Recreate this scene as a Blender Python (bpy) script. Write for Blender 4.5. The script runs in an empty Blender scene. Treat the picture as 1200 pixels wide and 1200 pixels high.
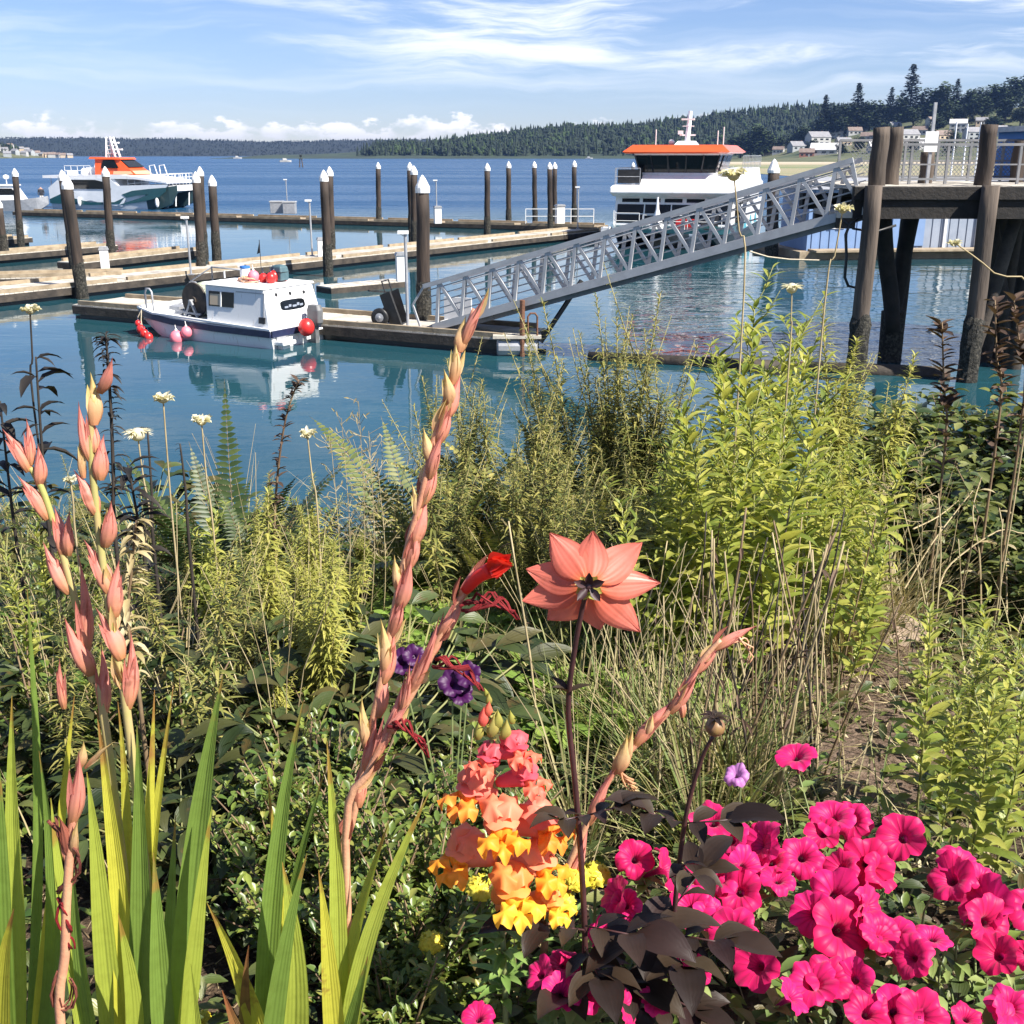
import bpy, bmesh, math, random
from mathutils import Vector, Matrix, Quaternion, noise as mnoise
V = Vector; PI = math.pi; R = math.radians
random.seed(7)
rnd = random.random
def ru(a, b): return a + (b - a) * random.random()
SC = bpy.context.scene
COL = SC.collection

# ---------------------------------------------------------------- camera
H = 5.2                      # eye above the water
PITCH = R(17.9)
FPX = 1300.0                 # focal length in pixels of the 1200 px photograph
cam_d = bpy.data.cameras.new('camera'); cam = bpy.data.objects.new('camera', cam_d); COL.objects.link(cam)
cam.location = (0, 0, H); cam.rotation_euler = (PI / 2 - PITCH, 0, 0)
cam_d.sensor_width = 36; cam_d.lens = 36 * FPX / 1200; cam_d.clip_start = 0.05; cam_d.clip_end = 12000
SC.camera = cam
# ---------------------------------------------------------------- exposure, sun, sky
SC.view_settings.view_transform = 'Standard'; SC.view_settings.look = 'None'
SC.view_settings.exposure = 1.17; SC.view_settings.gamma = 1
SUN_AZ = R(122)              # clockwise from the view direction
SUN_EL = R(47)
sun_d = bpy.data.lights.new('sun', 'SUN'); sun_d.energy = 5.0; sun_d.angle = R(0.5); sun_d.color = (1, .94, .85)
sun = bpy.data.objects.new('sun', sun_d); COL.objects.link(sun)
sdir = V((math.sin(SUN_AZ) * math.cos(SUN_EL), math.cos(SUN_AZ) * math.cos(SUN_EL), math.sin(SUN_EL)))
sun.rotation_euler = sdir.to_track_quat('Z', 'Y').to_euler(); sun.location = (30, -10, 60)

class NT:
    """small node-graph helper"""
    def __init__(s, tree): s.t = tree; s.t.nodes.clear()
    def n(s, typ, ins=None, **kw):
        nd = s.t.nodes.new(typ)
        for k, v in kw.items(): setattr(nd, k, v)
        for k, v in (ins or {}).items():
            sock = nd.inputs[k]
            if isinstance(v, bpy.types.NodeSocket): s.t.links.new(v, sock)
            else:
                if hasattr(sock, 'default_value') and sock.type == 'RGBA' and len(v) == 3: v = (*v, 1)
                sock.default_value = v
        return nd
    def math(s, op, a, b=0.0, c=None, clamp=False):
        nd = s.n('ShaderNodeMath', {0: a, 1: b}, operation=op, use_clamp=clamp)
        if c is not None:
            if isinstance(c, bpy.types.NodeSocket): s.t.links.new(c, nd.inputs[2])
            else: nd.inputs[2].default_value = c
        return nd.outputs[0]
    def mix(s, f, a, b, blend='MIX'):
        nd = s.n('ShaderNodeMix', data_type='RGBA', blend_type=blend)
        for i, v in ((0, f), (6, a), (7, b)):
            if isinstance(v, bpy.types.NodeSocket): s.t.links.new(v, nd.inputs[i])
            else: nd.inputs[i].default_value = v if i == 0 else (*v[:3], 1)
        return nd.outputs[2]
    def ramp(s, f, stops, interp='LINEAR'):
        nd = s.n('ShaderNodeValToRGB', {0: f}); cr = nd.color_ramp; cr.interpolation = interp
        while len(cr.elements) < len(stops): cr.elements.new(.5)
        for e, (p, c) in zip(cr.elements, stops):
            e.position = p; e.color = (*c, 1) if len(c) == 3 else c
        return nd.outputs[0]
    def noise(s, vec, scale, detail=4, rough=.55, dist=0.0):
        ins = {'Scale': scale, 'Detail': detail, 'Roughness': rough, 'Distortion': dist}
        if vec is not None: ins['Vector'] = vec
        return s.n('ShaderNodeTexNoise', ins).outputs['Fac']
    def map(s, vec, scale=(1, 1, 1), loc=(0, 0, 0), rot=(0, 0, 0)):
        return s.n('ShaderNodeMapping', {'Vector': vec, 'Scale': scale, 'Location': loc, 'Rotation': rot}).outputs[0]
    def smooth(s, x, a, b):
        return s.n('ShaderNodeMapRange', {'Value': x, 'From Min': a, 'From Max': b}, interpolation_type='SMOOTHSTEP').outputs[0]

world = bpy.data.worlds.new('World'); SC.world = world; world.use_nodes = True
t = NT(world.node_tree)
gen = t.n('ShaderNodeTexCoord').outputs['Generated']
sky = t.n('ShaderNodeTexSky', sky_type='NISHITA', sun_disc=False, sun_elevation=SUN_EL, sun_rotation=SUN_AZ,
          altitude=0, air_density=1.0, dust_density=0.15, ozone_density=3.0)
sx = t.n('ShaderNodeSeparateXYZ', {0: gen}); dx, dy, dz = sx.outputs
az = t.math('ARCTAN2', dx, dy)                       # bearing and height of the direction
cv = t.n('ShaderNodeCombineXYZ', {0: az, 1: dz, 2: 0.0}).outputs[0]
# high streaky cirrus
warp = t.noise(t.map(cv, (5, 14, 1)), 1.0, 3)
cv2 = t.n('ShaderNodeCombineXYZ', {0: az, 1: t.math('ADD', dz, t.math('MULTIPLY', t.math('SUBTRACT', warp, .5), .05)), 2: 0.0}).outputs[0]
ci = t.noise(t.map(cv2, (3.4, 34, 1), (1.37, .4, 0), (0, 0, R(-3))), 1.0, 7, .62, .25)
ci = t.smooth(ci, .44, .66)
ci_h = t.math('MULTIPLY', t.smooth(dz, .045, .085), t.math('SUBTRACT', 1.0, t.smooth(dz, .35, .8)))
ci_x = t.math('ADD', .30, t.math('MULTIPLY', t.smooth(az, -.30, .05), .7))
ci = t.math('MULTIPLY', t.math('MULTIPLY', ci, ci_h), t.math('MULTIPLY', ci_x, 1.0))
# thin veil lower down
ve = t.smooth(t.noise(t.map(cv2, (2.3, 60, 1), (5.1, 2, 0)), 1.0, 4), .42, .8)
ve = t.math('MULTIPLY', ve, t.math('MULTIPLY', t.smooth(dz, .02, .05), .30))
# heaps of cumulus low over the far shore
cn = t.noise(t.map(cv, (38, 80, 1), (.35, 0, 0)), 1.0, 5, .6)
cb = t.noise(t.map(cv, (9, 0, 1), (2.2, 0, 0)), 1.0, 2)
ctop = t.math('ADD', .018, t.math('MULTIPLY', t.math('SUBTRACT', t.math('ADD', cn, t.math('MULTIPLY', cb, .8)), .78), .055))
cu = t.math('MULTIPLY', t.smooth(t.math('SUBTRACT', ctop, dz), -.001, .006), t.smooth(t.noise(t.map(cv, (16, 30, 1), (7.3, 0, 0)), 1.0, 4), .40, .54))
cu = t.math('MULTIPLY', cu, t.math('MULTIPLY', t.smooth(dz, .008, .014), t.math('SUBTRACT', 1.0, t.smooth(az, .05, .25))))
cl_col = t.mix(t.smooth(dz, .008, .03), (6.4, 6.5, 7.2), (10, 9.8, 9.9))
skyc = t.mix(1.0, sky.outputs[0], (.74, .79, 1.03), 'MULTIPLY')
c = t.mix(t.math('ADD', ci, ve, clamp=True), skyc, (8.6, 8.9, 9.4))
c = t.mix(t.math('MULTIPLY', cu, .95), c, cl_col)
bg = t.n('ShaderNodeBackground', {'Color': c, 'Strength': 0.062})
t.n('ShaderNodeOutputWorld', {'Surface': bg.outputs[0]})

# ---------------------------------------------------------------- pixel -> place helpers (photograph pixels, 1200 wide)
_s, _c = math.sin(PITCH), math.cos(PITCH)
def ray(px, py):
    u, v = (px - 600) / FPX, (py - 600) / FPX
    return V((u, _c - v * _s, -_s - v * _c))
def P(px, py, Y):
    d = ray(px, py); return V((0, 0, H)) + d * (Y / d.y)
def PZ(px, py, z=0.0):
    d = ray(px, py); return V((0, 0, H)) + d * ((z - H) / d.z)
def ground_z(x, y):
    """height of the planted bank"""
    if y < 1.2: z = 4.0
    elif y < 4.2: z = 4.0 - .42 * ((y - 1.2) / 3.0)
    else: z = 3.58
    edge = 4.5 + 1.0 * max(0, min(1, (x - .8) / 1.6)) + .15 * math.sin(x * 2.1)
    if y > edge: z -= (y - edge) * .62 + .03 * (y - edge) ** 2
    z += .035 * mnoise.noise(V((x * 2.2, y * 2.2, 1.7))) + .012 * mnoise.noise(V((x * 9, y * 9, 4)))
    return max(z, -1.5)

# ---------------------------------------------------------------- mesh builder
class MB:
    def __init__(s): s.v = []; s.f = []; s.m = []; s.uv = {}
    def add(s, vs, fs, mi=0, uvs=None):
        o = len(s.v); s.v.extend(V(p) for p in vs)
        for f in fs:
            if uvs: s.uv[len(s.f)] = [uvs[i] for i in f]
            s.f.append(tuple(i + o for i in f)); s.m.append(mi)
        return s
    def box(s, c, size, mi=0, M=None):
        x, y, z = size[0] / 2, size[1] / 2, size[2] / 2
        vs = [V((a * x, b * y, d * z)) for d in (-1, 1) for a, b in ((-1, -1), (1, -1), (1, 1), (-1, 1))]
        if M is not None: vs = [M @ p for p in vs]
        c = V(c)
        return s.add([p + c for p in vs], [(3, 2, 1, 0), (4, 5, 6, 7), (0, 1, 5, 4), (1, 2, 6, 5), (2, 3, 7, 6), (3, 0, 4, 7)], mi)
    def bar(s, a, b, w, h=None, mi=0, up=(0, 0, 1)):
        """box from a to b, section w (side) x h (up)"""
        a, b = V(a), V(b); h = h or w; d = b - a; L = d.length
        if L < 1e-6: return s
        d /= L; up = V(up); x = d.cross(up)
        if x.length < 1e-4: x = d.cross(V((1, 0, 0)))
        x.normalize(); z = x.cross(d)
        M = Matrix((x, d, z)).transposed()
        return s.box((a + b) / 2, (w, L, h), mi, M)
    def tube(s, pts, rad, n=8, mi=0, cap=True):
        pts = [V(p) for p in pts]; k = len(pts)
        if not hasattr(rad, '__len__'): rad = [rad] * k
        o = []; ref = None; vs = []; fs = []
        for i, p in enumerate(pts):
            d = (pts[min(i + 1, k - 1)] - pts[max(i - 1, 0)])
            if d.length < 1e-9: d = V((0, 0, 1))
            d.normalize()
            if ref is None:
                ref = d.cross(V((0, 0, 1)) if abs(d.z) < .9 else V((1, 0, 0))).normalized()
            else:
                ref = ref - d * ref.dot(d)
                ref = ref.normalized() if ref.length > 1e-6 else d.orthogonal().normalized()
            b = d.cross(ref)
            for j in range(n):
                a = 2 * PI * j / n
                vs.append(p + (ref * math.cos(a) + b * math.sin(a)) * rad[i])
        for i in range(k - 1):
            for j in range(n):
                j2 = (j + 1) % n
                fs.append((i * n + j, i * n + j2, (i + 1) * n + j2, (i + 1) * n + j))
        if cap: fs.append(tuple(range(n))[::-1]); fs.append(tuple((k - 1) * n + j for j in range(n)))
        uvs = [(j / n, i / max(1, k - 1)) for i in range(k) for j in range(n)]
        return s.add(vs, fs, mi, uvs)
    def lathe(s, prof, n=14, mi=0, M=None, c=(0, 0, 0)):
        """prof: list of (r, z)"""
        vs = []; fs = []; k = len(prof); c = V(c)
        for r, z in prof:
            for j in range(n):
                a = 2 * PI * j / n; p = V((r * math.cos(a), r * math.sin(a), z))
                vs.append((M @ p if M is not None else p) + c)
        for i in range(k - 1):
            for j in range(n):
                j2 = (j + 1) % n; fs.append((i * n + j, i * n + j2, (i + 1) * n + j2, (i + 1) * n + j))
        fs.append(tuple(range(n))[::-1]); fs.append(tuple((k - 1) * n + j for j in range(n)))
        uvs = [(j / n, i / max(1, k - 1)) for i in range(k) for j in range(n)]
        return s.add(vs, fs, mi, uvs)
    def ball(s, c, r, n=12, m=7, mi=0, M=None):
        if not hasattr(r, '__len__'): r = (r, r, r)
        S = Matrix.Diagonal(V(r)); M = (M @ S) if M is not None else S
        return s.lathe([(math.sin(PI * max(.02, min(.98, i / m))), -math.cos(PI * i / m)) for i in range(m + 1)], n, mi, M, c)
    def prism(s, poly, a, b, axis='y', mi=0):
        """extrude a 2-D outline: axis y: poly in (x, z), axis z: (x, y), axis x: (y, z)"""
        def pt(p, q):
            return {'y': V((p[0], q, p[1])), 'z': V((p[0], p[1], q)), 'x': V((q, p[0], p[1]))}[axis]
        n = len(poly); vs = [pt(p, a) for p in poly] + [pt(p, b) for p in poly]
        fs = [tuple(range(n))[::-1], tuple(range(n, 2 * n))] + [(i, (i + 1) % n, n + (i + 1) % n, n + i) for i in range(n)]
        return s.add(vs, fs, mi)
    def loft(s, secs, mi=0, close=True, caps=True):
        """secs: list of equal-length vertex rings"""
        n = len(secs[0]); vs = [V(p) for r in secs for p in r]; fs = []
        for i in range(len(secs) - 1):
            for j in range(n if close else n - 1):
                j2 = (j + 1) % n; fs.append((i * n + j, i * n + j2, (i + 1) * n + j2, (i + 1) * n + j))
        if caps and close: fs.append(tuple(range(n))[::-1]); fs.append(tuple((len(secs) - 1) * n + j for j in range(n)))
        return s.add(vs, fs, mi)
    def leaf(s, p, d, nrm, L, W, seg=3, droop=.3, fold=.18, mi=0, peak=.4, wav=0.0, base=.06):
        """a folded blade from p along d; nrm is the upper side; peak is where it is widest"""
        p = V(p); d = V(d).normalized(); nrm = V(nrm); sd = d.cross(nrm)
        if sd.length < 1e-4: sd = d.orthogonal()
        sd.normalize(); vs = []; fs = []; uvs = []
        ex = math.log(.5) / math.log(peak)
        for i in range(seg + 1):
            tt = i / seg; w = W * .5 * max(base if i == 0 else (.0 if i == seg else .05), math.sin(PI * tt ** ex))
            n2 = sd.cross(d)
            k = wav * math.sin(tt * 9 + L * 300)
            vs += [p + sd * w + n2 * (w * (fold * 2 + k)), p - n2 * 0, p - sd * w + n2 * (w * (fold * 2 - k))]
            uvs += [(0, tt), (.5, tt), (1, tt)]
            p = p + d * (L / seg)
            d = (d + V((0, 0, -1)) * (droop / seg)).normalized()
            sd = (sd - d * sd.dot(d)).normalized()
        for i in range(seg):
            a = i * 3; fs += [(a, a + 1, a + 4, a + 3), (a + 1, a + 2, a + 5, a + 4)]
        return s.add(vs, fs, mi, uvs)
    def build(s, name, mats, parent=None, loc=None, smooth=False, bevel=0):
        """link as ONE object; loc: vertices are given in world space and the origin goes to loc"""
        me = bpy.data.meshes.new(name)
        o = V(loc) if loc is not None else None
        me.from_pydata([tuple(p - o) for p in s.v] if o is not None else [tuple(p) for p in s.v], [], s.f)
        if not isinstance(mats, (list, tuple)): mats = [mats]
        for m in mats: me.materials.append(m)
        if len(mats) > 1: me.polygons.foreach_set('material_index', s.m)
        if s.uv:
            ul = me.uv_layers.new(name='uv'); d = ul.data
            for fi, u in s.uv.items():
                st = me.polygons[fi].loop_start
                for k, q in enumerate(u): d[st + k].uv = q
        if smooth: me.polygons.foreach_set('use_smooth', [True] * len(me.polygons))
        me.update()
        ob = bpy.data.objects.new(name, me); COL.objects.link(ob)
        if parent is not None:
            ob.parent = parent
        if o is not None:
            ob.location = o - (parent.location if parent is not None else V((0, 0, 0)))
        if bevel:
            b = ob.modifiers.new('bevel', 'BEVEL'); b.width = bevel; b.segments = 2; b.limit_method = 'ANGLE'; b.angle_limit = R(40)
        return ob
def tag(o, label=None, cat=None, group=None, kind=None):
    if label: o['label'] = label
    if cat: o['category'] = cat
    if group: o['group'] = group
    if kind: o['kind'] = kind
    return o
def thing(name, label, cat, loc=(0, 0, 0), rz=0.0, group=None):
    o = bpy.data.objects.new(name, None); COL.objects.link(o); o.empty_display_size = .2
    o.location = loc; o.rotation_euler = (0, 0, rz)
    return tag(o, label, cat, group)
def dup(root, loc, rz=0.0, sc=1.0, label=None, tilt=(0, 0)):
    r = root.copy(); COL.objects.link(r); r.location = loc; r.rotation_euler = (tilt[0], tilt[1], rz); r.scale = (sc, sc, sc)
    if label: r['label'] = label
    for ch in list(root.children):
        c2 = ch.copy(); COL.objects.link(c2); c2.parent = r
        for g in list(ch.children):
            g2 = g.copy(); COL.objects.link(g2); g2.parent = c2
    return r

# ---------------------------------------------------------------- materials
def new_mat(name):
    m = bpy.data.materials.new(name); m.use_nodes = True; return m, NT(m.node_tree)
def mat(name, c1, c2=None, scale=3.0, rough=.6, bump=0.0, bscale=None, metal=0.0, stretch=(1, 1, 1), spec=.5, detail=5, lo=.35, hi=.65, coat=0.0, uvmap=False):
    """two-tone weathered surface"""
    m, t = new_mat(name)
    co = t.n('ShaderNodeTexCoord').outputs['UV' if uvmap else 'Object']; vec = t.map(co, stretch)
    col = c1
    nz = t.noise(vec, scale, detail, .6)
    if c2 is not None: col = t.ramp(nz, [(lo, c1), (hi, c2)])
    ins = {'Base Color': col, 'Roughness': rough, 'Metallic': metal, 'Specular IOR Level': spec, 'Coat Weight': coat}
    if bump:
        b = t.n('ShaderNodeBump', {'Height': t.noise(vec, bscale or scale * 4, 4, .65), 'Strength': 1.0, 'Distance': bump})
        ins['Normal'] = b.outputs[0]
    p = t.n('ShaderNodeBsdfPrincipled', ins)
    t.n('ShaderNodeOutputMaterial', {'Surface': p.outputs[0]})
    return m
def leaf_mat(name, cols, trans=.3, rough=.45, tip=None, tipstart=.75, vein=.0, spots=None, spec=.4, vcols=None, tscale=1.25):
    """thin leaf or petal: a tint per leaf, veins from the blade's own coordinates, light coming through"""
    m, t = new_mat(name)
    rp = t.n('ShaderNodeNewGeometry').outputs['Random Per Island']
    n = len(cols); col = t.ramp(rp, [(i / max(1, n - 1), c) for i, c in enumerate(cols)]) if n > 1 else cols[0]
    uv = t.n('ShaderNodeTexCoord').outputs['UV']; sp = t.n('ShaderNodeSeparateXYZ', {0: uv}); u, v = sp.outputs[0], sp.outputs[1]
    obc = t.n('ShaderNodeTexCoord').outputs['Object']
    if vcols is not None:
        g = t.ramp(v, vcols); col = t.mix(1.0, g, col, 'MULTIPLY')
    mott = t.noise(obc, 60, 3)
    col = t.mix(t.math('MULTIPLY', t.smooth(mott, .4, .75), .35), col, t.mix(1.0, col, (.62, .6, .5), 'MULTIPLY'))
    if tip is not None:
        k = t.smooth(t.math('ADD', v, t.math('MULTIPLY', t.math('SUBTRACT', t.noise(obc, 25, 3), .5), .5)), tipstart, 1.0)
        col = t.mix(k, col, tip)
    if spots is not None:
        col = t.mix(t.math('MULTIPLY', t.smooth(t.noise(obc, 18, 4, .7), .56, .66), .8), col, spots)
    ins = {'Base Color': col, 'Roughness': rough, 'Specular IOR Level': spec}
    if vein:
        w = t.math('SINE', t.math('MULTIPLY', u, 44.0))
        mid = t.smooth(t.math('ABSOLUTE', t.math('SUBTRACT', u, .5)), 0.0, .09)
        hgt = t.math('ADD', t.math('MULTIPLY', w, .25), mid)
        ins['Normal'] = t.n('ShaderNodeBump', {'Height': hgt, 'Strength': vein, 'Distance': .0012}).outputs[0]
    p = t.n('ShaderNodeBsdfPrincipled', ins)
    tr = t.n('ShaderNodeBsdfTranslucent', {'Color': t.mix(1.0, col, (tscale, tscale * 1.02, tscale * .72), 'MULTIPLY')})
    sh = t.n('ShaderNodeMixShader', {0: trans, 1: p.outputs[0], 2: tr.outputs[0]})
    t.n('ShaderNodeOutputMaterial', {'Surface': sh.outputs[0]})
    return m

# ================================================================ SETTING
M = {}
def water_material():
    m, t = new_mat('harbour_water')
    obc = t.n('ShaderNodeTexCoord').outputs['Object']
    sx = t.n('ShaderNodeSeparateXYZ', {0: obc}); X, Y = sx.outputs[0], sx.outputs[1]
    # calm inside the docks, ruffled beyond the outer float and in a patch beside the pier
    out = t.smooth(Y, 84, 125)
    patch = t.math('MULTIPLY', t.smooth(X, 2.5, 6.5), t.math('MULTIPLY', t.smooth(Y, 24, 29), t.math('SUBTRACT', 1.0, t.smooth(Y, 52, 62))))
    patch = t.math('MULTIPLY', patch, t.smooth(t.noise(t.map(obc, (.25, .25, 1)), 1.0, 3), .30, .55))
    fine = t.noise(t.map(obc, (2.2, 3.4, 1)), 1.0, 3, .5)
    mid = t.noise(t.map(obc, (.55, 1.25, 1)), 1.0, 3, .5, .3)
    far = t.noise(t.map(obc, (.12, .26, 1)), 1.0, 5, .6)
    swell = t.noise(t.map(obc, (.16, .25, 1)), 1.0, 2)
    h = t.math('ADD', t.math('MULTIPLY', fine, t.math('ADD', .0022, t.math('MULTIPLY', patch, .008))), t.math('MULTIPLY', mid, t.math('ADD', .006, t.math('MULTIPLY', patch, .055))))
    h = t.math('ADD', h, t.math('MULTIPLY', swell, .012))
    h = t.math('ADD', h, t.math('MULTIPLY', t.math('ADD', far, t.math('MULTIPLY', mid, .35)), t.math('MULTIPLY', out, 1.1)))
    b = t.n('ShaderNodeBump', {'Height': h, 'Strength': 1.0, 'Distance': 1.0})
    streak = t.noise(t.map(obc, (.004, .03, 1)), 1.0, 4)
    rough = t.math('ADD', .015, t.math('MULTIPLY', out, t.math('ADD', .20, t.math('MULTIPLY', t.smooth(streak, .4, .62), .12))))
    blot = t.noise(t.map(obc, (.10, .16, 1)), 1.0, 3)
    near = t.mix(t.smooth(blot, .35, .7), (.012, .054, .074), (.016, .066, .082))
    col = t.mix(out, near, (.012, .055, .13))
    p = t.n('ShaderNodeBsdfPrincipled', {'Base Color': col, 'Roughness': rough, 'IOR': 1.33, 'Specular IOR Level': t.math('SUBTRACT', .5, t.math('MULTIPLY', out, .22)), 'Normal': b.outputs[0]})
    t.n('ShaderNodeOutputMaterial', {'Surface': p.outputs[0]})
    return m
M['water'] = water_material()
w = MB(); w.add([(-2900, 1, 0), (2900, 1, 0), (2900, 2800, 0), (-2900, 2800, 0)], [(0, 1, 2, 3)])
tag(w.build('water', M['water']), kind='structure')

# ---- the planted bank
def soil_material():
    m, t = new_mat('garden_soil')
    obc = t.n('ShaderNodeTexCoord').outputs['Object']
    a = t.noise(obc, 5, 6, .65); b = t.noise(obc, 55, 5, .7)
    col = t.ramp(a, [(.32, (.020, .013, .008)), (.5, (.045, .030, .019)), (.68, (.11, .075, .048))])
    col = t.mix(t.smooth(b, .52, .70), col, (.23, .17, .11))
    col = t.mix(t.smooth(b, .35, .25), col, (.02, .013, .009))
    sxy = t.n('ShaderNodeSeparateXYZ', {0: obc}); line = t.math('ADD', .74, t.math('MULTIPLY', t.math('SUBTRACT', sxy.outputs[1], 2.0), .33))
    dpt = t.math('ADD', t.math('ABSOLUTE', t.math('SUBTRACT', sxy.outputs[0], line)), t.math('MULTIPLY', t.math('SUBTRACT', a, .5), .5))
    tread = t.math('MULTIPLY', t.math('SUBTRACT', 1.0, t.smooth(dpt, .14, .34)), t.math('MULTIPLY', t.smooth(sxy.outputs[1], 1.6, 2.0), t.math('SUBTRACT', 1.0, t.smooth(sxy.outputs[1], 4.0, 4.5))))
    col = t.mix(t.math('MULTIPLY', tread, .6), col, t.ramp(b, [(.3, (.13, .085, .058)), (.6, (.27, .195, .145))]))
    h = t.math('ADD', t.math('MULTIPLY', a, .05), t.math('MULTIPLY', b, .016))
    bp = t.n('ShaderNodeBump', {'Height': h, 'Strength': 1.0, 'Distance': 1.0})
    p = t.n('ShaderNodeBsdfPrincipled', {'Base Color': col, 'Roughness': .95, 'Specular IOR Level': .2, 'Normal': bp.outputs[0]})
    t.n('ShaderNodeOutputMaterial', {'Surface': p.outputs[0]}); return m
M['soil'] = soil_material()
g = MB(); xs = [-26, -20, -15, -11, -8] + [-6 + i * .1 for i in range(131)] + [8, 11, 15, 20, 26]
ys = [-10, -6, -3, -1.5] + [-.5 + i * .1 for i in range(76)] + [7.6, 8.3, 9.2, 10.4, 12, 14]
vs = [(x, y, ground_z(x, y)) for y in ys for x in xs]; nx = len(xs)
g.add(vs, [(j * nx + i, j * nx + i + 1, (j + 1) * nx + i + 1, (j + 1) * nx + i) for j in range(len(ys) - 1) for i in range(nx - 1)])
tag(g.build('ground', M['soil'], smooth=True), kind='structure')

# ---- hills across the bay
def interp(pts, x):
    if x <= pts[0][0]: return pts[0][1]
    for (a, b), (c, d) in zip(pts, pts[1:]):
        if x <= c: return b + (d - b) * (x - a) / (c - a)
    return pts[-1][1]
def fade_noise(x, y, s, seed): return mnoise.noise(V((x * s, y * s, seed)))
far_prof = [(-700, 158), (-300, 161), (-60, 166), (40, 162), (150, 161.5), (250, 163.5), (340, 166.5), (450, 164.5), (540, 164), (640, 168), (760, 172), (900, 176)]
ridge_prof = [(380, 181), (430, 179), (470, 175), (520, 171), (600, 160), (680, 153), (740, 150), (800, 143), (850, 135), (900, 129.5), (950, 131), (1050, 131), (1300, 128), (1700, 124)]
hill_prof = [(820, 187), (868, 184), (900, 173), (950, 160), (1000, 147), (1060, 134), (1120, 126), (1200, 118), (1320, 112), (1600, 108)]
town_prof = [(-900, 150), (-400, 152), (-100, 160), (0, 165), (50, 170), (85, 179), (100, 184.4), (140, 186)]
def px_of(x, Y): return 600 + FPX * x / (Y * _c + 0.0 + (H * 0 + Y * (_s * _s) / _c)) if False else 600 + FPX * x / (Y / _c)
def hill_fun(prof, Y0, Y1, base, amp, seed):
    def h(x, y):
        px = px_of(x, Y1); top = P(600, interp(prof, px), Y1).z
        k = max(0, min(1.35, (y - Y0) / (Y1 - Y0)))
        e = k * k * (3 - 2 * k) if k < 1 else 1 - (k - 1) * 2.0
        z = base + (top - base) * e
        if top <= base + .5: z = min(z, top)
        return z + amp * fade_noise(x, y, .012, seed) * min(1, k * 3) * max(0, min(1, (top - base) / 10))
    return h
far_h = hill_fun(far_prof, 2350, 3000, .5, 3, 1.1)
ridge_h = hill_fun(ridge_prof, 1250, 1650, .5, 3, 5.3)
hill_h = hill_fun(hill_prof, 760, 1050, 2.2, 2.5, 9.7)
town_h = hill_fun(town_prof, 1330, 1500, 1.2, 1.5, 3.3)
def hill_mesh(name, hf, x0, x1, nx, y0, y1, ny, m):
    b = MB(); vs = []
    for j in range(ny + 1):
        y = y0 + (y1 - y0) * j / ny
        for i in range(nx + 1):
            x = x0 + (x1 - x0) * i / nx; vs.append((x, y, hf(x, y) if j else -2))
    b.add(vs, [(j * (nx + 1) + i, j * (nx + 1) + i + 1, (j + 1) * (nx + 1) + i + 1, (j + 1) * (nx + 1) + i) for j in range(ny) for i in range(nx)])
    return tag(b.build(name, m, smooth=True), kind='structure')
M['wooded'] = mat('wooded_slope', (.012, .022, .012), (.03, .05, .022), .03, .9, detail=8)
M['grassy'] = mat('hillside_meadow', (.035, .055, .02), (.12, .12, .055), .02, .9, detail=8)
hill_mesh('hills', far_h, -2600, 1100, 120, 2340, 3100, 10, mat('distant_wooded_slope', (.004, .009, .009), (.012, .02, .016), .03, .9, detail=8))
hill_mesh('hills', ridge_h, -330, 1700, 90, 1240, 1720, 12, M['wooded'])
hill_mesh('hillside', hill_h, 130, 1050, 80, 752, 1120, 20, M['grassy'])
hill_mesh('headland', town_h, -1500, -480, 50, 1325, 1560, 12, M['grassy'])
# the tide flat
m, t = new_mat('tide_flat')
obc = t.n('ShaderNodeTexCoord').outputs['Object']
k = t.noise(t.map(obc, (.006, .03, 1)), 1.0, 6, .6); yy = t.n('ShaderNodeSeparateXYZ', {0: obc}).outputs[1]
col = t.ramp(k, [(.35, (.30, .24, .16)), (.5, (.24, .22, .12)), (.62, (.12, .16, .06))])
col = t.mix(t.smooth(yy, 520, 700), col, (.42, .35, .25))
t.n('ShaderNodeOutputMaterial', {'Surface': t.n('ShaderNodeBsdfPrincipled', {'Base Color': col, 'Roughness': .8}).outputs[0]})
fl = MB(); pts = [PZ(855, 196, .06), PZ(868, 202, .06), PZ(930, 206.5, .06), PZ(1010, 209, .06), PZ(1110, 211, .06), PZ(1400, 212, .06), V((900, 800, .06)), V((110, 900, .06)), PZ(800, 189.0, .06)]
fl.add(pts, [tuple(range(len(pts)))]); tag(fl.build('tide_flat', m), kind='structure')

# ---- woods as masses of small trees
def fleck(b, p, r, up, mi=0, tall=1.0):
    a = ru(0, 2 * PI); e = V((math.cos(a), math.sin(a), ru(-.5, .5))).normalized(); f = e.cross(V((ru(-.6, .6), ru(-.6, .6), 1)).normalized())
    b.add([p + e * r, p + f * r * tall, p - e * r * ru(.7, 1), p - f * r * tall * ru(.6, 1)], [(0, 1, 2, 3)], mi)
def cone_tree(b, p, h, r, n=6):
    tiers = 3; a0 = ru(0, 6)
    for q in range(tiers):
        z0 = h * (.12 + .27 * q); z1 = h * min(1, .12 + .27 * q + .5); rr = r * (1 - .27 * q) * ru(.85, 1.15)
        vs = [p + V((0, 0, z1))] + [p + V((math.cos(a0 + 2 * PI * j / n) * rr * ru(.7, 1.15), math.sin(a0 + 2 * PI * j / n) * rr * ru(.7, 1.15), z0 - ru(0, .06) * h)) for j in range(n)]
        b.add(vs, [(0, 1 + j, 1 + (j + 1) % n) for j in range(n)])
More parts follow.
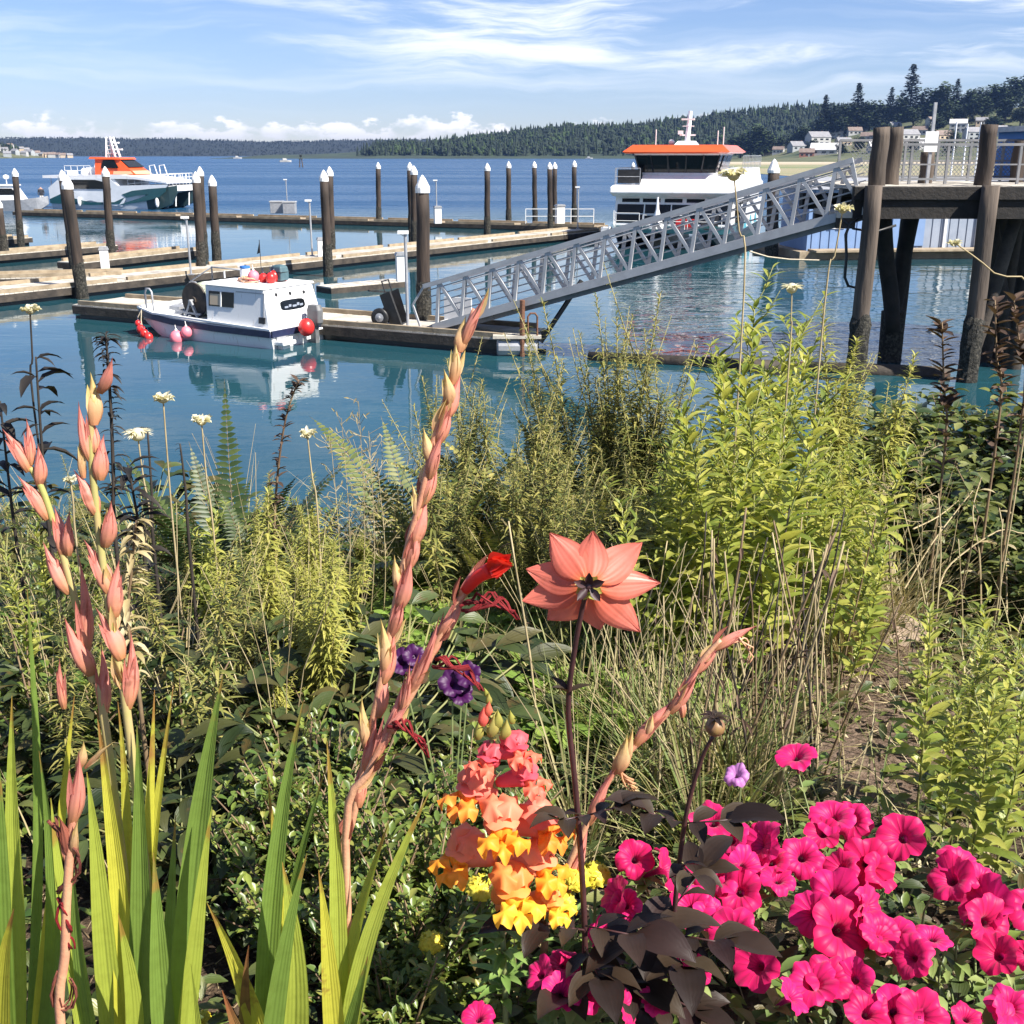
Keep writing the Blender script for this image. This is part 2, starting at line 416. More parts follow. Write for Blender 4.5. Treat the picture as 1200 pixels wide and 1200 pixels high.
def lump_tree(b, p, h, r):
    for q in range(7):
        c = p + V((ru(-.6, .6) * r, ru(-.6, .6) * r, h * ru(.3, .85)))
        b.ball(c, (r * ru(.35, .6), r * ru(.35, .6), h * ru(.12, .22)), 5, 3)
def wood(name, hf, x0, x1, y0, y1, n, hmin, hmax, ok, mats, label):
    b = MB(); k = 0
    for _ in range(n * 4):
        if k >= n: break
        x = ru(x0, x1); y = ru(y0, y1)
        if not ok(x, y): continue
        z = hf(x, y); h = ru(hmin, hmax) * (1 + .25 * fade_noise(x, y, .02, 7))
        nm = len(b.f)
        if rnd() < .58: cone_tree(b, V((x, y, z - 1)), h, h * ru(.16, .24))
        else: lump_tree(b, V((x, y, z - 1)), h * .75, h * .32)
        mi = random.choice((0, 0, 1, 1, 2))
        for i in range(nm, len(b.f)): b.m[i] = mi
        k += 1
    return tag(b.build(name, mats), label, 'woods', kind='stuff')
M['fir'] = mat('fir_needles', (.004, .011, .006), (.014, .028, .012), .35, .85, detail=6)
M['fir2'] = mat('fir_needles_pale', (.007, .016, .008), (.022, .038, .014), .35, .85, detail=6)
M['broad'] = mat('broadleaf_green', (.014, .032, .007), (.040, .070, .015), .4, .85, detail=6)
wm = [M['fir'], M['fir2'], M['broad']]
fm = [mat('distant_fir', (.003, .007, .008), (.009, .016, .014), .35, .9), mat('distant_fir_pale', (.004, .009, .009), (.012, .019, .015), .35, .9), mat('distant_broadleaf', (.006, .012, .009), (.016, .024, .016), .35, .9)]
far_ok = lambda x, y: P(600, interp(far_prof, px_of(x, 3000)), 3000).z > 6
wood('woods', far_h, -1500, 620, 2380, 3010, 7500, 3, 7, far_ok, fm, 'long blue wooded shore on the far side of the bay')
ridge_ok = lambda x, y: interp(ridge_prof, px_of(x, 1650)) < 176 and ridge_h(x, y) > 2.5
wood('woods', ridge_h, -200, 560, 1270, 1670, 5200, 6, 16, ridge_ok, wm, 'dark fir wood on the long ridge behind the orange roofed ferry')
town_ok = lambda x, y: town_h(x, y) > 5 and rnd() < min(1, (y - 1360) / 130)
wood('woods', town_h, -820, -560, 1350, 1530, 330, 6, 11, town_ok, wm, 'trees on the headland among pale houses')

def march(px, py, hf, y0, y1, st=1.5):
    d = ray(px, py); y = y0
    while y < y1:
        p = V((0, 0, H)) + d * (y / d.y)
        if hf(p.x, y) >= p.z: return V((p.x, y, hf(p.x, y)))
        y += st
    p = V((0, 0, H)) + d * (y1 / d.y); return V((p.x, y1, hf(p.x, y1)))

# ---- houses
M['house_white'] = mat('white_siding', (.44, .44, .42), (.36, .36, .35), .3)
M['house_grey'] = mat('grey_siding', (.33, .35, .36), (.28, .3, .3), .3)
M['house_tan'] = mat('tan_siding', (.50, .40, .28), (.44, .35, .25), .3)
M['house_red'] = mat('brown_red_siding', (.30, .13, .09), (.25, .11, .08), .3)
M['roof_grey'] = mat('grey_shingles', (.17, .17, .18), (.24, .24, .25), .6)
M['roof_brown'] = mat('brown_shingles', (.15, .11, .09), (.22, .17, .14), .6)
M['roof_pale'] = mat('pale_roof', (.45, .45, .46), (.55, .55, .55), .6)
M['dark_glass'] = mat('dark_glass', (.012, .015, .018), None, rough=.08, spec=.6)
def house(name, label, p, w, d, h, wm_, rm, rz, group, windows=True, storeys=1):
    t = thing(name, label, 'house', p, rz, group)
    b = MB(); b.prism([(-w / 2, -2), (w / 2, -2), (w / 2, h), (-w / 2, h)], -d / 2, d / 2, 'y'); gb = h + w * .0
    b.prism([(-d / 2, h), (d / 2, h), (0, h + d * .36)], -w / 2, w / 2, 'x'); b.build('wall', wm_, t)
    b = MB(); k = .35
    for s in (-1, 1):
        a = [V((-w / 2 - k, s * (d / 2 + k), h - .25)), V((w / 2 + k, s * (d / 2 + k), h - .25)), V((w / 2 + k, 0, h + d * .36 + .22)), V((-w / 2 - k, 0, h + d * .36 + .22))]
        b.add(a + [q + V((0, 0, .22)) for q in a], [(0, 1, 2, 3), (4, 5, 6, 7), (0, 1, 5, 4), (1, 2, 6, 5), (2, 3, 7, 6), (3, 0, 4, 7)])
    rf = b.build('roof', rm, t)
    b = MB(); b.box((w * .22, d * .15, h + d * .36), (.8, .8, 1.6)); b.build('chimney', M['house_red'], rf)
    if windows:
        for sfl in range(storeys):
            for x in (-.3, .02, .3):
                b = MB(); b.box((x * w, -d / 2 - .03, 1.7 + sfl * 2.9), (w * .15, .1, 1.3)); b.build('window', M['dark_glass'], t)
        b = MB(); b.box((w * .16, -d / 2 - .03, .9), (1.1, .1, 2.1)); b.build('door', M['house_grey'], t)
    return t
W, G_, T_, D_ = M['house_white'], M['house_grey'], M['house_tan'], M['house_red']
RG, RB, RP = M['roof_grey'], M['roof_brown'], M['roof_pale']
hs = [  # px, py of the base, width px, storeys, wall, roof, label
    (905, 172, 16, 1, T_, RB, 'tan house beside the round dark tree on the shore'), (922, 166, 15, 1, W, RG, 'small white house at the left end of the hillside village'),
    (935, 176, 20, 1, G_, RG, 'low grey house near the tide flat'), (941, 160, 13, 1, W, RB, 'white house half hidden under the fir trees'),
    (958, 170, 24, 2, W, RG, 'white two storey house just below the tall fir pair'), (975, 163, 22, 2, W, RP, 'white house with pale roof in the middle of the slope'),
    (988, 171, 16, 1, T_, RG, 'tan house between two white houses on the slope'), (1001, 158, 15, 1, W, RB, 'white house high on the slope under the round trees'),
    (1018, 165, 17, 1, G_, RB, 'grey house behind the first pier post'), (966, 181, 30, 1, W, RP, 'long white building on the shore of the tide flat'),
    (945, 184, 16, 1, D_, RB, 'brown beach house at the edge of the tide flat'), (1063, 168, 22, 2, W, RG, 'white two storey house above the pier fence'),
    (1078, 158, 16, 1, W, RB, 'white house behind the white square sign'), (1105, 164, 20, 1, T_, RB, 'tan house above the moored masts'),
    (1122, 155, 18, 2, W, RP, 'white house with pale roof high behind the pier'), (1140, 165, 20, 2, G_, RG, 'grey two storey house beside the tallest pier post'),
    (1172, 158, 18, 1, W, RG, 'white house left of the blue pier building'), (1092, 146, 13, 1, W, RB, 'small white house near the top of the hill'),
    (1150, 147, 13, 1, T_, RG, 'small tan house near the top of the hill'), (1048, 152, 13, 1, G_, RG, 'small grey house between the two cut off posts'),
    (1085, 174, 22, 1, W, RP, 'low white shed beside the masts'), (1030, 178, 24, 1, G_, RP, 'grey shed at the water side behind the pier'),
    (912, 180, 12, 1, W, RB, 'small white cottage on the beach beside the dark tree'), (1010, 148, 12, 1, W, RG, 'small white house under the round tree on the crest')]
for px, py, wp, st, wm_, rm, lab in hs:
    p = march(px, py, hill_h, 760, 1060); wd = 1.0 * wp * p.y / FPX
    house('hillside_house', lab, p, wd, wd * .62, 3.0 * st + .5, wm_, rm, ru(-.5, .5) , 'houses on the hillside across the water', True, st)
for i, (px, py, wp) in enumerate([(-4, 176, 8), (6, 179, 7), (12, 174, 7), (18, 181, 8), (25, 178, 6), (31, 175, 6), (36, 182, 8), (43, 179, 7), (49, 182.5, 7), (55, 180, 6), (61, 183, 8), (68, 182, 7), (74, 183.3, 6), (29, 183, 7), (9, 184, 8), (82, 184, 6)]):
    p = march(px, py, town_h, 1330, 1500); wd = wp * p.y / FPX
    house('shore_house', 'tiny pale house on the headland left of the moored white ferry', p, wd, wd * .7, 4.2, random.choice((W, W, T_, G_)), random.choice((RG, RB)), ru(-.7, .7), 'houses on the headland across the bay', False)

# ---- single trees of the hillside
def conifer(label):
    t = thing('fir_tree', label, 'tree', (0, 0, 0), 0, 'fir trees on the hillside')
    b = MB(); b.tube([(0, 0, -.06), (0, 0, .5), (0, 0, .98)], [.018, .012, .002], 6); b.build('trunk', M['bark'], t)
    b = MB(); lean = ru(-.02, .02)
    for i in range(1500):
        z = .12 + .88 * (rnd() ** 1.25); r = (.27 * (1.02 - z) ** .75 + .01) * (1 + .25 * math.sin(z * 46 + 2 * math.sin(z * 9)))
        a = ru(0, 2 * PI); lob = .72 + .28 * math.sin(a * 3 + z * 20)
        q = r * lob * rnd() ** .45
        fleck(b, V((math.cos(a) * q + lean * z, math.sin(a) * q, z - q * .25)), ru(.026, .05) * (1.25 - z * .6), 1, random.choice((0, 0, 1)), .55)
    b.build('crown', [M['fir'], M['fir2']], t); return t
def broadleaf(label, wide=.42):
    t = thing('broadleaf_tree', label, 'tree', (0, 0, 0), 0, 'broadleaf trees on the hillside')
    b = MB(); b.tube([(0, 0, -.08), (.01, 0, .25), (0, .02, .6)], [.035, .026, .008], 6)
    cl = []
    for i in range(15):
        a = ru(0, 2 * PI); q = wide * math.sqrt(rnd()) * .72; z = ru(.28, .86); z -= .35 * max(0, q - wide * .45)
        cl.append((V((math.cos(a) * q, math.sin(a) * q, z)), ru(.16, .25))); b.tube([(0, 0, .25), cl[-1][0]], [.014, .004], 4)
    b.build('trunk', M['bark'], t)
    b = MB()
    for i in range(1900):
        c, r = random.choice(cl); d = V((random.gauss(0, 1), random.gauss(0, 1), random.gauss(0, .85))).normalized()
        fleck(b, c + d * r * rnd() ** .35, ru(.035, .07), 1, random.choice((0, 0, 1)), .8)
    b.build('crown', [M['broad'], M['fir2']], t); return t
M['bark'] = mat('bark', (.05, .036, .026), (.10, .075, .055), 8, .9, .02)
cn_ = [conifer('tall dark fir tree among others on the hillside') for _ in range(3)]
bl_ = [broadleaf('round broadleaf tree among others on the hillside') for _ in range(3)]
used = set()
def hill_tree(px, base, top, kind, label):
    p = march(px, base, hill_h, 755, 1060); hgt = (P(px, top, p.y).z - p.z)
    src = (cn_ if kind == 'c' else bl_); i = random.randrange(3)
    if src[i].name not in used:
        r = src[i]; used.add(r.name); r.location = p; r.rotation_euler = (0, 0, ru(0, 6)); r.scale = (hgt,) * 3; r['label'] = label
    else: r = dup(src[i], p, ru(0, 6), hgt, label)
    k = ru(1.05, 1.35); r.scale = (hgt * k, hgt * k, hgt)
gen_c, gen_b = 'dark fir tree standing among the trees on the hillside', 'round green broadleaf tree among the trees on the hillside'
for px, b_, tp, k, lab in [
    (1066, 130, 75, 'c', 'tallest dark fir tree on the crest of the hillside'), (1003, 140, 97, 'c', 'thin fir tree left of the tallest fir'), (965, 150, 111, 'c', 'leftmost fir tree standing alone on the hillside crest'),
    (1042, 134, 102, 'c', gen_c), (1120, 126, 92, 'c', gen_c), (1105, 128, 98, 'b', gen_b), (1186, 124, 86, 'b', 'large round tree at the right end of the hillside crest'),
    (1165, 124, 95, 'b', gen_b), (1145, 126, 103, 'b', gen_b), (1090, 132, 104, 'b', gen_b), (1130, 130, 106, 'b', gen_b), (1205, 124, 90, 'c', gen_c), (1020, 140, 118, 'b', gen_b),
    (1080, 132, 108, 'c', gen_c), (1055, 138, 114, 'b', gen_b), (985, 148, 122, 'b', gen_b), (996, 150, 128, 'b', gen_b), (1150, 140, 112, 'b', gen_b), (1178, 142, 115, 'b', gen_b),
    (1110, 142, 118, 'b', gen_b), (1035, 148, 124, 'b', gen_b), (1070, 148, 124, 'b', gen_b), (1012, 152, 132, 'b', gen_b), (1195, 150, 122, 'b', gen_b), (1128, 150, 128, 'c', gen_c),
    (880, 181, 147, 'b', 'wide dark tree standing alone at the foot of the hillside'), (868, 182, 155, 'b', 'dark bushy tree behind the ferry mast at the shore'), (893, 178, 152, 'b', gen_b),
    (975, 155, 133, 'b', gen_b), (955, 160, 140, 'b', gen_b), (940, 166, 148, 'b', gen_b), (930, 172, 154, 'b', gen_b), (1025, 172, 154, 'c', gen_c), (1005, 178, 160, 'b', gen_b),
    (915, 175, 160, 'b', gen_b), (1098, 156, 134, 'b', gen_b), (1165, 156, 134, 'b', gen_b), (1052, 162, 144, 'c', gen_c), (950, 178, 164, 'b', gen_b), (985, 182, 168, 'b', gen_b),
    (1115, 172, 152, 'b', gen_b), (1150, 172, 154, 'b', gen_b), (1035, 164, 142, 'b', gen_b), (1070, 178, 162, 'b', gen_b), (1088, 166, 150, 'c', gen_c), (1190, 172, 148, 'b', gen_b)]:
    hill_tree(px, b_, tp, k, lab)
for i in range(62):
    px = ru(900, 1215); top = interp(hill_prof, px); py = top + 4 + (182 - top) * rnd() ** 1.3
    k_ = 'c' if rnd() < .25 else 'b'
    if any(abs(px - h_[0]) < h_[2] * .8 and -6 < py - h_[1] < 16 for h_ in hs): continue
    hill_tree(px, py, py - ru(13, 24), k_, gen_c if k_ == 'c' else gen_b)
# channel marker and far-off sailing boats
mk = thing('channel_marker', 'dark channel marker on piles far out in the bay', 'marker', PZ(353, 196, 0))
b = MB(); [b.tube([(a, c_, -1), (a * .5, c_ * .5, 3.2)], .14, 6) for a in (-.7, .7) for c_ in (-.7, .7)]; b.box((0, 0, 3.2), (1.5, 1.5, .15)); b.build('base', M['bark'], mk)
b = MB(); b.tube([(0, 0, 3.2), (0, 0, 4.6)], .1, 6); b.box((0, 0, 4.3), (.9, .12, .9)); b.build('board', M['dark_glass'], mk)
mk.scale = (1.0,) * 3
for px, py, s, lab in ((334, 190, 1.0, 'small white boat far out left of the channel marker'), (383, 184.6, 1.6, 'white boat far off beneath the blue shore'), (918 - 640, 186, 1.2, 'white boat off the headland far away'), (690, 186.2, 1.0, 'tiny white boat far off before the dark ridge')):
    t_ = thing('motor_boat', lab, 'boat', PZ(px, py, 0), ru(-.4, .4)); b = MB()
    b.loft([[(x, y * wy * s, z * s) for y, z in ((-1, 1.2), (-.6, -.2), (.6, -.2), (1, 1.2))] for x, wy in ((-3.5 * s, 1), (1 * s, 1.1), (4.2 * s, .15))]); b.build('hull', M['house_white'], t_)
    b = MB(); b.prism([(-1.5 * s, 1 * s), (1.5 * s, 1 * s), (.8 * s, 2.4 * s), (-1.5 * s, 2.5 * s)], -.8 * s, .8 * s); b.build('cabin', M['house_white'], t_)

# the air: a faint blue haze over the whole bay
m, t = new_mat('sea_haze')
vp = t.n('ShaderNodeVolumePrincipled', {'Color': (.27, .48, .98), 'Density': .000062, 'Anisotropy': .2})
t.n('ShaderNodeOutputMaterial', {'Volume': vp.outputs[0]})
hz_ = MB(); hz_.box((0, 1640, 70), (6400, 3400, 150)); tag(hz_.build('haze', m), 'faint blue haze over the bay', 'haze', kind='stuff')

# ================================================================ HARBOUR
M['deck'] = mat('weathered_deck_boards', (.36, .33, .28), (.56, .52, .45), 1.6, .85, .01, 12, stretch=(1, 1, 1))
M['timber'] = mat('dark_wet_timber', (.022, .018, .015), (.065, .052, .040), 2.5, .8, .02)
M['tarred'] = mat('tarred_beam', (.006, .0055, .005), (.020, .016, .013), 3, .8, .02)
M['timber_tan'] = mat('tan_timber_kerb', (.22, .17, .11), (.36, .29, .20), 2.0, .85, .01)
M['pile'] = mat('creosote_pile', (.014, .010, .008), (.062, .042, .030), 3.5, .8, .03, 9, stretch=(1, 1, .12))
M['pile_pale'] = mat('sunbleached_pile', (.030, .023, .018), (.115, .088, .068), 3.5, .85, .03, 9, stretch=(1, 1, .12))
M['mussel'] = mat('barnacles_and_weed', (.012, .012, .009), (.11, .10, .08), 14, .9, .06, 22, detail=6, lo=.45, hi=.75)
M['white_paint'] = mat('white_paint', (.78, .78, .77), (.70, .70, .69), 2.0, .45)
M['white_gel'] = mat('white_gelcoat', (.80, .80, .80), (.62, .61, .58), 1.4, .28, coat=.3, stretch=(1.5, 1.5, .35), detail=7, lo=.52, hi=.78)
M['galv'] = mat('galvanised_steel', (.40, .41, .43), (.30, .31, .33), 5, .5, metal=.35)
M['alu'] = mat('grey_aluminium', (.43, .435, .445), (.35, .355, .365), 3, .5, metal=.0)
M['alu_dark'] = mat('dark_grey_and_shade_metal', (.14, .15, .16), (.2, .2, .21), 4, .6)  # dark grey of the pier railing; also paints shade under the gangway
M['black'] = mat('black_plastic', (.012, .012, .013), (.025, .025, .026), 6, .45)
M['navy'] = mat('navy_paint', (.012, .018, .05), (.02, .028, .07), 4, .4)
M['orange'] = mat('orange_red_paint', (.72, .10, .025), (.64, .085, .02), 1.5, .35, coat=.3)
M['red'] = mat('red_buoy_plastic', (.62, .03, .025), (.5, .02, .02), 5, .35)
M['pink'] = mat('pink_buoy_plastic', (.85, .24, .30), (.75, .17, .22), 4, .4)
M['teal'] = mat('teal_hull_paint', (.008, .06, .075), (.012, .075, .09), 2, .3, coat=.3)
M['aqua'] = mat('aqua_hull_paint', (.05, .38, .45), (.04, .33, .40), 2, .3, coat=.3)
M['hull_dark'] = mat('black_hull_paint', (.012, .014, .018), (.02, .022, .027), 2, .35)
M['grey_plastic'] = mat('grey_cowling', (.10, .105, .11), (.14, .145, .15), 5, .4)
M['netting'] = mat('green_white_netting', (.20, .25, .17), (.55, .56, .46), 28, .95, .03, 40, lo=.42, hi=.6)
M['rope'] = mat('tan_rope', (.42, .36, .26), (.55, .48, .36), 20, .9)
M['tarp'] = mat('teal_tarp', (.045, .09, .11), (.07, .13, .15), 4, .6)
M['reel_black'] = mat('dark_reel_steel', (.022, .020, .018), (.075, .055, .042), 6, .7, .006)
M['rust'] = mat('rusty_steel', (.10, .045, .025), (.20, .09, .05), 8, .8, .01)
M['blue_wall'] = mat('pale_blue_siding', (.16, .26, .45), (.19, .29, .49), 1.2, .6)
M['bright_blue'] = mat('bright_blue_siding', (.03, .14, .42), (.035, .16, .46), 1.2, .6)
M['grey_wall'] = mat('pale_grey_siding', (.24, .28, .35), (.29, .33, .40), 1.2, .6)
M['glass'] = mat('dark_cabin_glass', (.006, .008, .010), None, rough=.08, spec=.3)

DECKM = lambda label: M['timber_tan'] if 'dark outer' in label else M['deck']
def float_dock(name, label, a, b, w, top=.45, group=None, kerb=True, side=1):
    """a, b: ends of the edge nearest the camera, at deck height"""
    a, b = V(a), V(b); a.z = b.z = 0; d = (b - a); L = d.length; d.normalize(); nrm = V((-d.y, d.x, 0))
    if nrm.y < 0: nrm = -nrm
    rz = math.atan2(d.y, d.x); t = thing(name, label, 'dock', a, rz, group)
    s = 1 if V((-math.sin(rz), math.cos(rz))).dot(nrm.xy) > 0 else -1
    m = MB(); x = 0
    while x < L - .02:                                    # boards, each a little uneven
        bw = min(.19, L - x); m.box((x + bw / 2, s * w / 2, top - .02 + ru(-.006, .006)), (bw - .012, w - .05, .05)); x += .19
    m.build('deck', DECKM(label), t)
    m = MB(); m.box((L / 2, s * w / 2, top / 2 - .16), (L - .3, w - .35, top * .55)); m.build('float', M['hull_dark'], t)
    m = MB()
    for yy in (.06, w - .06): m.box((L / 2, s * yy, top - .17), (L, .12, .26))
    for xx in (.06, L - .06): m.box((xx, s * w / 2, top - .172), (.118, w - .26, .25))
    m.build('side_beam', M['timber'], t)
    if kerb:
        m = MB(); n = max(1, int(L / 6))
        for yy in (.10, w - .10):
            for i in range(n): m.box((L * (i + .5) / n, s * yy, top + .075), (L / n - .5, .13, .13))
        m.build('kerb_rail', M['timber_tan'], t)
    return t
A0, A1 = PZ(84, 357, .45), PZ(598, 398, .45)
ADIR = (A1 - A0).normalized(); ANRM = V((-ADIR.y, ADIR.x, 0))          # away from the camera
float_dock('float_dock', 'wooden float with the white work skiff, dock cart and gangway foot', A0, A1, 2.3, group='floating docks of the marina')
B0, B1 = PZ(-30, 348, .45), PZ(705, 270, .45)
float_dock('float_dock', 'long main float running from the left edge to the orange roofed ferry', B0, B1, 2.6, group='floating docks of the marina')
BDIR = (B1 - B0).normalized()
float_dock('float_dock', 'dark outer float the white ferry is tied to', PZ(14, 246, .5), PZ(700, 263.5, .5), 2.4, .36, 'floating docks of the marina')
float_dock('float_dock', 'finger float ending between the capped piles at the left, nearest of the three', PZ(95, 308, .45), PZ(238, 292, .45), 1.5, group='floating docks of the marina')
float_dock('float_dock', 'finger float behind the pair of leaning left piles, middle of three', PZ(-20, 300, .45), PZ(138, 287, .45), 1.6, group='floating docks of the marina')
float_dock('float_dock', 'short finger float at the left edge, farthest of three', PZ(-40, 284, .45), PZ(38, 278, .45), 1.6, group='floating docks of the marina')
float_dock('float_dock', 'low side float running left behind the work skiff', PZ(-30, 327, .45), PZ(150, 322, .45), 1.6, group='floating docks of the marina')
float_dock('float_dock', 'small dark finger float right behind the skiff cabin', PZ(388, 337, .25), PZ(478, 329, .25), 1.1, .25, 'floating docks of the marina', False)

# ---- mooring piles
def pile(px0, py0, bx, by, dia, label, group='capped mooring piles', capc='white_paint'):
    base = PZ(bx, by, 0.0); top = P(px0, py0, base.y); hgt = top.z
    t = thing('mooring_pile', label, 'pile', (base.x, base.y, 0), 0, group)
    dx = max(-.6, min(.6, top.x - base.x)); r = dia / 2; ch = r * 1.9
    m = MB(); n = 9; pts = []; rr = []
    for i in range(n):
        k = i / (n - 1); z = -2 + (hgt - ch + 2) * k
        pts.append((dx * z / hgt + .012 * math.sin(i * 2.3 + px0), .012 * math.cos(i * 1.7 + px0), z)); rr.append(r * (1.06 - .10 * k) * ru(.985, 1.015))
    m.tube(pts, rr, 14); m.build('post', M['pile'], t, smooth=True)
    z1 = ru(1.2, 1.9); m = MB(); vs = []; nn = 16; rows = 12
    for i in range(rows + 1):
        z = -1 + (z1 + 1) * i / rows
        for j in range(nn):
            a = 2 * PI * j / nn; q = r * (1.12 + .16 * rnd() - .09 * (i / rows)) if i < rows else r * 1.02
            vs.append((dx * z / hgt + math.cos(a) * q, math.sin(a) * q, z + ru(-.05, .05)))
    m.add(vs, [(i * nn + j, i * nn + (j + 1) % nn, (i + 1) * nn + (j + 1) % nn, (i + 1) * nn + j) for i in range(rows) for j in range(nn)])
    m.build('barnacle_collar', M['mussel'], t)
    c = V((dx * (hgt - ch) / hgt, 0, hgt - ch)); m = MB()
    m.lathe([(r * 1.06, -.12), (r * 1.08, .02), (r * .98, .08), (r * .45, ch * .75), (.015, ch)], 14, 0, None, c); m.build('cap', M[capc], t, smooth=False)
for a in [
    (17, 197, 25, 290, .36, 'dark capped pile near the left edge before the small cabin boat'), (-3, 232, 7, 306, .38, 'dark pile half cut off by the left edge of the view'),
    (77, 205, 97, 350, .40, 'thick leaning pile at the left end of the skiff float'), (72, 199, 88, 322, .36, 'pile just behind the thick leaning pile by the left float end'),
    (123, 195, 131, 306, .38, 'capped pile standing in front of the moored white ferry'), (229, 201, 237, 324, .36, 'front pile of the close pair behind the skiff bow'),
    (234, 195, 240, 305, .36, 'rear pile of the close pair behind the skiff bow'), (248, 205, 255, 318, .38, 'pile right of the close pair, behind the net reel'),
    (379, 199, 385, 324, .38, 'front pile of the pair behind the skiff cabin'), (386, 195, 389, 305, .36, 'rear pile of the pair behind the skiff cabin'),
    (443, 190, 444, 264, .38, 'single slim pile at the outer float left of centre'), (480, 190, 483, 288, .36, 'rear pile of the pair beside the tallest pile'),
    (485, 194, 486, 290, .40, 'front pile of the pair just left of the tallest pile'), (495, 205, 497, 392, .40, 'tallest capped pile beside the dock cart and gangway foot'),
    (571, 191, 571, 279, .38, 'pile at the main float in the middle of the open water'), (596, 189, 596, 265, .38, 'pile at the outer float right of the middle pile'),
    (626, 189, 627, 261, .38, 'slim pile left of the close pair near the ferry'), (644, 190, 645, 272, .36, 'front pile of the close pair left of the orange roofed ferry'),
    (650, 190, 650, 265, .36, 'rear pile of the close pair left of the orange roofed ferry'), (673, 188, 673, 262, .38, 'last pile left of the orange roofed ferry'),
    (742, 190, 741, 252, .34, 'pile rising behind the upper deck of the orange roofed ferry'), (907, 186, 904, 300, .62, 'fat dark pile behind the gangway right of the ferry')]:
    pile(*a)

# ---- lamp posts, power pedestals and other things on the floats
def dock_lamp(px, py0, bx, by, label):
    b = PZ(bx, by, .45); hgt = P(px, py0, b.y).z - .45
    t = thing('dock_lamp', label, 'lamp', b, 0, 'slim dock lamps'); m = MB()
    m.tube([(0, 0, 0), (0, 0, hgt)], .045, 8); m.box((0, 0, .02), (.22, .22, .04)); m.build('post', M['galv'], t)
    m = MB(); m.box((-.06, 0, hgt + .04), (.30, .16, .09)); m.bar((.04, 0, hgt - .1), (-.15, 0, hgt), .03); m.build('lamp_head', M['white_paint'], t)
for a in [(363, 236, 366, 300, 'slim dock lamp on the main float between the pile pairs'), (222, 256, 224, 322, 'slim dock lamp behind the net reel of the skiff'), (336, 211, 337, 246, 'short lamp on the outer float beside the grey boxes'),
          (474, 274, 478, 384, 'tall dock lamp between the dock cart and the tallest pile'), (511, 212, 512, 262, 'thin lamp on the outer float right of the tallest pile'), (677, 220, 677, 268, 'thin lamp at the end of the main float beside the ferry')]: dock_lamp(*a)
def pedestal(px, py, h, label, wide=.35):
    b = PZ(px, py, .45); t = thing('power_pedestal', label, 'pedestal', b, .3, 'dock pedestals'); m = MB()
    m.box((0, 0, h / 2), (wide, wide * .8, h)); m.build('body', M['white_paint'], t, bevel=.02)
    m = MB(); m.prism([(-wide * .6, h), (wide * .6, h), (wide * .45, h + .12), (-wide * .45, h + .12)], -wide * .5, wide * .5); m.build('lid', M['galv'], t)
for a in [(470, 330, 1.0, 'white pedestal with red mark behind the black dock cart'), (513, 262, 1.1, 'white pedestal on the outer float beside a thin lamp', .5), (656, 262, 1.2, 'white pedestal on the outer float behind the close pair of piles', .6), (124, 318, .9, 'white pedestal on the left main float beside the leaning piles'), (377, 301, .8, 'small white pedestal at the foot of the pile pair')]: pedestal(*a)
for px, py, lab in ((325, 250, 'left grey dock box on the outer float'), (340, 250.5, 'right grey dock box beside the short lamp on the outer float')):
    t = thing('dock_box', lab, 'box', PZ(px, py, .5), 0, 'grey dock boxes'); m = MB(); m.box((0, 0, .45), (1.0, .8, .9)); m.build('body', M['galv'], t, bevel=.03); m = MB(); m.box((0, 0, .95), (1.08, .88, .1)); m.build('lid', M['alu'], t)
rl = thing('guard_rail', 'low white rail around the ladder on the outer float', 'rail', PZ(616, 262, .5)); m = MB()
for x in (0, 1.6, 3.2, 4.8): m.bar((x, 0, 0), (x, 0, 1.0), .05)
for z in (.5, 1.0): m.bar((-.02, 0, z), (4.82, 0, z), .045)
m.build('rail', M['white_paint'], rl)
# the dock cart
ct = thing('dock_cart', 'black two wheeled dock cart tipped up on the float', 'cart', PZ(456, 381, .47), math.atan2(ADIR.y, ADIR.x) + .2)
m = MB(); t0 = R(62)                                   # tub tipped on its nose: bottom outline slanting
def tp(x, z): return (x * math.cos(t0) + z * math.sin(t0), -x * math.sin(t0) + z * math.cos(t0))
def cart_pt(u, s, k): return V((.48 - .62 * (u * .5) + k * .30, s, .06 + u * .95 + k * .12))
secs = []
for u, hw in ((0, .27), (.5, .31), (1, .34)):
    secs.append([cart_pt(u, -hw, 0), cart_pt(u, hw, 0), cart_pt(u, hw, -1), cart_pt(u, -hw, -1)])
o = []
for sct in secs: o.append(sct)
m.loft([[s_[3], s_[0], s_[0] + V((.03, .03, .02)), s_[3] + V((.03, .03, .0))] for s_ in secs]); m.loft([[s_[1], s_[2], s_[2] + V((.03, -.03, 0)), s_[1] + V((.03, -.03, .02))] for s_ in secs])
m.loft([[s_[3], s_[2], s_[2] + V((.04, 0, .02)), s_[3] + V((.04, 0, .02))] for s_ in secs])
m.loft([[q[k] for k in range(4)] for q in (secs[0], [p + V((-.02, 0, .04)) for p in secs[0]])])
m.build('tub', M['black'], ct)
for s in (-1, 1):
    m = MB(); Mx = Matrix.Rotation(PI / 2, 3, 'X'); m.lathe([(.16, -.04), (.25, -.05), (.27, 0), (.25, .05), (.16, .04)], 20, 0, Mx, (-.12, s * .40, .27)); wh = m.build('wheel', M['black'], ct, smooth=True)
    m = MB(); m.lathe([(.15, -.035), (.15, .035), (.04, .06), (.03, .07)], 12, 0, Matrix.Rotation(-s * PI / 2, 3, 'X') if s < 0 else Matrix.Rotation(-PI / 2, 3, 'X'), (-.12, s * .40, .27)); m.build('hub', M['galv'], wh)
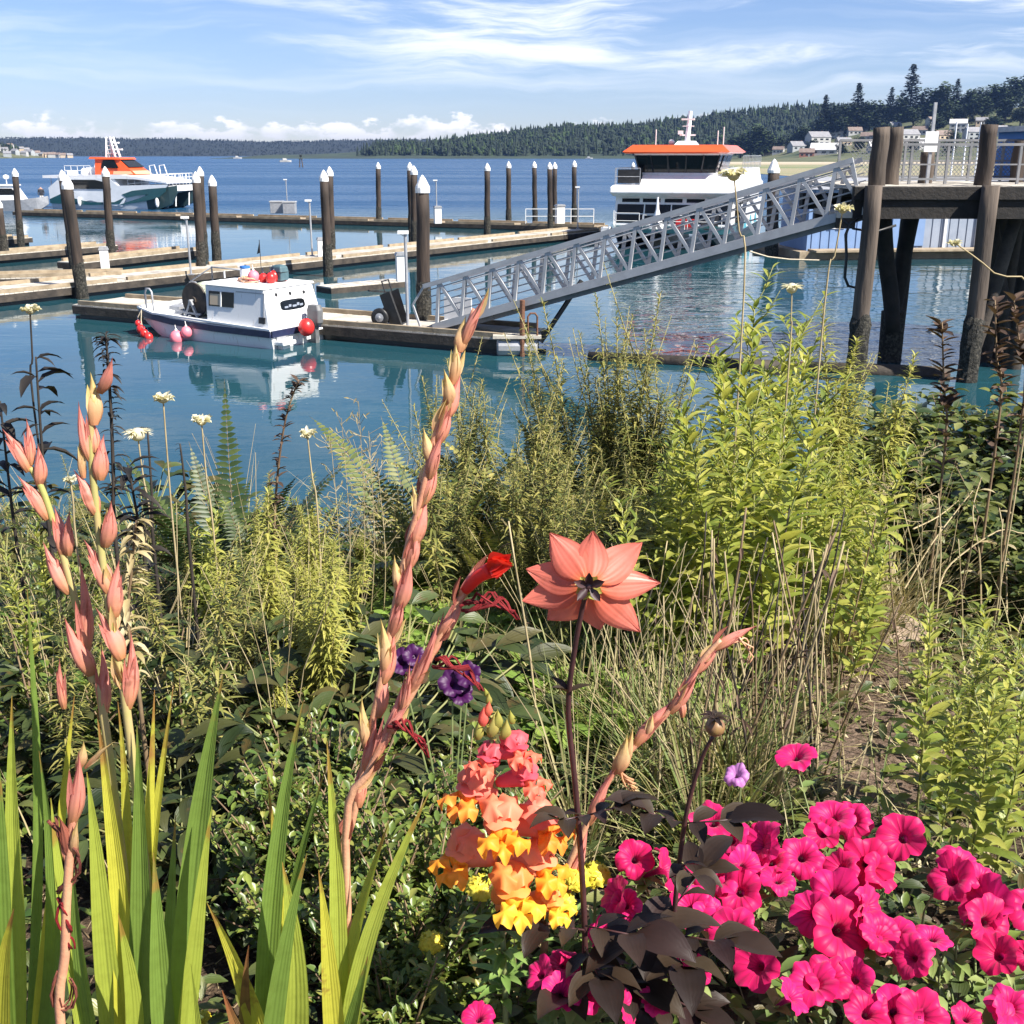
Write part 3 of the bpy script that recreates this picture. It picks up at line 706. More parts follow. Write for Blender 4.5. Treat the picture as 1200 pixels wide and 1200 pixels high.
m = MB(); q0, q1 = cart_pt(1, -.26, -.5), cart_pt(1, .26, -.5); e = V((-.10, 0, .32)); m.tube([q0, q0 + e, q1 + e, q1], .022, 8); m.bar((-.12, -.4, .27), (-.12, .4, .27), .03); m.build('handle', M['black'], ct)

# ---- work skiff with the net reel
SD = Matrix.Rotation(R(-4), 3, 'Z') @ -ADIR                                            # bow to the left
SKRZ = math.atan2(SD.y, SD.x); SKS = (.84, 1.05, .93)
st_near = PZ(318, 410, 0); SL, SB = 6.5, 2.35
side_in = V((-SD.y, SD.x, 0)); side_in = side_in if side_in.y > 0 else -side_in
so = st_near + side_in * (SB * SKS[1] / 2)                      # middle of the transom at the waterline
sk = thing('work_skiff', 'weathered white work skiff with boxy cabin, navy stripe and net reel', 'boat', so, SKRZ); sk.scale = SKS
# local: +x to the bow, y to port; the side seen is local y = sgn * SB / 2
sg = 1 if (Matrix.Rotation(SKRZ, 3, 'Z') @ V((0, 1, 0))).dot(side_in) < 0 else -1
secs = []
for x, zb, zt, wy, wb in ((0, -.25, .56, 1, .9), (2.5, -.25, .58, 1, .92), (4.6, -.2, .66, 1, .9), (5.6, .05, .74, .95, .8), (6.2, .36, .80, .86, .75), (6.5, .60, .84, .80, .72)):
    h2 = SB / 2; secs.append([(x, -h2 * wy, zt), (x, -h2 * wb, zb), (x, h2 * wb, zb), (x, h2 * wy, zt)])
M['skiff_white'] = mat('chipped_white_paint', (.74, .75, .75), (.40, .34, .28), 4.5, .5, .004, 20, stretch=(2.2, 2.2, .45), detail=8, lo=.60, hi=.74)
m = MB(); m.loft(secs); m.build('hull', M['skiff_white'], sk)
m = MB()
for s in (-1, 1):
    ring = []
    for (x, zb, zt, wy, wb) in ((0, 0, .56, 1, 0), (2.5, 0, .58, 1, 0), (4.6, 0, .66, 1, 0), (5.6, 0, .74, .95, 0), (6.2, 0, .80, .86, 0), (6.48, 0, .84, .80, 0)):
        h2 = SB / 2 * wy; ring.append([(x, s * (h2 + .03), zt - .02), (x, s * (h2 + .03), zt - .21), (x, s * (h2 - .06), zt - .21), (x, s * (h2 - .06), zt - .02)])
    m.loft(ring)
m.box((-.03, 0, .45), (.07, SB * .98, .2)); m.build('navy_stripe', M['navy'], sk)
m = MB()
for s in (-1, 1): m.bar((0, s * SB * .49, .58), (5.5, s * SB * .48, .745), .10, .06); m.bar((5.5, s * SB * .48, .745), (6.45, s * SB * .40, .85), .10, .06)
m.bar((6.45, -SB * .42, .86), (6.45, SB * .42, .86), .12, .08); m.build('gunwale', M['skiff_white'], sk)
m = MB(); m.box((4.9, 0, .50), (2.6, SB * .86, .04)); m.build('deck', M['deck'], sk)
# cabin
x0, x1 = .10, 2.95; h2 = SB / 2 - .08; zc = 1.72
m = MB(); m.loft([[(x0, -h2, .56), (x1, -h2, .58), (x1, h2, .58), (x0, h2, .56)], [(x0 + .30, -h2 + .12, zc), (x1 + .12, -h2 + .12, zc + .04), (x1 + .12, h2 - .12, zc + .04), (x0 + .30, h2 - .12, zc)]])
cb = m.build('cabin', M['skiff_white'], sk, bevel=.04)
m = MB(); m.loft([[(x0 + .26, -h2 + .06, zc + .012), (x1 + .2, -h2 + .06, zc + .05), (x1 + .2, h2 - .06, zc + .05), (x0 + .26, h2 - .06, zc + .012)], [(x0 + .28, -h2 + .1, zc + .07), (x1 + .18, -h2 + .1, zc + .11), (x1 + .18, h2 - .1, zc + .11), (x0 + .28, h2 - .1, zc + .07)]]); m.build('roof', M['skiff_white'], sk)
def on_side(x, z, out=.0):                            # a point on the cabin's seen side
    k = (z - .57) / (zc - .57); return V((x, sg * (h2 - .12 * k + out), z))
def side_quad(xa, xb, za, zb, out, th, name, mm, par):
    m = MB(); m.loft([[on_side(xa, za, out), on_side(xb, za, out), on_side(xb, zb, out), on_side(xa, zb, out)], [on_side(xa, za, out + th), on_side(xb, za, out + th), on_side(xb, zb, out + th), on_side(xa, zb, out + th)]]); return m.build(name, mm, par)
wn = side_quad(1.72, 2.86, 1.13, 1.58, -.01, .03, 'window', M['glass'], sk)
side_quad(2.26, 2.31, 1.13, 1.58, .02, .02, 'window_divider', M['skiff_white'], wn)
side_quad(2.33, 2.80, 1.17, 1.5, .021, .004, 'curtain', M['house_tan'], wn)
side_quad(.36, .40, .72, 1.62, -.01, .025, 'door_edge', M['galv'], sk); side_quad(.36, 1.62, 1.60, 1.63, -.01, .025, 'door_edge', M['galv'], sk)
side_quad(.30, .56, .74, .92, -.01, .05, 'vent', M['black'], sk)
def on_back(y, z, out=0): k = (z - .56) / (zc - .56); return V((x0 + .30 * k - out, y, z))
m = MB(); n = 22
def rounded(cy, cz, w_, h_, nn=20):
    r_ = []
    for i in range(nn):
        a = 2 * PI * i / nn; q = 4.0; r_.append((cy + w_ / 2 * math.copysign(abs(math.cos(a)) ** (2 / q), math.cos(a)), cz + h_ / 2 * math.copysign(abs(math.sin(a)) ** (2 / q), math.sin(a))))
    return r_
ro = rounded(0, 1.20, .98, .30); m.loft([[on_back(y, z, -.01) for y, z in ro], [on_back(y, z, .02) for y, z in ro]]); bw = m.build('back_window', M['glass'], sk)
m = MB()
for y, w_, h_ in ((-.33, .12, .09), (-.2, .10, .13), (-.05, .16, .08), (.13, .10, .11), (.28, .14, .07)): m.box(on_back(y, 1.10 + h_ / 2, .022), (.006, w_, h_))
m.build('gear_behind_glass', M['grey_wall'], bw)
for y, z in ((-.55, 1.50), (0, 1.52), (.55, 1.54)):
    m = MB(); ro = [(y + .055 * math.cos(2 * PI * i / 12), z + .055 * math.sin(2 * PI * i / 12)) for i in range(12)]; m.loft([[on_back(a, c_, -.01) for a, c_ in ro], [on_back(a, c_, .012) for a, c_ in ro]]); m.build('vent_hole', M['black'], sk)
# reel
rx, rzc = 3.95, 1.22
Mx = Matrix.Rotation(PI / 2, 3, 'X')
m = MB(); m.lathe([(.30, -.6), (.52, -.55), (.56, -.2), (.53, .2), (.56, .5), (.50, .6), (.3, .62)], 26, 0, Mx, (rx, 0, rzc))
reel = thing('net_reel', 'round net reel wound with pale green netting on the skiff', 'reel', so + Matrix.Rotation(SKRZ, 3, 'Z') @ V((0, 0, 0)), SKRZ); reel.scale = (.86, 1.0, .9)
m.build('net', M['netting'], reel, smooth=True)
for s in (-1, 1):
    m = MB(); m.lathe([(.1, -.03), (.56, -.03), (.58, 0), (.56, .03), (.1, .03)], 28, 0, Mx, (rx, s * .68, rzc)); m.lathe([(.01, -.02), (.12, -.06), (.12, .06), (.01, .08)], 14, 0, Mx, (rx, s * .70, rzc)); m.build('flange', M['reel_black'], reel)
    m = MB()
    for e in (-.35, .35): m.bar((rx, s * .84, rzc), (rx + e, s * .84, .54), .07)
    m.bar((rx - .42, s * .84, .80), (rx + .75, s * .84, .84), .06); m.build('stand', M['galv'], reel)
m = MB(); m.tube([(rx, -.9, rzc), (rx, .9, rzc)], .04, 8); m.build('axle', M['galv'], reel)
def on_skiff(name, label, cat, loc, group=None):
    p = so + Matrix.Rotation(SKRZ, 3, 'Z') @ V((loc[0] * SKS[0], loc[1] * sg * SKS[1], loc[2] * SKS[2])); return thing(name, label, cat, p, SKRZ, group)
# bow hoops belong to the skiff
for x, s in ((5.95, 1), (6.1, -1)):
    m = MB(); y = sg * s * SB * .40; m.tube([(x + .14, y, .8), (x + .14, y, 1.35), (x + .06, y, 1.47), (x - .10, y, 1.47), (x - .2, y, 1.38), (x - .22, y, .78)], .032, 8); m.build('bow_hoop', M['galv'], sk, smooth=True)
m = MB(); m.tube([(5.8, sg * .2, .82), (6.0, -sg * 1.0, 1.05)], .05, 8); m.box((5.5, 0, .72), (.5, .7, .28)); m.box((4.9, sg * .45, .62), (.4, .5, .22)); m.build('bow_fittings', M['galv'], sk)
m = MB(); m.tube([(4.8, -sg * .7, .6), (4.8, -sg * .7, 2.05), (3.2, -sg * .7, 2.02)], .03, 8); m.tube([(4.8, -sg * .7, 2.05), (6.0, -sg * .7, 1.5)], .025, 8); m.tube([(4.5, -sg * .95, .6), (4.5, -sg * .95, 1.9)], .03, 8); m.build('pipe_frame', M['galv'], sk, smooth=True)
m = MB(); m.tube([(2.4, -sg * .7, 1.8), (2.4, -sg * .7, 3.0)], .012, 5); m.add([(2.4, -sg * .7, 2.95), (2.4, -sg * .7, 2.6), (2.55, -sg * .7, 2.55)], [(0, 1, 2)]); m.build('antenna', M['black'], sk)
m = MB(); m.tube([(1.9, sg * .1, 1.78), (1.9, sg * .1, 1.98)], .1, 10); m.build('roof_vent', M['white_paint'], sk)
# outboard
ob = on_skiff('outboard_motor', 'grey outboard motor hung on the skiff transom', 'motor', (-.28, -.35, .1)); m = MB()
m.loft([[(x * .9 * k, y * .8 * k, z) for x, y in ((-.26, -.16), (.16, -.18), (.2, 0), (.16, .18), (-.26, .16), (-.32, 0))] for z, k in ((.42, .8), (.5, 1), (.85, 1.02), (1.0, .8))]); m.build('cowling', M['grey_plastic'], ob, bevel=.03)
m = MB(); m.box((0, 0, .1), (.18, .16, .7)); m.box((.14, 0, .4), (.14, .3, .3)); m.box((-.05, 0, -.3), (.34, .05, .1)); m.lathe([(.03, -.2), (.07, -.1), (.07, .15), (.02, .22)], 10, 0, Matrix.Rotation(PI / 2, 3, 'Y'), (-.05, 0, -.42)); m.build('leg', M['grey_plastic'], ob)
m = MB(); m.bar((0.02, -.35, .28), (.1, .35, .26), .05); m.box((.13, 0, .12), (.06, .5, .2)); m.build('bracket', M['white_paint'], ob)
sw = on_skiff('swim_step', 'white chipped bracket on the skiff transom below the motor', 'step', (-.2, .8, .05)); m = MB()
m.box((0, 0, .12), (.36, .55, .12)); m.box((.05, 0, -.08), (.22, .3, .3)); m.build('step', M['skiff_white'], sw, bevel=.03); m = MB(); m.box((.14, 0, .28), (.05, .4, .2)); m.build('bracket', M['galv'], sw)
def buoy(label, loc, r, mm, group, name='buoy'):
    t = on_skiff(name, label, 'buoy', loc, group); m = MB(); m.ball((0, 0, 0), (r, r, r * 1.12), 16, 10); m.build('float', M[mm], t, smooth=True)
    m = MB(); m.lathe([(r * .2, r * 1.02), (r * .22, r * 1.2), (r * .12, r * 1.36)], 8); m.tube([(0, 0, r * 1.3), (.02, 0, r * 1.3 + .12)], .012, 5); m.build('eye', M['white_paint' if mm == 'pink' else 'navy'], t)
buoy('large red buoy hanging beside the outboard motor', (-.42, .12, .55), .23, 'red', 'buoys of the skiff')
buoy('pale pink ball buoy floating at the skiff side', (4.05, SB / 2 + .25, .10), .20, 'pink', 'buoys of the skiff')
buoy('pink ball buoy half hidden behind the pale pink one', (3.72, SB / 2 + .12, .28), .16, 'pink', 'buoys of the skiff')
for i, (x, y, z, r) in enumerate([(5.75, 1.35, .10, .13), (5.98, 1.30, .22, .13), (6.3, 1.15, .36, .10), (5.45, 1.42, .02, .13)]):
    buoy(['red float of the bow cluster resting lowest but one', 'middle red float of the cluster hung at the skiff bow', 'smallest and topmost red float at the skiff bow', 'red float nearest the pink buoy in the bow cluster'][i], (x, y, z), r, 'red', 'red floats at the bow')
for i, (x, y, r, mm) in enumerate([(1.05, .1, .15, 'red'), (1.25, -.2, .16, 'red'), (1.45, .05, .13, 'red'), (1.72, .2, .17, 'pink'), (1.15, -.5, .13, 'red')]):
    buoy(['red float in front of the teal tarp on the cabin roof', 'biggest red float lying on the skiff cabin roof', 'small red float between others on the cabin roof', 'pink float lying on the skiff cabin roof', 'red float at the far side of the cabin roof'][i], (x, y, zc + .08 + r), r, mm, 'floats on the cabin roof')
tb = on_skiff('folded_tarp', 'dark teal tarp bundle on the cabin roof behind red floats', 'tarp', (1.15, -.35, zc + .12)); m = MB(); m.loft([[(x * k, y * k, z) for x, y in ((-.28, -.2), (.28, -.22), (.3, .2), (-.26, .22))] for z, k in ((0, 1), (.3, 1.05), (.5, .9), (.55, .4))]); m.build('tarp', M['tarp'], tb, bevel=.05); tb.scale = (.75, .8, .8)
m = MB(); m.bar((-.29, 0, .3), (.31, 0, .3), .47, .02); m.build('strap', M['black'], tb)
nb = on_skiff('rope_heap', 'heap of orange and tan rope on the cabin roof', 'rope', (1.95, .25, zc + .10)); m = MB()
for i in range(9):
    a0 = ru(0, 6); rr = ru(.12, .3); c_ = V((ru(-.15, .15), ru(-.12, .12), ru(0, .12))); m.tube([c_ + V((math.cos(a0 + k * .7) * rr, math.sin(a0 + k * .7) * rr * .8, ru(0, .05))) for k in range(10)], .022, 5)
tag(m.build('coil', mat('orange_pot_rope', (.70, .26, .14), (.62, .44, .30), 5, .9), nb))
m = MB(); m.tube([(-.3, 0, .02), (-.5, .1, .0), (-.7, .35, -.02)], .02, 5); m.build('loose_end', M['rope'], nb)
cn2 = on_skiff('jerry_can', 'blue lidded white can at the front of the cabin roof', 'can', (2.75, -.35, zc + .1)); m = MB(); m.lathe([(.14, 0), (.15, .02), (.15, .25), (.12, .3)], 14); m.build('body', M['white_paint'], cn2); m = MB(); m.lathe([(.15, .3), (.15, .36), (.02, .37)], 14); m.build('lid', M['bright_blue'], cn2)
cl = on_skiff('mooring_line', 'tan mooring line from the skiff bow down to its floats', 'rope', (6.2, 1.05, .8)); m = MB(); m.tube([(0, 0, 0), (-.05, .1, -.3), (-.25, .25, -.6)], .015, 5); m.tube([(0, 0, 0), (.12, .08, -.25), (.1, .1, -.42)], .015, 5); m.build('line', M['rope'], cl)

# ---- gangway
GA, GB = P(512, 386, 31.0), P(1012, 246, 26.6)         # near lower chord
GA.z = .62
gd = GB - GA; GL = gd.length; gh = V((gd.x, gd.y, 0)).normalized(); gw = V((-gh.y, gh.x, 0)); gup = gw.cross(gd.normalized()); gup = gup if gup.z > 0 else -gup
gx = gd.normalized(); GW, GH, NP = 1.7, 1.15, 14
gg = thing('gangway', 'long grey aluminium truss gangway sloping from the pier to the float', 'gangway', GA)
def gp(s, w_, h_): return gx * s + gw * w_ + gup * h_
for wi, nm in ((0, 'near'), (GW, 'far')):
    m = MB(); m.bar(gp(-.1, wi, 0), gp(GL, wi, 0), .13, .20, 0, gup); m.bar(gp(-.05, wi, GH), gp(GL, wi, GH), .12, .12, 0, gup)
    ln_ = .42
    for i in range(NP + 1):
        s = GL * i / NP; s0, s1 = max(.04, s), min(GL - .04, s + ln_)
        if i < NP or wi == 0: m.bar(gp(min(s0, GL - .05), wi, .1), gp(s1, wi, GH - .06), .085, .085, 0, gx)
        if i < NP: m.bar(gp(s1 + .04, wi, GH - .07), gp(s + GL / NP - .03, wi, .1), .08, .08, 0, gx)
    m.build('truss_side', M['alu'], gg)
    m = MB()
    for k in range(1, 6): m.tube([gp(0, wi + (.08 if wi == 0 else -.08), .1 + k * GH / 6.3), gp(GL, wi + (.08 if wi == 0 else -.08), .1 + k * GH / 6.3)], .018, 6)
    m.build('hand_rail', M['alu'], gg)
m = MB(); m.loft([[gp(0, .06, .06), gp(0, GW - .06, .06), gp(0, GW - .06, .10), gp(0, .06, .10)], [gp(GL, .06, .06), gp(GL, GW - .06, .06), gp(GL, GW - .06, .10), gp(GL, .06, .10)]])
for i in range(NP + 1): m.bar(gp(GL * i / NP, .07, -.05), gp(GL * i / NP, GW - .07, -.05), .1, .22, 0, gup)
m.bar(gp(0, .15, -.16), gp(GL, .15, -.16), .08, .14, 0, gup); m.build('walkway', M['alu_dark'], gg)  # dark metal and low beam stand in for the deep shade underneath
m = MB(); m.bar(gp(-.9, .25, -.06), gp(-.05, .25, .06), .10, .06); m.loft([[gp(-.95, .2, -.02) * 1, gp(-.95, GW - .2, -.02), gp(0, GW - .2, .1), gp(0, .2, .1)], [gp(-.95, .2, .0), gp(-.95, GW - .2, .0), gp(0, GW - .2, .12), gp(0, .2, .12)]])
m.bar(gp(-.05, 0, GH), gp(-.55, 0, GH * .65), .05); m.bar(gp(-.55, 0, GH * .65), gp(-.5, 0, -.05), .05); m.build('toe_plate', M['alu'], gg)
wp = thing('white_panel', 'white panel leaning on the float behind the gangway foot', 'panel', PZ(425 + 112, 385, .47), -.4); m = MB(); m.box((0, 0, .45), (.85, .05, .85)); m.build('board', M['white_paint'], wp); m = MB(); m.bar((0, .03, 0), (0, .45, .02), .05); m.bar((0, .04, .7), (0, .45, .02), .04); m.build('prop', M['galv'], wp)
# post and hoop at the float end, black strut and floats under the gangway
eh = thing('mooring_cleat_post', 'rusty hoop post at the end of the gangway float', 'post', PZ(612, 398, .45)); m = MB(); m.tube([(0, 0, -.5), (0, 0, 1.05)], .07, 8); m.tube([(.15, 0, 0), (.15, 0, .62), (.22, 0, .70), (.34, 0, .70), (.40, 0, .62), (.40, 0, 0)], .03, 6); m.build('post', M['rust'], eh); m = MB(); m.bar((.5, .2, -.1), (1.6, .6, 1.5), .10); m.build('strut', M['black'], eh)
eb = thing('float_pontoon', 'pale drum float at the tip of the gangway dock', 'float', PZ(606, 413, .1)); m = MB(); m.lathe([(.2, -.55), (.28, -.5), (.28, .5), (.2, .55)], 14, 0, Matrix.Rotation(PI / 2, 3, 'Y'), (0, .2, .12)); m.build('drum', M['galv'], eb); m = MB(); m.box((0, .2, .42), (1.3, .6, .08)); m.build('plank', M['deck'], eb)

# ---- pier on piles
PY = 26.6
def ppt(px, py, Y=PY): return P(px, py, Y)
dk = ppt(1003, 218).z; x0p = ppt(1002, 218).x; x1p = x0p + 9.0; zt = dk
pr = thing('pier', 'heavy dark timber pier on piles at the right edge', 'pier', (x0p, PY, 0))
def pm(): return MB()
Ld = 9.0; Wd = 5.0
m = MB(); x = 0
while x < Ld: m.box((x + .1, Wd / 2, zt - .04 + ru(-.006, .006)), (.19, Wd, .08)); x += .2
m.build('deck', M['deck'], pr)
m = MB(); m.box((Ld / 2, -.06, zt - .16), (Ld + .1, .16, .30)); m.build('edge_beam', M['tarred'], pr, bevel=.02)
m = MB()
for yy in (.12, Wd * .5, Wd - .12): m.box((Ld / 2, yy, zt - .52), (Ld, .34, .42))
for xx in (1.2, 3.0, 4.6, 6.2, 7.8): m.box((xx, Wd / 2, zt - .20), (.3, Wd - .2, .22))
m.build('cap_beam', M['tarred'], pr)
def round_post(xl, yl, z0, z1, r, mm, name='pile', dx=0.0, dy=0.0):
    m = MB(); m.tube([(xl + dx * k + .015 * math.sin(k * 9 + xl), yl + dy * k, z0 + (z1 - z0) * k) for k in [i / 8 for i in range(9)]], [r * (1.04 - .05 * i / 8) * ru(.98, 1.02) for i in range(9)], 14); o_ = m.build(name, M[mm], pr, smooth=True)
    return o_
for px, r in ((1012, .195), (1146, .20)): round_post(ppt(px, 290).x - x0p, -.32, -1.5, dk + .02, r, 'pile_pale')
for px in (1012, 1146):
    m = MB(); xl = ppt(px, 290).x - x0p; vs = []; nn = 16
    for i in range(13):
        z = -1 + 2.6 * i / 12
        for j in range(nn): a = 2 * PI * j / nn; q = .20 * (1.1 + .2 * rnd()) if i < 12 else .19; vs.append((xl + math.cos(a) * q, -.32 + math.sin(a) * q, z + ru(-.05, .05)))
    m.add(vs, [(i * nn + j, i * nn + (j + 1) % nn, (i + 1) * nn + (j + 1) % nn, (i + 1) * nn + j) for i in range(12) for j in range(nn)])
    m.build('barnacle_collar', M['mussel'], pr)
cx = ppt(1047, 370, PY + 2.5).x - x0p
round_post(ppt(1028, 268, PY + 2.5).x - x0p, 2.3, dk - .6, .8, .2, 'tarred', dx=cx - (ppt(1028, 268, PY + 2.5).x - x0p) - .02)
round_post(ppt(1071, 264, PY + 2.5).x - x0p, 2.7, dk - .6, .8, .2, 'tarred', dx=cx - (ppt(1071, 264, PY + 2.5).x - x0p) + .02)
round_post(cx, 2.5, -1.5, 1.3, .30, 'mussel')
for px, yl in ((1168, 2.4), (1186, 2.6), (1205, 1.4), (1176, 4.6), (1060, 4.7), (1235, 2.5)): round_post(ppt(px, 300, PY + yl).x - x0p, yl, -1.5, dk - .6, .2, 'timber')
round_post(ppt(1158, 270, PY + 1.5).x - x0p, 1.5, dk - .6, -1, .16, 'timber', dx=1.3)
round_post(ppt(1190, 270, PY + 1.0).x - x0p, 1.0, dk - .6, -1, .16, 'timber', dx=-.9)
# posts that rise above the deck
for px, top, yl, r, mm in ((1030, 149, .25, .19, 'pile_pale'), (1047, 149, 1.3, .18, 'pile_pale'), (1156, 146, .3, .19, 'pile'), (1086, 178, 2.6, .17, 'pile_pale'), (1193, 165, 3.6, .17, 'pile')):
    z1 = ppt(px, top, PY + yl).z; round_post(ppt(px, (top + 217) / 2, PY + yl).x - x0p, yl, dk - .3, z1, r, mm, 'bollard_post')
# rails along the far side and returning
rl = thing('pier_railing', 'grey metal railing with mesh infill on the pier deck', 'railing', (x0p, PY, dk), 0)
for (xa, ya, xb, yb) in ((.9, Wd - .3, Ld - .2, Wd - .3), (.9, 1.6, Ld - .2, 1.6)):
    zt2 = 1.05 if ya > 3 else .92
    m = MB(); n = 9
    for i in range(n + 1): k = i / n; m.bar((xa + (xb - xa) * k, ya, 0), (xa + (xb - xa) * k, ya, zt2), .06)
    m.bar((xa, ya, zt2), (xb, yb, zt2), .07, .06); m.bar((xa, ya, .12), (xb, yb, .12), .05); m.bar((xa, ya, zt2 * .5), (xb, yb, zt2 * .5), .035); m.build('rail', M['alu_dark'], rl)
    if ya > 3:
        m = MB(); x = xa
        while x < xb:
            m.bar((x, ya, .12), (x + .9, ya, zt2), .012); m.bar((x + .9, ya, .12), (x, ya, zt2), .012); x += .11
        m.build('mesh_infill', M['alu_dark'], rl)
sp = ppt(1091, 178, PY + 2.2); sn = thing('pier_sign', 'blank white square sign on a post above the pier rail', 'sign', (sp.x, sp.y, dk)); m = MB(); m.bar((0, .05, 0), (0, .05, 1.9), .07); m.build('post', M['galv'], sn)
m = MB(); zs = ppt(1091, 166, PY + 2.2).z - dk; m.box((-.02, 0, zs), (.32, .03, .48)); m.build('board', M['white_paint'], sn)
bsp = ppt(1219, 215, PY + 3.5); bs = thing('blue_shed', 'bright blue shed with white trim at the right edge of the pier', 'shed', (bsp.x, bsp.y, dk)); m = MB(); hz = ppt(1184, 152, PY + 3.5).z - dk
m.box((1.6, 1.5, hz / 2), (3.2, 3, hz)); m.build('wall', M['bright_blue'], bs)
m = MB(); m.box((-.02, -.02, hz / 2), (.14, .14, hz)); m.build('corner_trim', M['white_paint'], bs)
m = MB(); m.loft([[(-.25, -.3, hz - .02), (3.4, -.3, hz + .05), (3.4, 3.2, hz + .05), (-.25, 3.2, hz - .02)], [(-.25, -.3, hz + .12), (3.4, -.3, hz + .2), (3.4, 3.2, hz + .2), (-.25, 3.2, hz + .12)]]); m.build('roof', M['galv'], bs)
hs_ = thing('hanging_hose', 'black hose looping down under the pier', 'hose', ppt(1000, 262)); m = MB(); a_ = ppt(1000, 262)
m.tube([V(ppt(px, py)) - a_ for px, py in ((1006, 258), (996, 262), (991, 275), (992, 300), (990, 325), (994, 335), (1002, 337), (1010, 330))], .035, 6); m.tube([V(ppt(px, py)) - a_ for px, py in ((985, 255), (1000, 268), (1025, 272), (1050, 264))], .03, 6); m.build('hose', M['black'], hs_, smooth=True)
lb = thing('log_boom', 'dark floating log boom behind the tall weeds', 'log', PZ(940, 434, 0)); a_ = PZ(940, 434, 0); m = MB()
m.tube([V((p.x, p.y, .02)) - a_ for p in (PZ(690, 421, 0), PZ(860, 430, 0), PZ(940, 434, 0))], [.19, .21, .2], 12); m.tube([V((p.x, p.y, .03)) - a_ for p in (PZ(941, 434, 0), PZ(1030, 438, 0), PZ(1112, 441, 0))], [.2, .22, .2], 12); m.build('log', M['timber'], lb, smooth=True)
m = MB(); m.tube([(-.25, -.1, .12), (-.1, -.15, .24), (.15, -.1, .22), (.25, 0, .1)], .02, 6); m.build('chain', M['rust'], lb)
ln = thing('mooring_line', 'pale slack line from the ferry to the floating boathouse', 'rope', P(868, 288, 56)); a_ = P(868, 288, 56); m = MB(); m.tube([P(px, py, 56) - a_ for px, py in ((866, 287), (880, 295), (900, 301), (925, 304), (960, 305))], .04, 5); m.build('line', M['rope'], ln)
m = MB(); m.lathe([(.05, -.1), (.09, 0), (.05, .1)], 8); m.build('splice', M['rope'], ln)
# gangway landing platform
lp = thing('gangway_landing', 'short timber landing joining the gangway to the pier', 'landing', (x0p - .9, PY, 0)); m = MB(); m.box((.78, 1.1, GB.z - .12), (.42, 2.2, .12)); m.build('deck', M['deck'], lp); m = MB()
for yy in (0.1, 2.1): m.box((.78, yy, GB.z - .30), (.42, .2, .24))
m.build('beam', M['timber'], lp)

# ================================================================ FERRIES, BOATHOUSE, SMALL BOAT
def rail_run(m, pts, h, r=.02, mids=(.5,), post=.9):
    pts = [V(p) for p in pts]
    for a, b in zip(pts, pts[1:]):
        n = max(1, int((b - a).length / post))
        for i in range(n + 1): q = a.lerp(b, i / n); m.tube([q, q + V((0, 0, h))], r, 5)
        for k in (1.0, *mids): m.tube([a + V((0, 0, h * k)), b + V((0, 0, h * k))], r, 5)
def yquad(m, x0, x1, z0, z1, y, th, mi=0): m.box(((x0 + x1) / 2, y, (z0 + z1) / 2), (x1 - x0, th, z1 - z0), mi)

# ---- orange roofed catamaran ferry seen from the bow; local -y is the bow, x to the viewer's right
FY = 62.0; fp = PZ(779, 291, 0); FS = fp.y / 62.0
f2 = thing('passenger_ferry', 'white catamaran ferry with flat orange wheelhouse roof seen from its bow', 'ferry', fp, R(-17)); f2.scale = (1, 1, .86)
for s in (-1, 1):                                       # the two hulls
    secs = []
    for y, wx, zb, zt in ((-.9, .12, 1.0, 1.35), (1.0, .75, .1, 1.3), (4.5, 1.15, -.6, 1.25), (20, 1.2, -.6, 1.2)):
        secs.append([(s * 2.55 - wx, y, zt), (s * 2.55 - wx * .55, y, zb), (s * 2.55 + wx * .55, y, zb), (s * 2.55 + wx, y, zt)])
    m = MB(); m.loft(secs); m.build('hull', M['hull_dark'], f2)
secs = []                                               # the raised side above the waterline, dark teal forward
for y, hx, zb, zt in ((-1.0, 2.9, 1.05, 1.30), (1.5, 3.55, .85, 1.35), (6, 3.75, .75, 1.5), (20, 3.75, .75, 1.5)):
    secs.append([(-hx, y, zt), (-hx * .97, y, zb), (hx * .97, y, zb), (hx, y, zt)])
m = MB(); m.loft(secs); m.build('bow_deck', M['teal'], f2)
m = MB()                                                # white and aqua wave along the sides
for s in (-1, 1):
    for (ya, yb, za, zb, mi) in ((4.2, 19.6, 1.0, 2.9, 0), ):
        m.add([(s * 3.78, ya, 1.45), (s * 3.78, ya + 1.5, .95), (s * 3.78, 19.9, .85), (s * 3.78, 19.9, 2.7), (s * 3.78, ya, 2.7)], [(0, 1, 2, 3, 4)])
m.build('side_plating', M['white_gel'], f2)
for s in (-1, 1):
    m = MB()
    for k in range(4):
        y = 6.2 + k * 3.4; pts = [V((s * 3.795, y + 1.9 * q / 7, .95 + .75 * math.sin(PI * q / 7) ** 1.2)) for q in range(8)]
        m.add(pts + [V((s * 3.795, y + 2.6, .9))], [tuple(range(9))])
    m.build('wave_stripe', M['aqua'], f2)
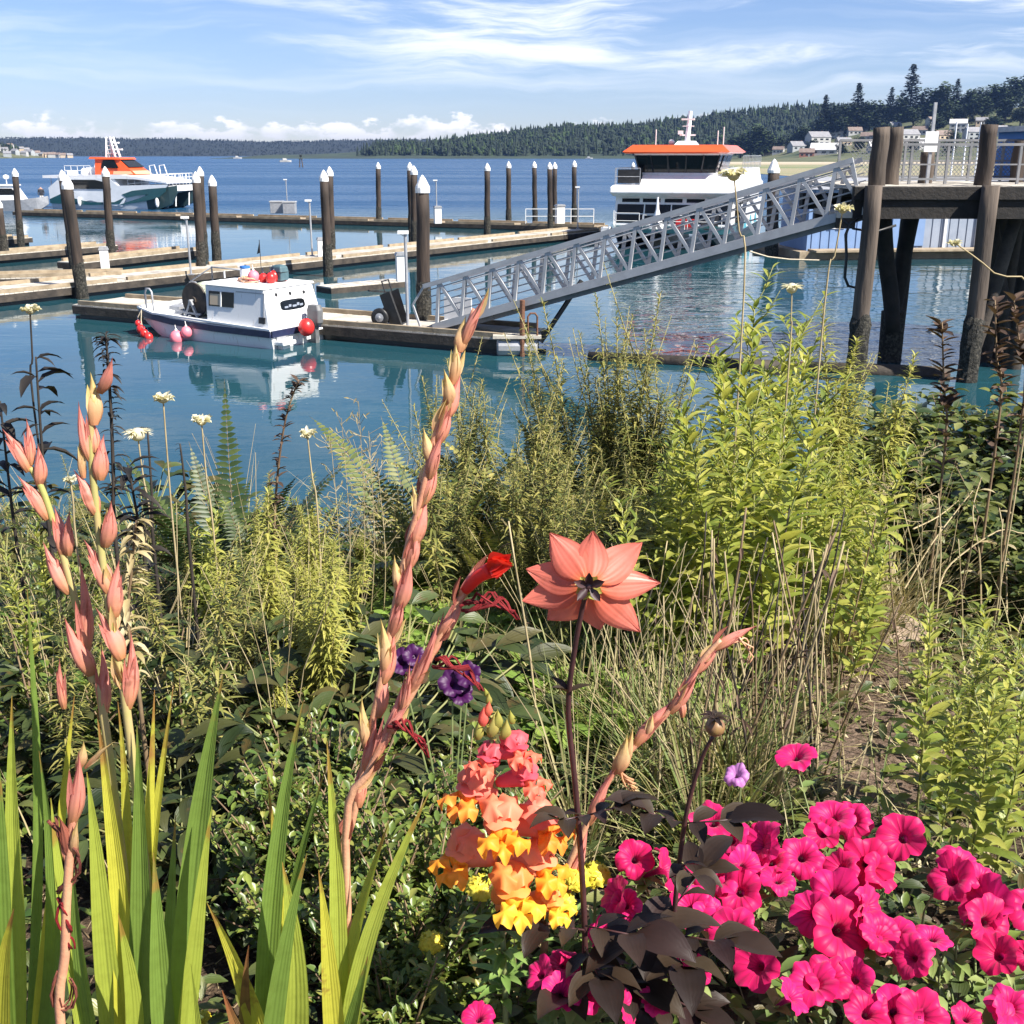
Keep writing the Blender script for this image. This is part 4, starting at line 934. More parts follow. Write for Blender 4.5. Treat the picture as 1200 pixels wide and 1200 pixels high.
# main cabin
def box_loft(m, b, t_, mi=0): m.loft([b, t_], mi)
m = MB(); box_loft(m, [(-3.45, 1.9, 1.3), (3.45, 1.9, 1.3), (3.5, 19, 1.3), (-3.5, 19, 1.3)], [(-3.45, 2.4, 3.25), (3.45, 2.4, 3.25), (3.5, 19, 3.25), (-3.5, 19, 3.25)]); m.build('cabin', M['white_gel'], f2)
def fr(x, z, o=0): return V((x, 1.9 + .5 * (z - 1.3) / 1.95 - o, z))
def frq(xa, xb, za, zb, o, th, name, mm, par):
    m = MB(); m.loft([[fr(xa, za, o), fr(xb, za, o), fr(xb, zb, o), fr(xa, zb, o)], [fr(xa, za, o + th), fr(xb, za, o + th), fr(xb, zb, o + th), fr(xa, zb, o + th)]]); return m.build(name, mm, par)
fw = frq(-3.3, 3.3, 1.5, 2.72, -.02, .05, 'front_window', M['glass'], f2)
for x in (-1.7, -.1, 1.45): frq(x, x + .07, 1.5, 2.72, .03, .02, 'mullion', M['white_paint'], fw)
frq(-3.3, 3.3, 2.06, 2.12, .03, .018, 'transom_bar', M['white_paint'], fw)
frq(1.75, 2.75, 1.32, 2.7, .03, .03, 'front_door', M['black'], f2)
for x in (-3.05, -1.8, -.5, .8, 2.3): frq(x, x + 1.05, 2.86, 3.1, -.02, .04, 'vent_slot', M['glass'], f2)
for s in (-1, 1):
    m = MB(); m.box((s * 3.485, 11, 2.35), (.06, 14, .85)); m.build('side_window', M['glass'], f2)
m = MB(); secs = []                                     # white upper deck fascia with rounded brow
for z, g_, o in ((3.25, 0, .0), (3.5, .12, .35), (3.85, .12, .25), (4.0, .0, .0)):
    secs.append([(-3.55 - g_, 1.9 - o, z), (3.55 + g_, 1.9 - o, z), (3.6 + g_, 19.2, z), (-3.6 - g_, 19.2, z)])
m.loft(secs); m.build('upper_deck', M['white_gel'], f2, bevel=.06)
m = MB(); m.loft([[(2.0, 2.0, 4.0), (3.5, 2.2, 4.0), (3.6, 19, 4.0), (2.0, 19, 4.0)], [(2.0, 5.6, 5.0), (3.2, 6.2, 5.0), (3.4, 19, 5.0), (2.0, 19, 5.0)]]); m.build('stair_wing', M['white_gel'], f2)
m = MB()
for i in range(6): m.box((2.6, 3.6 + i * .35, 4.25 + i * .19), (.9, .3, .05))
m.build('stair', M['alu'], f2)
m = MB(); m.box((-2.75, 3.3, 4.55), (1.35, 1.4, .9)); m.build('life_raft_locker', M['black'], f2)
m = MB(); rail_run(m, [(-3.5, 2.5, 4.0), (-3.5, 18, 4.0)], 1.1); rail_run(m, [(-3.5, 2.2, 4.0), (-2.0, 2.2, 4.0)], 1.1); rail_run(m, [(3.5, 6.5, 5.0), (3.5, 18.8, 5.0)], .9); m.build('upper_rail', M['galv'], f2)
m = MB(); m.loft([[(-2.0, 2.3, 4.0), (2.6, 2.3, 4.0), (2.6, 7, 4.0), (-2.0, 7, 4.0)], [(-2.0, 3.0, 4.62), (2.3, 3.0, 4.62), (2.3, 7, 4.62), (-2.0, 7, 4.62)]]); m.build('wheelhouse_base', M['white_gel'], f2)
# wheelhouse with outward leaning glass
def wring(z, k): return [(-2.25 - k, 3.3 - k, z), (2.25 + k, 3.3 - k, z), (2.4 + k, 8.2, z), (-2.4 - k, 8.2, z)]
m = MB(); m.loft([wring(4.62, -.05), wring(4.80, 0)]); m.loft([wring(5.95, .28), wring(6.06, .3)])
wh = m.build('wheelhouse', M['white_gel'], f2)
m = MB(); m.loft([wring(4.80, -.02), wring(5.95, .26)]); gl = m.build('wheelhouse_glass', M['glass'], f2)
m = MB()
for x in (-2.24, -1.42, -.5, .5, 1.42, 2.24):
    k = x / 2.25; m.bar((x, 3.29, 4.8), (x + .27 * k, 3.01, 5.95), .075, .05)
for s in (-1, 1):
    for y in (4.6, 6.2, 8.1): m.bar((s * 2.27, y, 4.8), (s * 2.57, y, 5.95), .05, .08)
m.build('window_post', M['hull_dark'], gl)
m = MB(); m.box((-1.0, 4.2, 5.15), (.55, .12, .6)); m.box((.1, 4.2, 5.0), (.9, .12, .35)); m.box((1.3, 4.2, 5.0), (.8, .12, .35)); m.build('console', M['galv'], f2)
m = MB(); m.loft([[(-2.95, 2.55, 6.06), (2.95, 2.55, 6.06), (3.15, 9.4, 6.06), (-3.15, 9.4, 6.06)], [(-3.15, 2.35, 6.16), (3.15, 2.35, 6.16), (3.35, 9.6, 6.16), (-3.35, 9.6, 6.16)], [(-2.65, 2.9, 6.62), (2.65, 2.9, 6.62), (2.8, 9.2, 6.62), (-2.8, 9.2, 6.62)]]); m.build('orange_roof', M['orange'], f2, bevel=.03)
m = MB(); m.loft([[(-.55, 5, 6.6), (.75, 5, 6.6), (.75, 7, 6.6), (-.55, 7, 6.6)], [(-.35, 5.4, 6.9), (.55, 5.4, 6.9), (.55, 6.8, 6.9), (-.35, 6.8, 6.9)]])
m.tube([(.12, 6, 6.9), (.2, 6.2, 8.9)], [.17, .12], 8); m.bar((-.35, 6, 7.3), (.6, 6, 7.3), .1); m.bar((-.2, 6, 7.9), (.5, 6, 7.9), .06); m.bar((-.3, 6, 7.35), (-.3, 6, 7.6), .3); m.build('mast', M['white_gel'], f2)
m = MB(); m.box((.15, 5.8, 8.35), (.8, .12, .12)); m.ball((-.9, 6.4, 6.85), .18, 8, 5); m.build('radar', M['white_paint'], f2)
for x, h_ in ((-1.9, 1.1), (1.9, 1.0), (2.25, 1.25)):
    m = MB(); m.tube([(x, 6.5, 6.6), (x, 6.5, 6.6 + h_)], .03, 5); m.build('whip_antenna', M['white_paint'], f2)
m = MB(); rail_run(m, [(-3.4, 1.6, 1.32), (-2.75, -.8, 1.3), (-1.4, -.8, 1.3)], 1.0); rail_run(m, [(1.2, -.8, 1.3), (2.75, -.8, 1.3), (3.5, 1.6, 1.34)], 1.0); rail_run(m, [(-1.4, .3, 1.32), (1.2, .3, 1.32)], .8); m.build('bow_rail', M['white_paint'], f2)
m = MB(); m.lathe([(.55, 0), (.35, .25), (.1, 1.2), (.05, 2.0)], 10, 0, None, (-.55, .2, 1.3)); m.build('bow_mast', M['white_gel'], f2)
m = MB(); m.box((.95, 1.0, 1.6), (1.0, .5, .5)); m.build('red_locker', M['red'], f2)
m = MB(); m.box((-3.5, .2, 1.05), (.5, .8, .5)); m.build('fender', M['white_paint'], f2)

# ---- the other ferry, nearly broadside, bow to the right; local x forward
f1p = PZ(146, 243.5, 0)
f1 = thing('passenger_ferry', 'white and teal catamaran ferry with sloping orange wheelhouse, moored at left', 'ferry', f1p, R(-14))
K = f1p.y / 113.0
f1.scale = (K * .88, K * .88, K * .88)
M['pale_hull'] = mat('pale_grey_hull_paint', (.70, .73, .76), (.63, .67, .70), 2, .3, coat=.3); M['hull_teal_dark'] = mat('dark_bow_paint', (.02, .045, .05), (.03, .055, .06), 2, .3, coat=.3)
L0, L1 = -7.1, 8.0
for s in (-1, 1):
    for nm, mm, prof in (('hull', M['pale_hull'], ((L0, -.5, 1.3, 1.0), (2, -.5, 1.5, 1.0), (4.6, -.28, 1.9, .86))), ('bow', M['hull_teal_dark'], ((4.6, -.28, 1.9, .86), (5.2, -.2, 2.0, .8), (7.2, .5, 2.35, .45), (8.0, 1.7, 2.5, .08)))):
        secs = [[(x, s * 2.2 - w_, zt), (x, s * 2.2 - w_ * .6, zb), (x, s * 2.2 + w_ * .6, zb), (x, s * 2.2 + w_, zt)] for x, zb, zt, w_ in prof]
        m = MB(); m.loft(secs); m.build(nm, mm, f1)
m = MB(); m.loft([[(L0, -2.9, 1.0), (L0, 2.9, 1.0), (L0, 2.9, 1.45), (L0, -2.9, 1.45)], [(4, -2.9, 1.2), (4, 2.9, 1.2), (4, 2.9, 2.1), (4, -2.9, 2.1)], [(7.6, -2.3, 1.9), (7.6, 2.3, 1.9), (7.6, 2.3, 2.5), (7.6, -2.3, 2.5)]]); m.build('bridge_deck', M['white_gel'], f1)
def side_poly(name, pts, mm, off=3.25, par=None):
    for a, b in ((-off, -off + .05), (off - .05, off)):
        m = MB(); m.prism(pts, a, b); m.build(name, mm, par or f1)
M['pale_hull'] = mat('pale_grey_hull_paint', (.70, .73, .76), (.63, .67, .70), 2, .3, coat=.3)
side_poly('side_plating', [(L0, .75), (-5, .5), (-2, .9), (0, .45), (1.8, .3), (2.3, 1.1), (4.8, 1.9), (7.2, 2.2), (7.6, 2.62), (1.5, 2.45), (.6, 3.2), (L0 + 1.5, 3.2), (L0, 2.2)], M['pale_hull'], 3.22)
side_poly('teal_swoosh', [(1.9, 1.55), (3.2, 1.95), (5.2, 2.15), (7.3, 2.3), (7.2, 1.9), (6.4, 1.3), (4.5, .85), (2.4, .55), (1.2, .4), (4.2, 1.25), (5.2, 1.6), (3.6, 1.45), (2.4, 1.2)], M['teal'], 3.25)
side_poly('teal_swoosh', [(L0, .55), (L0, 1.0), (L0 + 1.6, 1.6), (L0 + 3.2, 1.75), (L0 + 2.6, 1.2), (L0 + 5, .7), (L0 + 8, .75), (L0 + 9.3, 1.25), (L0 + 8.6, .55), (L0 + 5, .42)], M['teal'], 3.25)
m = MB(); m.prism([(L0 + 2.2, 1.4), (2.4, 1.4), (1.0, 3.25), (L0 + 2.2, 3.25)], -3.1, 3.1); m.build('cabin', M['white_gel'], f1)
side_poly('side_window', [(L0 + 3.0, 2.1), (.7, 2.1), (-.2, 2.85), (-1.2, 3.05), (L0 + 3.0, 3.05)], M['glass'], 3.28)
m = MB(); m.prism([(L0 - .6, 3.22), (3.5, 3.15), (7.4, 2.72), (7.4, 2.9), (4.5, 3.3), (1.8, 3.6), (L0 - .6, 3.5)], -3.2, 3.2); m.build('upper_deck', M['white_gel'], f1)
for s in (-1, 1):
    m = MB(); m.tube([(L0 + .2, s * 2.9, 1.3), (L0 + .2, s * 2.9, 3.3)], .06, 6); m.build('canopy_post', M['white_paint'], f1)
    for nm, pa, pb, hh, md in (('stern_rail', (L0, s * 2.9, 1.4), (L0 + 2.2, s * 2.9, 1.4), 1.0, (.5,)), ('side_rail', (2.6, s * 2.95, 2.3), (7.3, s * 2.5, 2.55), 1.15, (.33, .66)), ('upper_rail', (L0 + 2, s * 2.8, 3.5), (L0 + 5.2, s * 2.8, 3.5), 1.0, (.5,))):
        m = MB(); rail_run(m, [pa, pb], hh, .03, md, .7); m.build(nm, M['white_paint'], f1)
    m = MB(); m.tube([(7.35, s * 1.4, 1.7), (7.2, s * 1.4, .3)], .08, 6); m.build('bow_fender', M['white_paint'], f1)
    m = MB(); m.tube([(4.3, s, 3.3), (4.2, s, 4.5), (4.8, s, 4.6), (5.2, s, 3.2)], .05, 6); m.build('hoop', M['white_paint'], f1)
m = MB()
rail_run(m, [(7.3, -2.5, 2.55), (7.3, 2.5, 2.55)], 1.15, .03, (.33, .66), .7); m.build('bow_rail', M['white_paint'], f1)
m = MB(); m.loft([[(-2.0, -1.9, 3.5), (2.9, -1.7, 3.5), (2.9, 1.7, 3.5), (-2.0, 1.9, 3.5)], [(-2.0, -1.8, 4.2), (2.1, -1.6, 4.15), (2.1, 1.6, 4.15), (-2.0, 1.8, 4.2)], [(-2.0, -1.6, 5.25), (.75, -1.4, 5.2), (.75, 1.4, 5.2), (-2.0, 1.6, 5.25)]]); m.build('wheelhouse', M['orange'], f1)
m = MB(); m.loft([[(1.98, -1.5, 4.35), (1.98, 1.5, 4.35), (.95, 1.32, 5.1), (.95, -1.32, 5.1)], [(2.04, -1.5, 4.37), (2.04, 1.5, 4.37), (1.01, 1.32, 5.12), (1.01, -1.32, 5.12)]]); m.build('windscreen', M['glass'], f1)
for s in (-1, 1):
    m = MB(); m.loft([[(-1.2, s * 1.80, 4.25), (.9, s * 1.74, 4.25), (.3, s * 1.50, 5.1), (-1.0, s * 1.64, 5.1)], [(-1.2, s * 1.86, 4.25), (.9, s * 1.80, 4.25), (.3, s * 1.56, 5.1), (-1.0, s * 1.70, 5.1)]])
    m.build('wheelhouse_window', M['glass'], f1)
M['pale_orange'] = mat('pale_orange_stripe', (.85, .38, .22), (.8, .34, .2), 2, .35)
m = MB()
for s in (-1, 1): m.loft([[(.2, s * 1.84, 3.62), (2.6, s * 1.76, 3.62), (2.3, s * 1.72, 3.95), (.3, s * 1.80, 3.95)], [(.2, s * 1.88, 3.62), (2.6, s * 1.80, 3.62), (2.3, s * 1.77, 3.95), (.3, s * 1.85, 3.95)]])
m.loft([[(2.80, -1.6, 3.62), (2.80, 1.6, 3.62), (2.35, 1.55, 3.98), (2.35, -1.55, 3.98)], [(2.86, -1.6, 3.62), (2.86, 1.6, 3.62), (2.41, 1.55, 3.98), (2.41, -1.55, 3.98)]]); m.build('stripe', M['pale_orange'], f1)
m = MB(); m.loft([[(-2.6, -1.9, 5.2), (1.1, -1.6, 5.16), (1.1, 1.6, 5.16), (-2.6, 1.9, 5.2)], [(-2.5, -1.8, 5.42), (.9, -1.5, 5.36), (.9, 1.5, 5.36), (-2.5, 1.8, 5.42)]]); m.build('wheelhouse_roof', M['orange'], f1)
m = MB()
for s in (-1, 1): m.bar((-.2, s * .5, 5.4), (-.75, s * .35, 7.5), .18); m.bar((-1.3, s * .5, 5.4), (-1.15, s * .35, 7.5), .16)
for z in (5.8, 6.2, 6.6, 7.0, 7.4): m.bar((-1.3, 0, z), (-.2 - .2 * (z - 5.4), 0, z), .9 if z < 7 else .6, .07)
m.box((-.2, 0, 6.2), (1.3, .3, .16)); m.box((-.4, 0, 6.9), (1.0, .3, .16)); m.build('mast', M['white_paint'], f1)
m = MB(); m.tube([(-1.9, 1, 5.4), (-2.1, 1, 7.0)], .03, 5); m.build('whip_antenna', M['white_paint'], f1)
m = MB(); m.lathe([(.3, 0), (.38, .15), (.34, .6), (.1, .75)], 10, 0, None, (L0 + 3.6, -1.6, 3.5)); m.box((L0 + 1.8, -1.2, 3.75), (.8, .8, .5)); m.box((L0 + 2.8, 1.2, 3.9), (1.2, .7, .8)); m.build('life_raft', M['white_gel'], f1)
for x in (-3.3, 6.2, -.1):
    m = MB(); m.ball((x, -3.45, .75), (.22, .22, .5), 8, 6); m.build('fender', M['white_paint'], f1)

# ---- little cabin boat at the left edge, with a person on the float beside it
cbp = PZ(16, 247, 0); cbt = thing('cabin_boat', 'small grey and white cabin boat at the left edge behind a pile', 'boat', cbp, R(8)); m = MB()
m.loft([[(x, -w_, zt), (x, -w_ * .7, zb), (x, w_ * .7, zb), (x, w_, zt)] for x, w_, zb, zt in ((-3.2, 1.2, -.2, .95), (1, 1.25, -.2, 1.05), (2.4, .9, 0, 1.2), (3.3, .1, .6, 1.35))]); m.build('hull', M['galv'], cbt)
m = MB(); m.prism([(-2.2, 1.0), (1.2, 1.05), (.5, 2.2), (-2.2, 2.3)], -.95, .95); m.build('cabin', M['white_gel'], cbt); m = MB(); m.prism([(-2.0, 1.5), (.75, 1.5), (.35, 2.08), (-2.0, 2.1)], -.98, .98); m.build('window', M['glass'], cbt)
m = MB(); m.box((-.9, 0, 2.36), (3.2, 2.1, .12)); m.tube([(-.3, 0, 2.4), (-.3, 0, 3.2)], .04, 6); m.ball((-.3, 0, 3.1), (.3, .3, .22), 8, 5); m.build('roof', M['white_gel'], cbt)
def skin_person(name, label, loc, rz, joints, edges, radii, clothes):
    """one continuous skinned body; clothes colour the faces by height"""
    me = bpy.data.meshes.new(name); me.from_pydata(joints, edges, []); o = bpy.data.objects.new(name, me); COL.objects.link(o)
    sk_ = o.modifiers.new('skin', 'SKIN'); sl = me.skin_vertices[0].data
    for i, r in enumerate(radii): sl[i].radius = (r, r)
    sl[0].use_root = True
    o.modifiers.new('sub', 'SUBSURF').levels = 2; o.modifiers['sub'].render_levels = 2; me.materials.append(clothes)
    o.location = loc; o.rotation_euler = (0, 0, rz); return o
m_, t = new_mat('dark_jacket_pale_trousers'); zz = t.n('ShaderNodeSeparateXYZ', {0: t.n('ShaderNodeTexCoord').outputs['Object']}).outputs[2]
cc = t.ramp(t.math('DIVIDE', zz, 1.75), [(0, (.03, .03, .03)), (.05, (.55, .53, .5)), (.49, (.02, .022, .03)), (.83, (.42, .26, .2)), (.94, (.03, .02, .015))], 'CONSTANT')
t.n('ShaderNodeOutputMaterial', {'Surface': t.n('ShaderNodeBsdfPrincipled', {'Base Color': cc, 'Roughness': .8}).outputs[0]})
J = [(0, 0, .95), (0, .02, 1.2), (0, .02, 1.42), (0, .03, 1.53), (0, .05, 1.64), (-.1, 0, .9), (-.12, .05, .5), (-.12, .0, .06), (-.12, .16, .04), (.1, 0, .9), (.12, -.03, .5), (.13, -.1, .06), (.13, .06, .04), (-.2, .02, 1.4), (-.26, .05, 1.12), (-.22, .2, .92), (.2, .02, 1.4), (.27, .03, 1.12), (.26, .12, .88)]
E = [(0, 1), (1, 2), (2, 3), (3, 4), (0, 5), (5, 6), (6, 7), (7, 8), (0, 9), (9, 10), (10, 11), (11, 12), (2, 13), (13, 14), (14, 15), (2, 16), (16, 17), (17, 18)]
RD = [.15, .15, .16, .06, .105, .10, .07, .05, .04, .10, .07, .05, .04, .075, .055, .04, .075, .055, .04]
pn = skin_person('person', 'x', PZ(50, 240, .52), R(200), J, E, RD, m_)
tag(pn, 'person in dark jacket and pale trousers standing on the outer float', 'person')

# ---- floating boathouse behind the pier
bh = PZ(944, 303, 0); rt = PZ(1215, 300, 0); bd = rt - bh
bt = thing('boathouse', 'pale blue and grey floating boathouse with upright siding behind the pier', 'boathouse', bh, math.atan2(bd.y, bd.x))
BL = bd.length; k0 = bh.y / FPX
hz = 3.05
m = MB(); m.box((BL / 2, 3, .15), (BL + 1.2, 7.4, .5)); m.build('float', M['timber_tan'], bt)
def siding(xa, xb, mm, h):
    m = MB(); x = xa; i = 0
    while x < xb - .01:
        w_ = min(.24, xb - x); m.box((x + w_ / 2, -.0 - (.02 if i % 2 else 0) + 2.0, .4 + h / 2), (w_, 4.0 + (.04 if i % 2 else 0), h)); x += w_; i += 1
    return m.build('wall', mm, bt)
wb_ = 133 * k0
siding(0, wb_, M['blue_wall'], hz); siding(wb_ + .002, BL, M['grey_wall'], hz - .25)
m = MB(); m.loft([[(-.3, -.35, hz + .42), (BL + .3, -.35, hz + .42), (BL + .3, 4.4, hz + .42), (-.3, 4.4, hz + .42)], [(-.3, 1.9, hz + 1.0), (BL + .3, 1.9, hz + 1.0), (BL + .3, 2.1, hz + 1.0), (-.3, 2.1, hz + 1.0)]]); m.build('roof', M['galv'], bt)
xw = 28 * k0; m = MB(); m.box((xw, -.04, 1.95), (1.35, .08, .9)); wf = m.build('window', M['white_paint'], bt); m = MB(); m.box((xw - .3, -.09, 1.95), (.52, .03, .7)); m.box((xw + .3, -.09, 1.95), (.52, .03, .7)); m.build('pane', M['glass'], wf)
m = MB(); m.box((wb_ * .97, -.05, 1.9), (.9, .06, 2.6)); m.build('door', M['blue_wall'], bt)
for x in (BL * .58, BL * .72, BL * .86):
    m = MB(); m.box((x, -.07, 1.7), (.14, .12, 2.6)); m.build('corner_trim', M['white_paint'], bt)
m = MB(); m.box((BL * .5, -.8, .46), (BL, 1.2, .10)); m.build('deck', M['timber_tan'], bt)
# aerials and masts of boats lying behind the pier
for px, top, lab in ((1111, 143, 'tall white mast behind the pier, leftmost of three'), (1124, 145, 'white mast with spreaders in the middle of three behind the pier'), (1139, 143, 'thin white mast beside the tallest pier post')):
    p = PZ(px, 232, 0); t_ = thing('moored_yacht', lab, 'yacht', p, R(70), 'yachts behind the pier'); z = P(px, top, p.y).z
    m = MB(); m.loft([[(x, -w_, 1.2), (x, -w_ * .5, -.2), (x, w_ * .5, -.2), (x, w_, 1.2)] for x, w_ in ((-4, .9), (0, 1.5), (3, 1.0), (4.6, .08))]); m.build('hull', M['white_gel'], t_)
    m = MB(); m.prism([(-2, 1.2), (1.6, 1.2), (1.0, 1.9), (-2, 2.2)], -.9, .9); m.build('cabin', M['white_gel'], t_)
    m = MB(); m.tube([(0, 0, 1), (0, 0, z)], [.12, .08], 8); m.bar((0, -.7, z * .7), (0, .7, z * .7), .06); m.bar((0, 0, 2.3), (-3.4, 0, 2.4), .14); m.build('mast', M['white_paint'], t_)

# ================================================================ THE FLOWER BED
M['glad_green'] = leaf_mat('gladiolus_leaf_green', [(.17, .26, .05)], .34, .38, tip=(.30, .20, .05), tipstart=.9, vein=.5)
M['glad_yellow'] = leaf_mat('gladiolus_leaf_yellowing', [(.50, .48, .06)], .36, .4, tip=(.34, .18, .05), tipstart=.86, vein=.5, spots=(.30, .20, .04))
M['glad_lime'] = leaf_mat('gladiolus_leaf_lime', [(.36, .42, .065)], .36, .38, tip=(.36, .24, .05), tipstart=.92, vein=.5)
M['glad_brown'] = leaf_mat('gladiolus_leaf_dry', [(.22, .17, .05)], .25, .6, tip=(.28, .10, .04), tipstart=.6, vein=.5, spots=(.16, .08, .03))
M['pod'] = leaf_mat('pink_bract', [(.72, .27, .225), (.78, .34, .27), (.68, .21, .19)], .28, .45, vcols=[(0, (.62, .70, .34)), (.2, (1, 1.05, .8)), (.45, (1, .98, .95)), (.85, (.95, .85, .85)), (1, (.62, .40, .36))], vein=.7, spots=(.44, .17, .11))
M['pod_cream'] = leaf_mat('cream_bract', [(.76, .55, .33), (.72, .48, .30), (.66, .50, .20)], .28, .5, vcols=[(0, (.9, .6, .5)), (.5, (1, 1, .9)), (1, (.85, .95, .5))], vein=.35)
M['stalk_pink'] = mat('pink_stalk', (.50, .20, .13), (.62, .36, .20), 9, .5, .0008, 120)
M['stalk_green'] = mat('yellow_green_stalk', (.32, .33, .09), (.46, .34, .16), 14, .5)
M['withered_red'] = leaf_mat('withered_crimson_petal', [(.30, .018, .022), (.42, .03, .035), (.22, .012, .018)], .2, .6, vein=.9)
M['withered_brown'] = leaf_mat('withered_brown_petal', [(.26, .07, .045), (.36, .12, .08), (.20, .045, .035)], .2, .6, vein=.9)
M['fresh_red'] = leaf_mat('fresh_scarlet_petal', [(.85, .055, .03), (.80, .04, .035)], .3, .4, vein=.3)
def stalk(b, pts, r0, r1, mi=0, n=8):
    """smooth tapered stem through points"""
    q = []; k = len(pts)
    for i in range(k - 1):
        p0, p1, p2, p3 = pts[max(0, i - 1)], pts[i], pts[i + 1], pts[min(k - 1, i + 2)]
        for j in range(4):
            u = j / 4; q.append(.5 * ((2 * p1) + (p2 - p0) * u + (2 * p0 - 5 * p1 + 4 * p2 - p3) * u * u + (3 * p1 - p0 - 3 * p2 + p3) * u ** 3))
    q.append(pts[-1]); b.tube(q, [r0 + (r1 - r0) * i / (len(q) - 1) for i in range(len(q))], n, mi); return q
def px_path(pts, Y, Y1=None):
    n = len(pts); return [P(x, y, Y + ((Y1 if Y1 else Y) - Y) * i / max(1, n - 1)) for i, (x, y) in enumerate(pts)]
def to_ground(p): return V((p.x, p.y, ground_z(p.x, p.y)))
VIEW = lambda p: (V((0, 0, H)) - p).normalized()
def blade(name, parent, root, p0, p1, wid, mm, turn=0.0, bow=.0, sag=0.0, n=16):
    """a sword leaf from p0 to p1"""
    d = p1 - p0; L = d.length; d.normalize(); f = VIEW((p0 + p1) / 2); side = d.cross(f).normalized(); fr_ = side.cross(d)
    side = (side * math.cos(turn) + fr_ * math.sin(turn)).normalized(); fr_ = side.cross(d).normalized()
    vs = []; fs = []; uvs = []; ph = ru(0, 6)
    for i in range(n + 1):
        t_ = i / n; w_ = wid * .5 * (min(1, .62 + t_ * 1.1) * (1 - max(0, (t_ - .45) / .55) ** 1.7)); w_ = max(w_, .0004)
        c = p0.lerp(p1, t_) + side * (bow * L * 4 * t_ * (1 - t_)) + fr_ * (sag * L * 4 * t_ * (1 - t_)) + side * (.0015 * math.sin(t_ * 7 + ph))
        tw = .25 * math.sin(t_ * 2.4 + ph); s2 = side * math.cos(tw) + fr_ * math.sin(tw); f2_ = s2.cross(d)
        for j, u in enumerate((-1, -.5, 0, .5, 1)):
            vs.append(c + s2 * (w_ * u) + f2_ * (w_ * (.34 * abs(u) + .04 * math.sin(u * 9 + ph))))
            uvs.append((j / 4, t_))
    for i in range(n):
        for j in range(4): a = i * 5 + j; fs.append((a, a + 1, a + 6, a + 5))
    b = MB(); b.add(vs, fs, 0, uvs); return b.build(name, mm, parent, loc=root, smooth=True)
def glad_plant(label, bx, by, Y, leaves):
    p0 = P(bx, by, Y); root = to_ground(p0); t = thing('gladiolus', label, 'plant', root, 0, 'gladiolus leaf fans'); t.location = root
    for tx, ty, mx, my, wpx, mm, turn, dY in leaves:
        base = P(bx + (mx - bx) * .25 + ru(-6, 6), by, Y + ru(-.015, .015)); tip = P(tx, ty, Y + dY)
        mid = P(mx, my, Y + dY * .5); ch = (base + tip) / 2; d = (tip - base).normalized(); side = d.cross(VIEW(ch)).normalized()
        k = (mid - base).dot(d) / (tip - base).length; off = (mid - (base + d * ((mid - base).dot(d)))).dot(side)
        bow = off / (4 * max(.12, k * (1 - k)) * (tip - base).length)
        blade('leaf', t, root, base, tip, 1.1 * wpx * Y / FPX, M[mm], turn, max(-.12, min(.12, bow)), ru(-.02, .03))
    return t
g, y_, l_, br = 'glad_green', 'glad_yellow', 'glad_lime', 'glad_brown'
glad_plant('fan of gladiolus leaves at the left edge below the leaning pink spike', 18, 1345, 1.10, [(15, 815, 16, 1050, 27, l_, .2, .05), (33, 690, 42, 950, 19, g, -.5, .12), (-8, 850, -2, 1050, 38, g, .1, .0), (47, 880, 62, 1080, 24, g, .4, .03), (88, 815, 66, 980, 20, y_, -.3, .1), (-22, 930, -14, 1100, 34, l_, .3, -.03), (18, 1065, -2, 1130, 30, y_, .6, -.06)])
glad_plant('fan of yellowing gladiolus leaves between the leaning spike and the large green leaf', 135, 1345, 1.06, [(115, 835, 138, 1010, 26, y_, .2, .06), (100, 905, 122, 1090, 30, l_, -.2, 0), (137, 822, 148, 990, 22, y_, .5, .1), (182, 808, 166, 960, 24, y_, -.4, .08), (203, 803, 186, 980, 20, y_, .3, .09), (160, 850, 166, 1050, 30, g, .15, .03), (140, 1070, 152, 1160, 28, l_, -.3, -.05), (82, 1000, 98, 1150, 26, g, .5, .0), (60, 935, 75, 1120, 24, l_, -.6, .04)])
glad_plant('fan with the tallest wide green gladiolus leaf at the lower left', 198, 1350, 1.03, [(263, 792, 228, 1000, 38, g, .1, .02), (250, 945, 222, 1120, 28, l_, -.4, 0), (207, 955, 192, 1100, 24, g, .9, .04), (178, 1000, 188, 1150, 30, g, -.2, .02), (225, 1130, 232, 1210, 26, l_, .3, -.02)])
glad_plant('fan of gladiolus leaves right of the bare soil patch, one leaf tip brown', 315, 1350, 1.08, [(357, 822, 322, 1030, 30, g, .3, .05), (315, 910, 324, 1060, 18, y_, -.2, .06), (382, 895, 348, 1010, 19, g, .6, .07), (361, 1000, 318, 1140, 32, g, -.5, -.05), (242, 1058, 288, 1150, 30, y_, .2, -.03), (330, 1010, 346, 1130, 40, l_, .1, .0), (293, 1108, 284, 1180, 20, br, .4, -.04), (262, 1160, 285, 1230, 24, br, .1, -.06)])
glad_plant('narrow gladiolus fan leaning right beside the middle pink stalk', 392, 1350, 1.10, [(384, 868, 396, 1050, 25, l_, .2, .05), (502, 928, 430, 1110, 24, l_, -.2, .02), (455, 962, 408, 1120, 24, l_, .5, .0), (372, 1020, 384, 1150, 28, y_, -.4, -.02), (430, 1120, 408, 1220, 22, g, .3, -.04)])

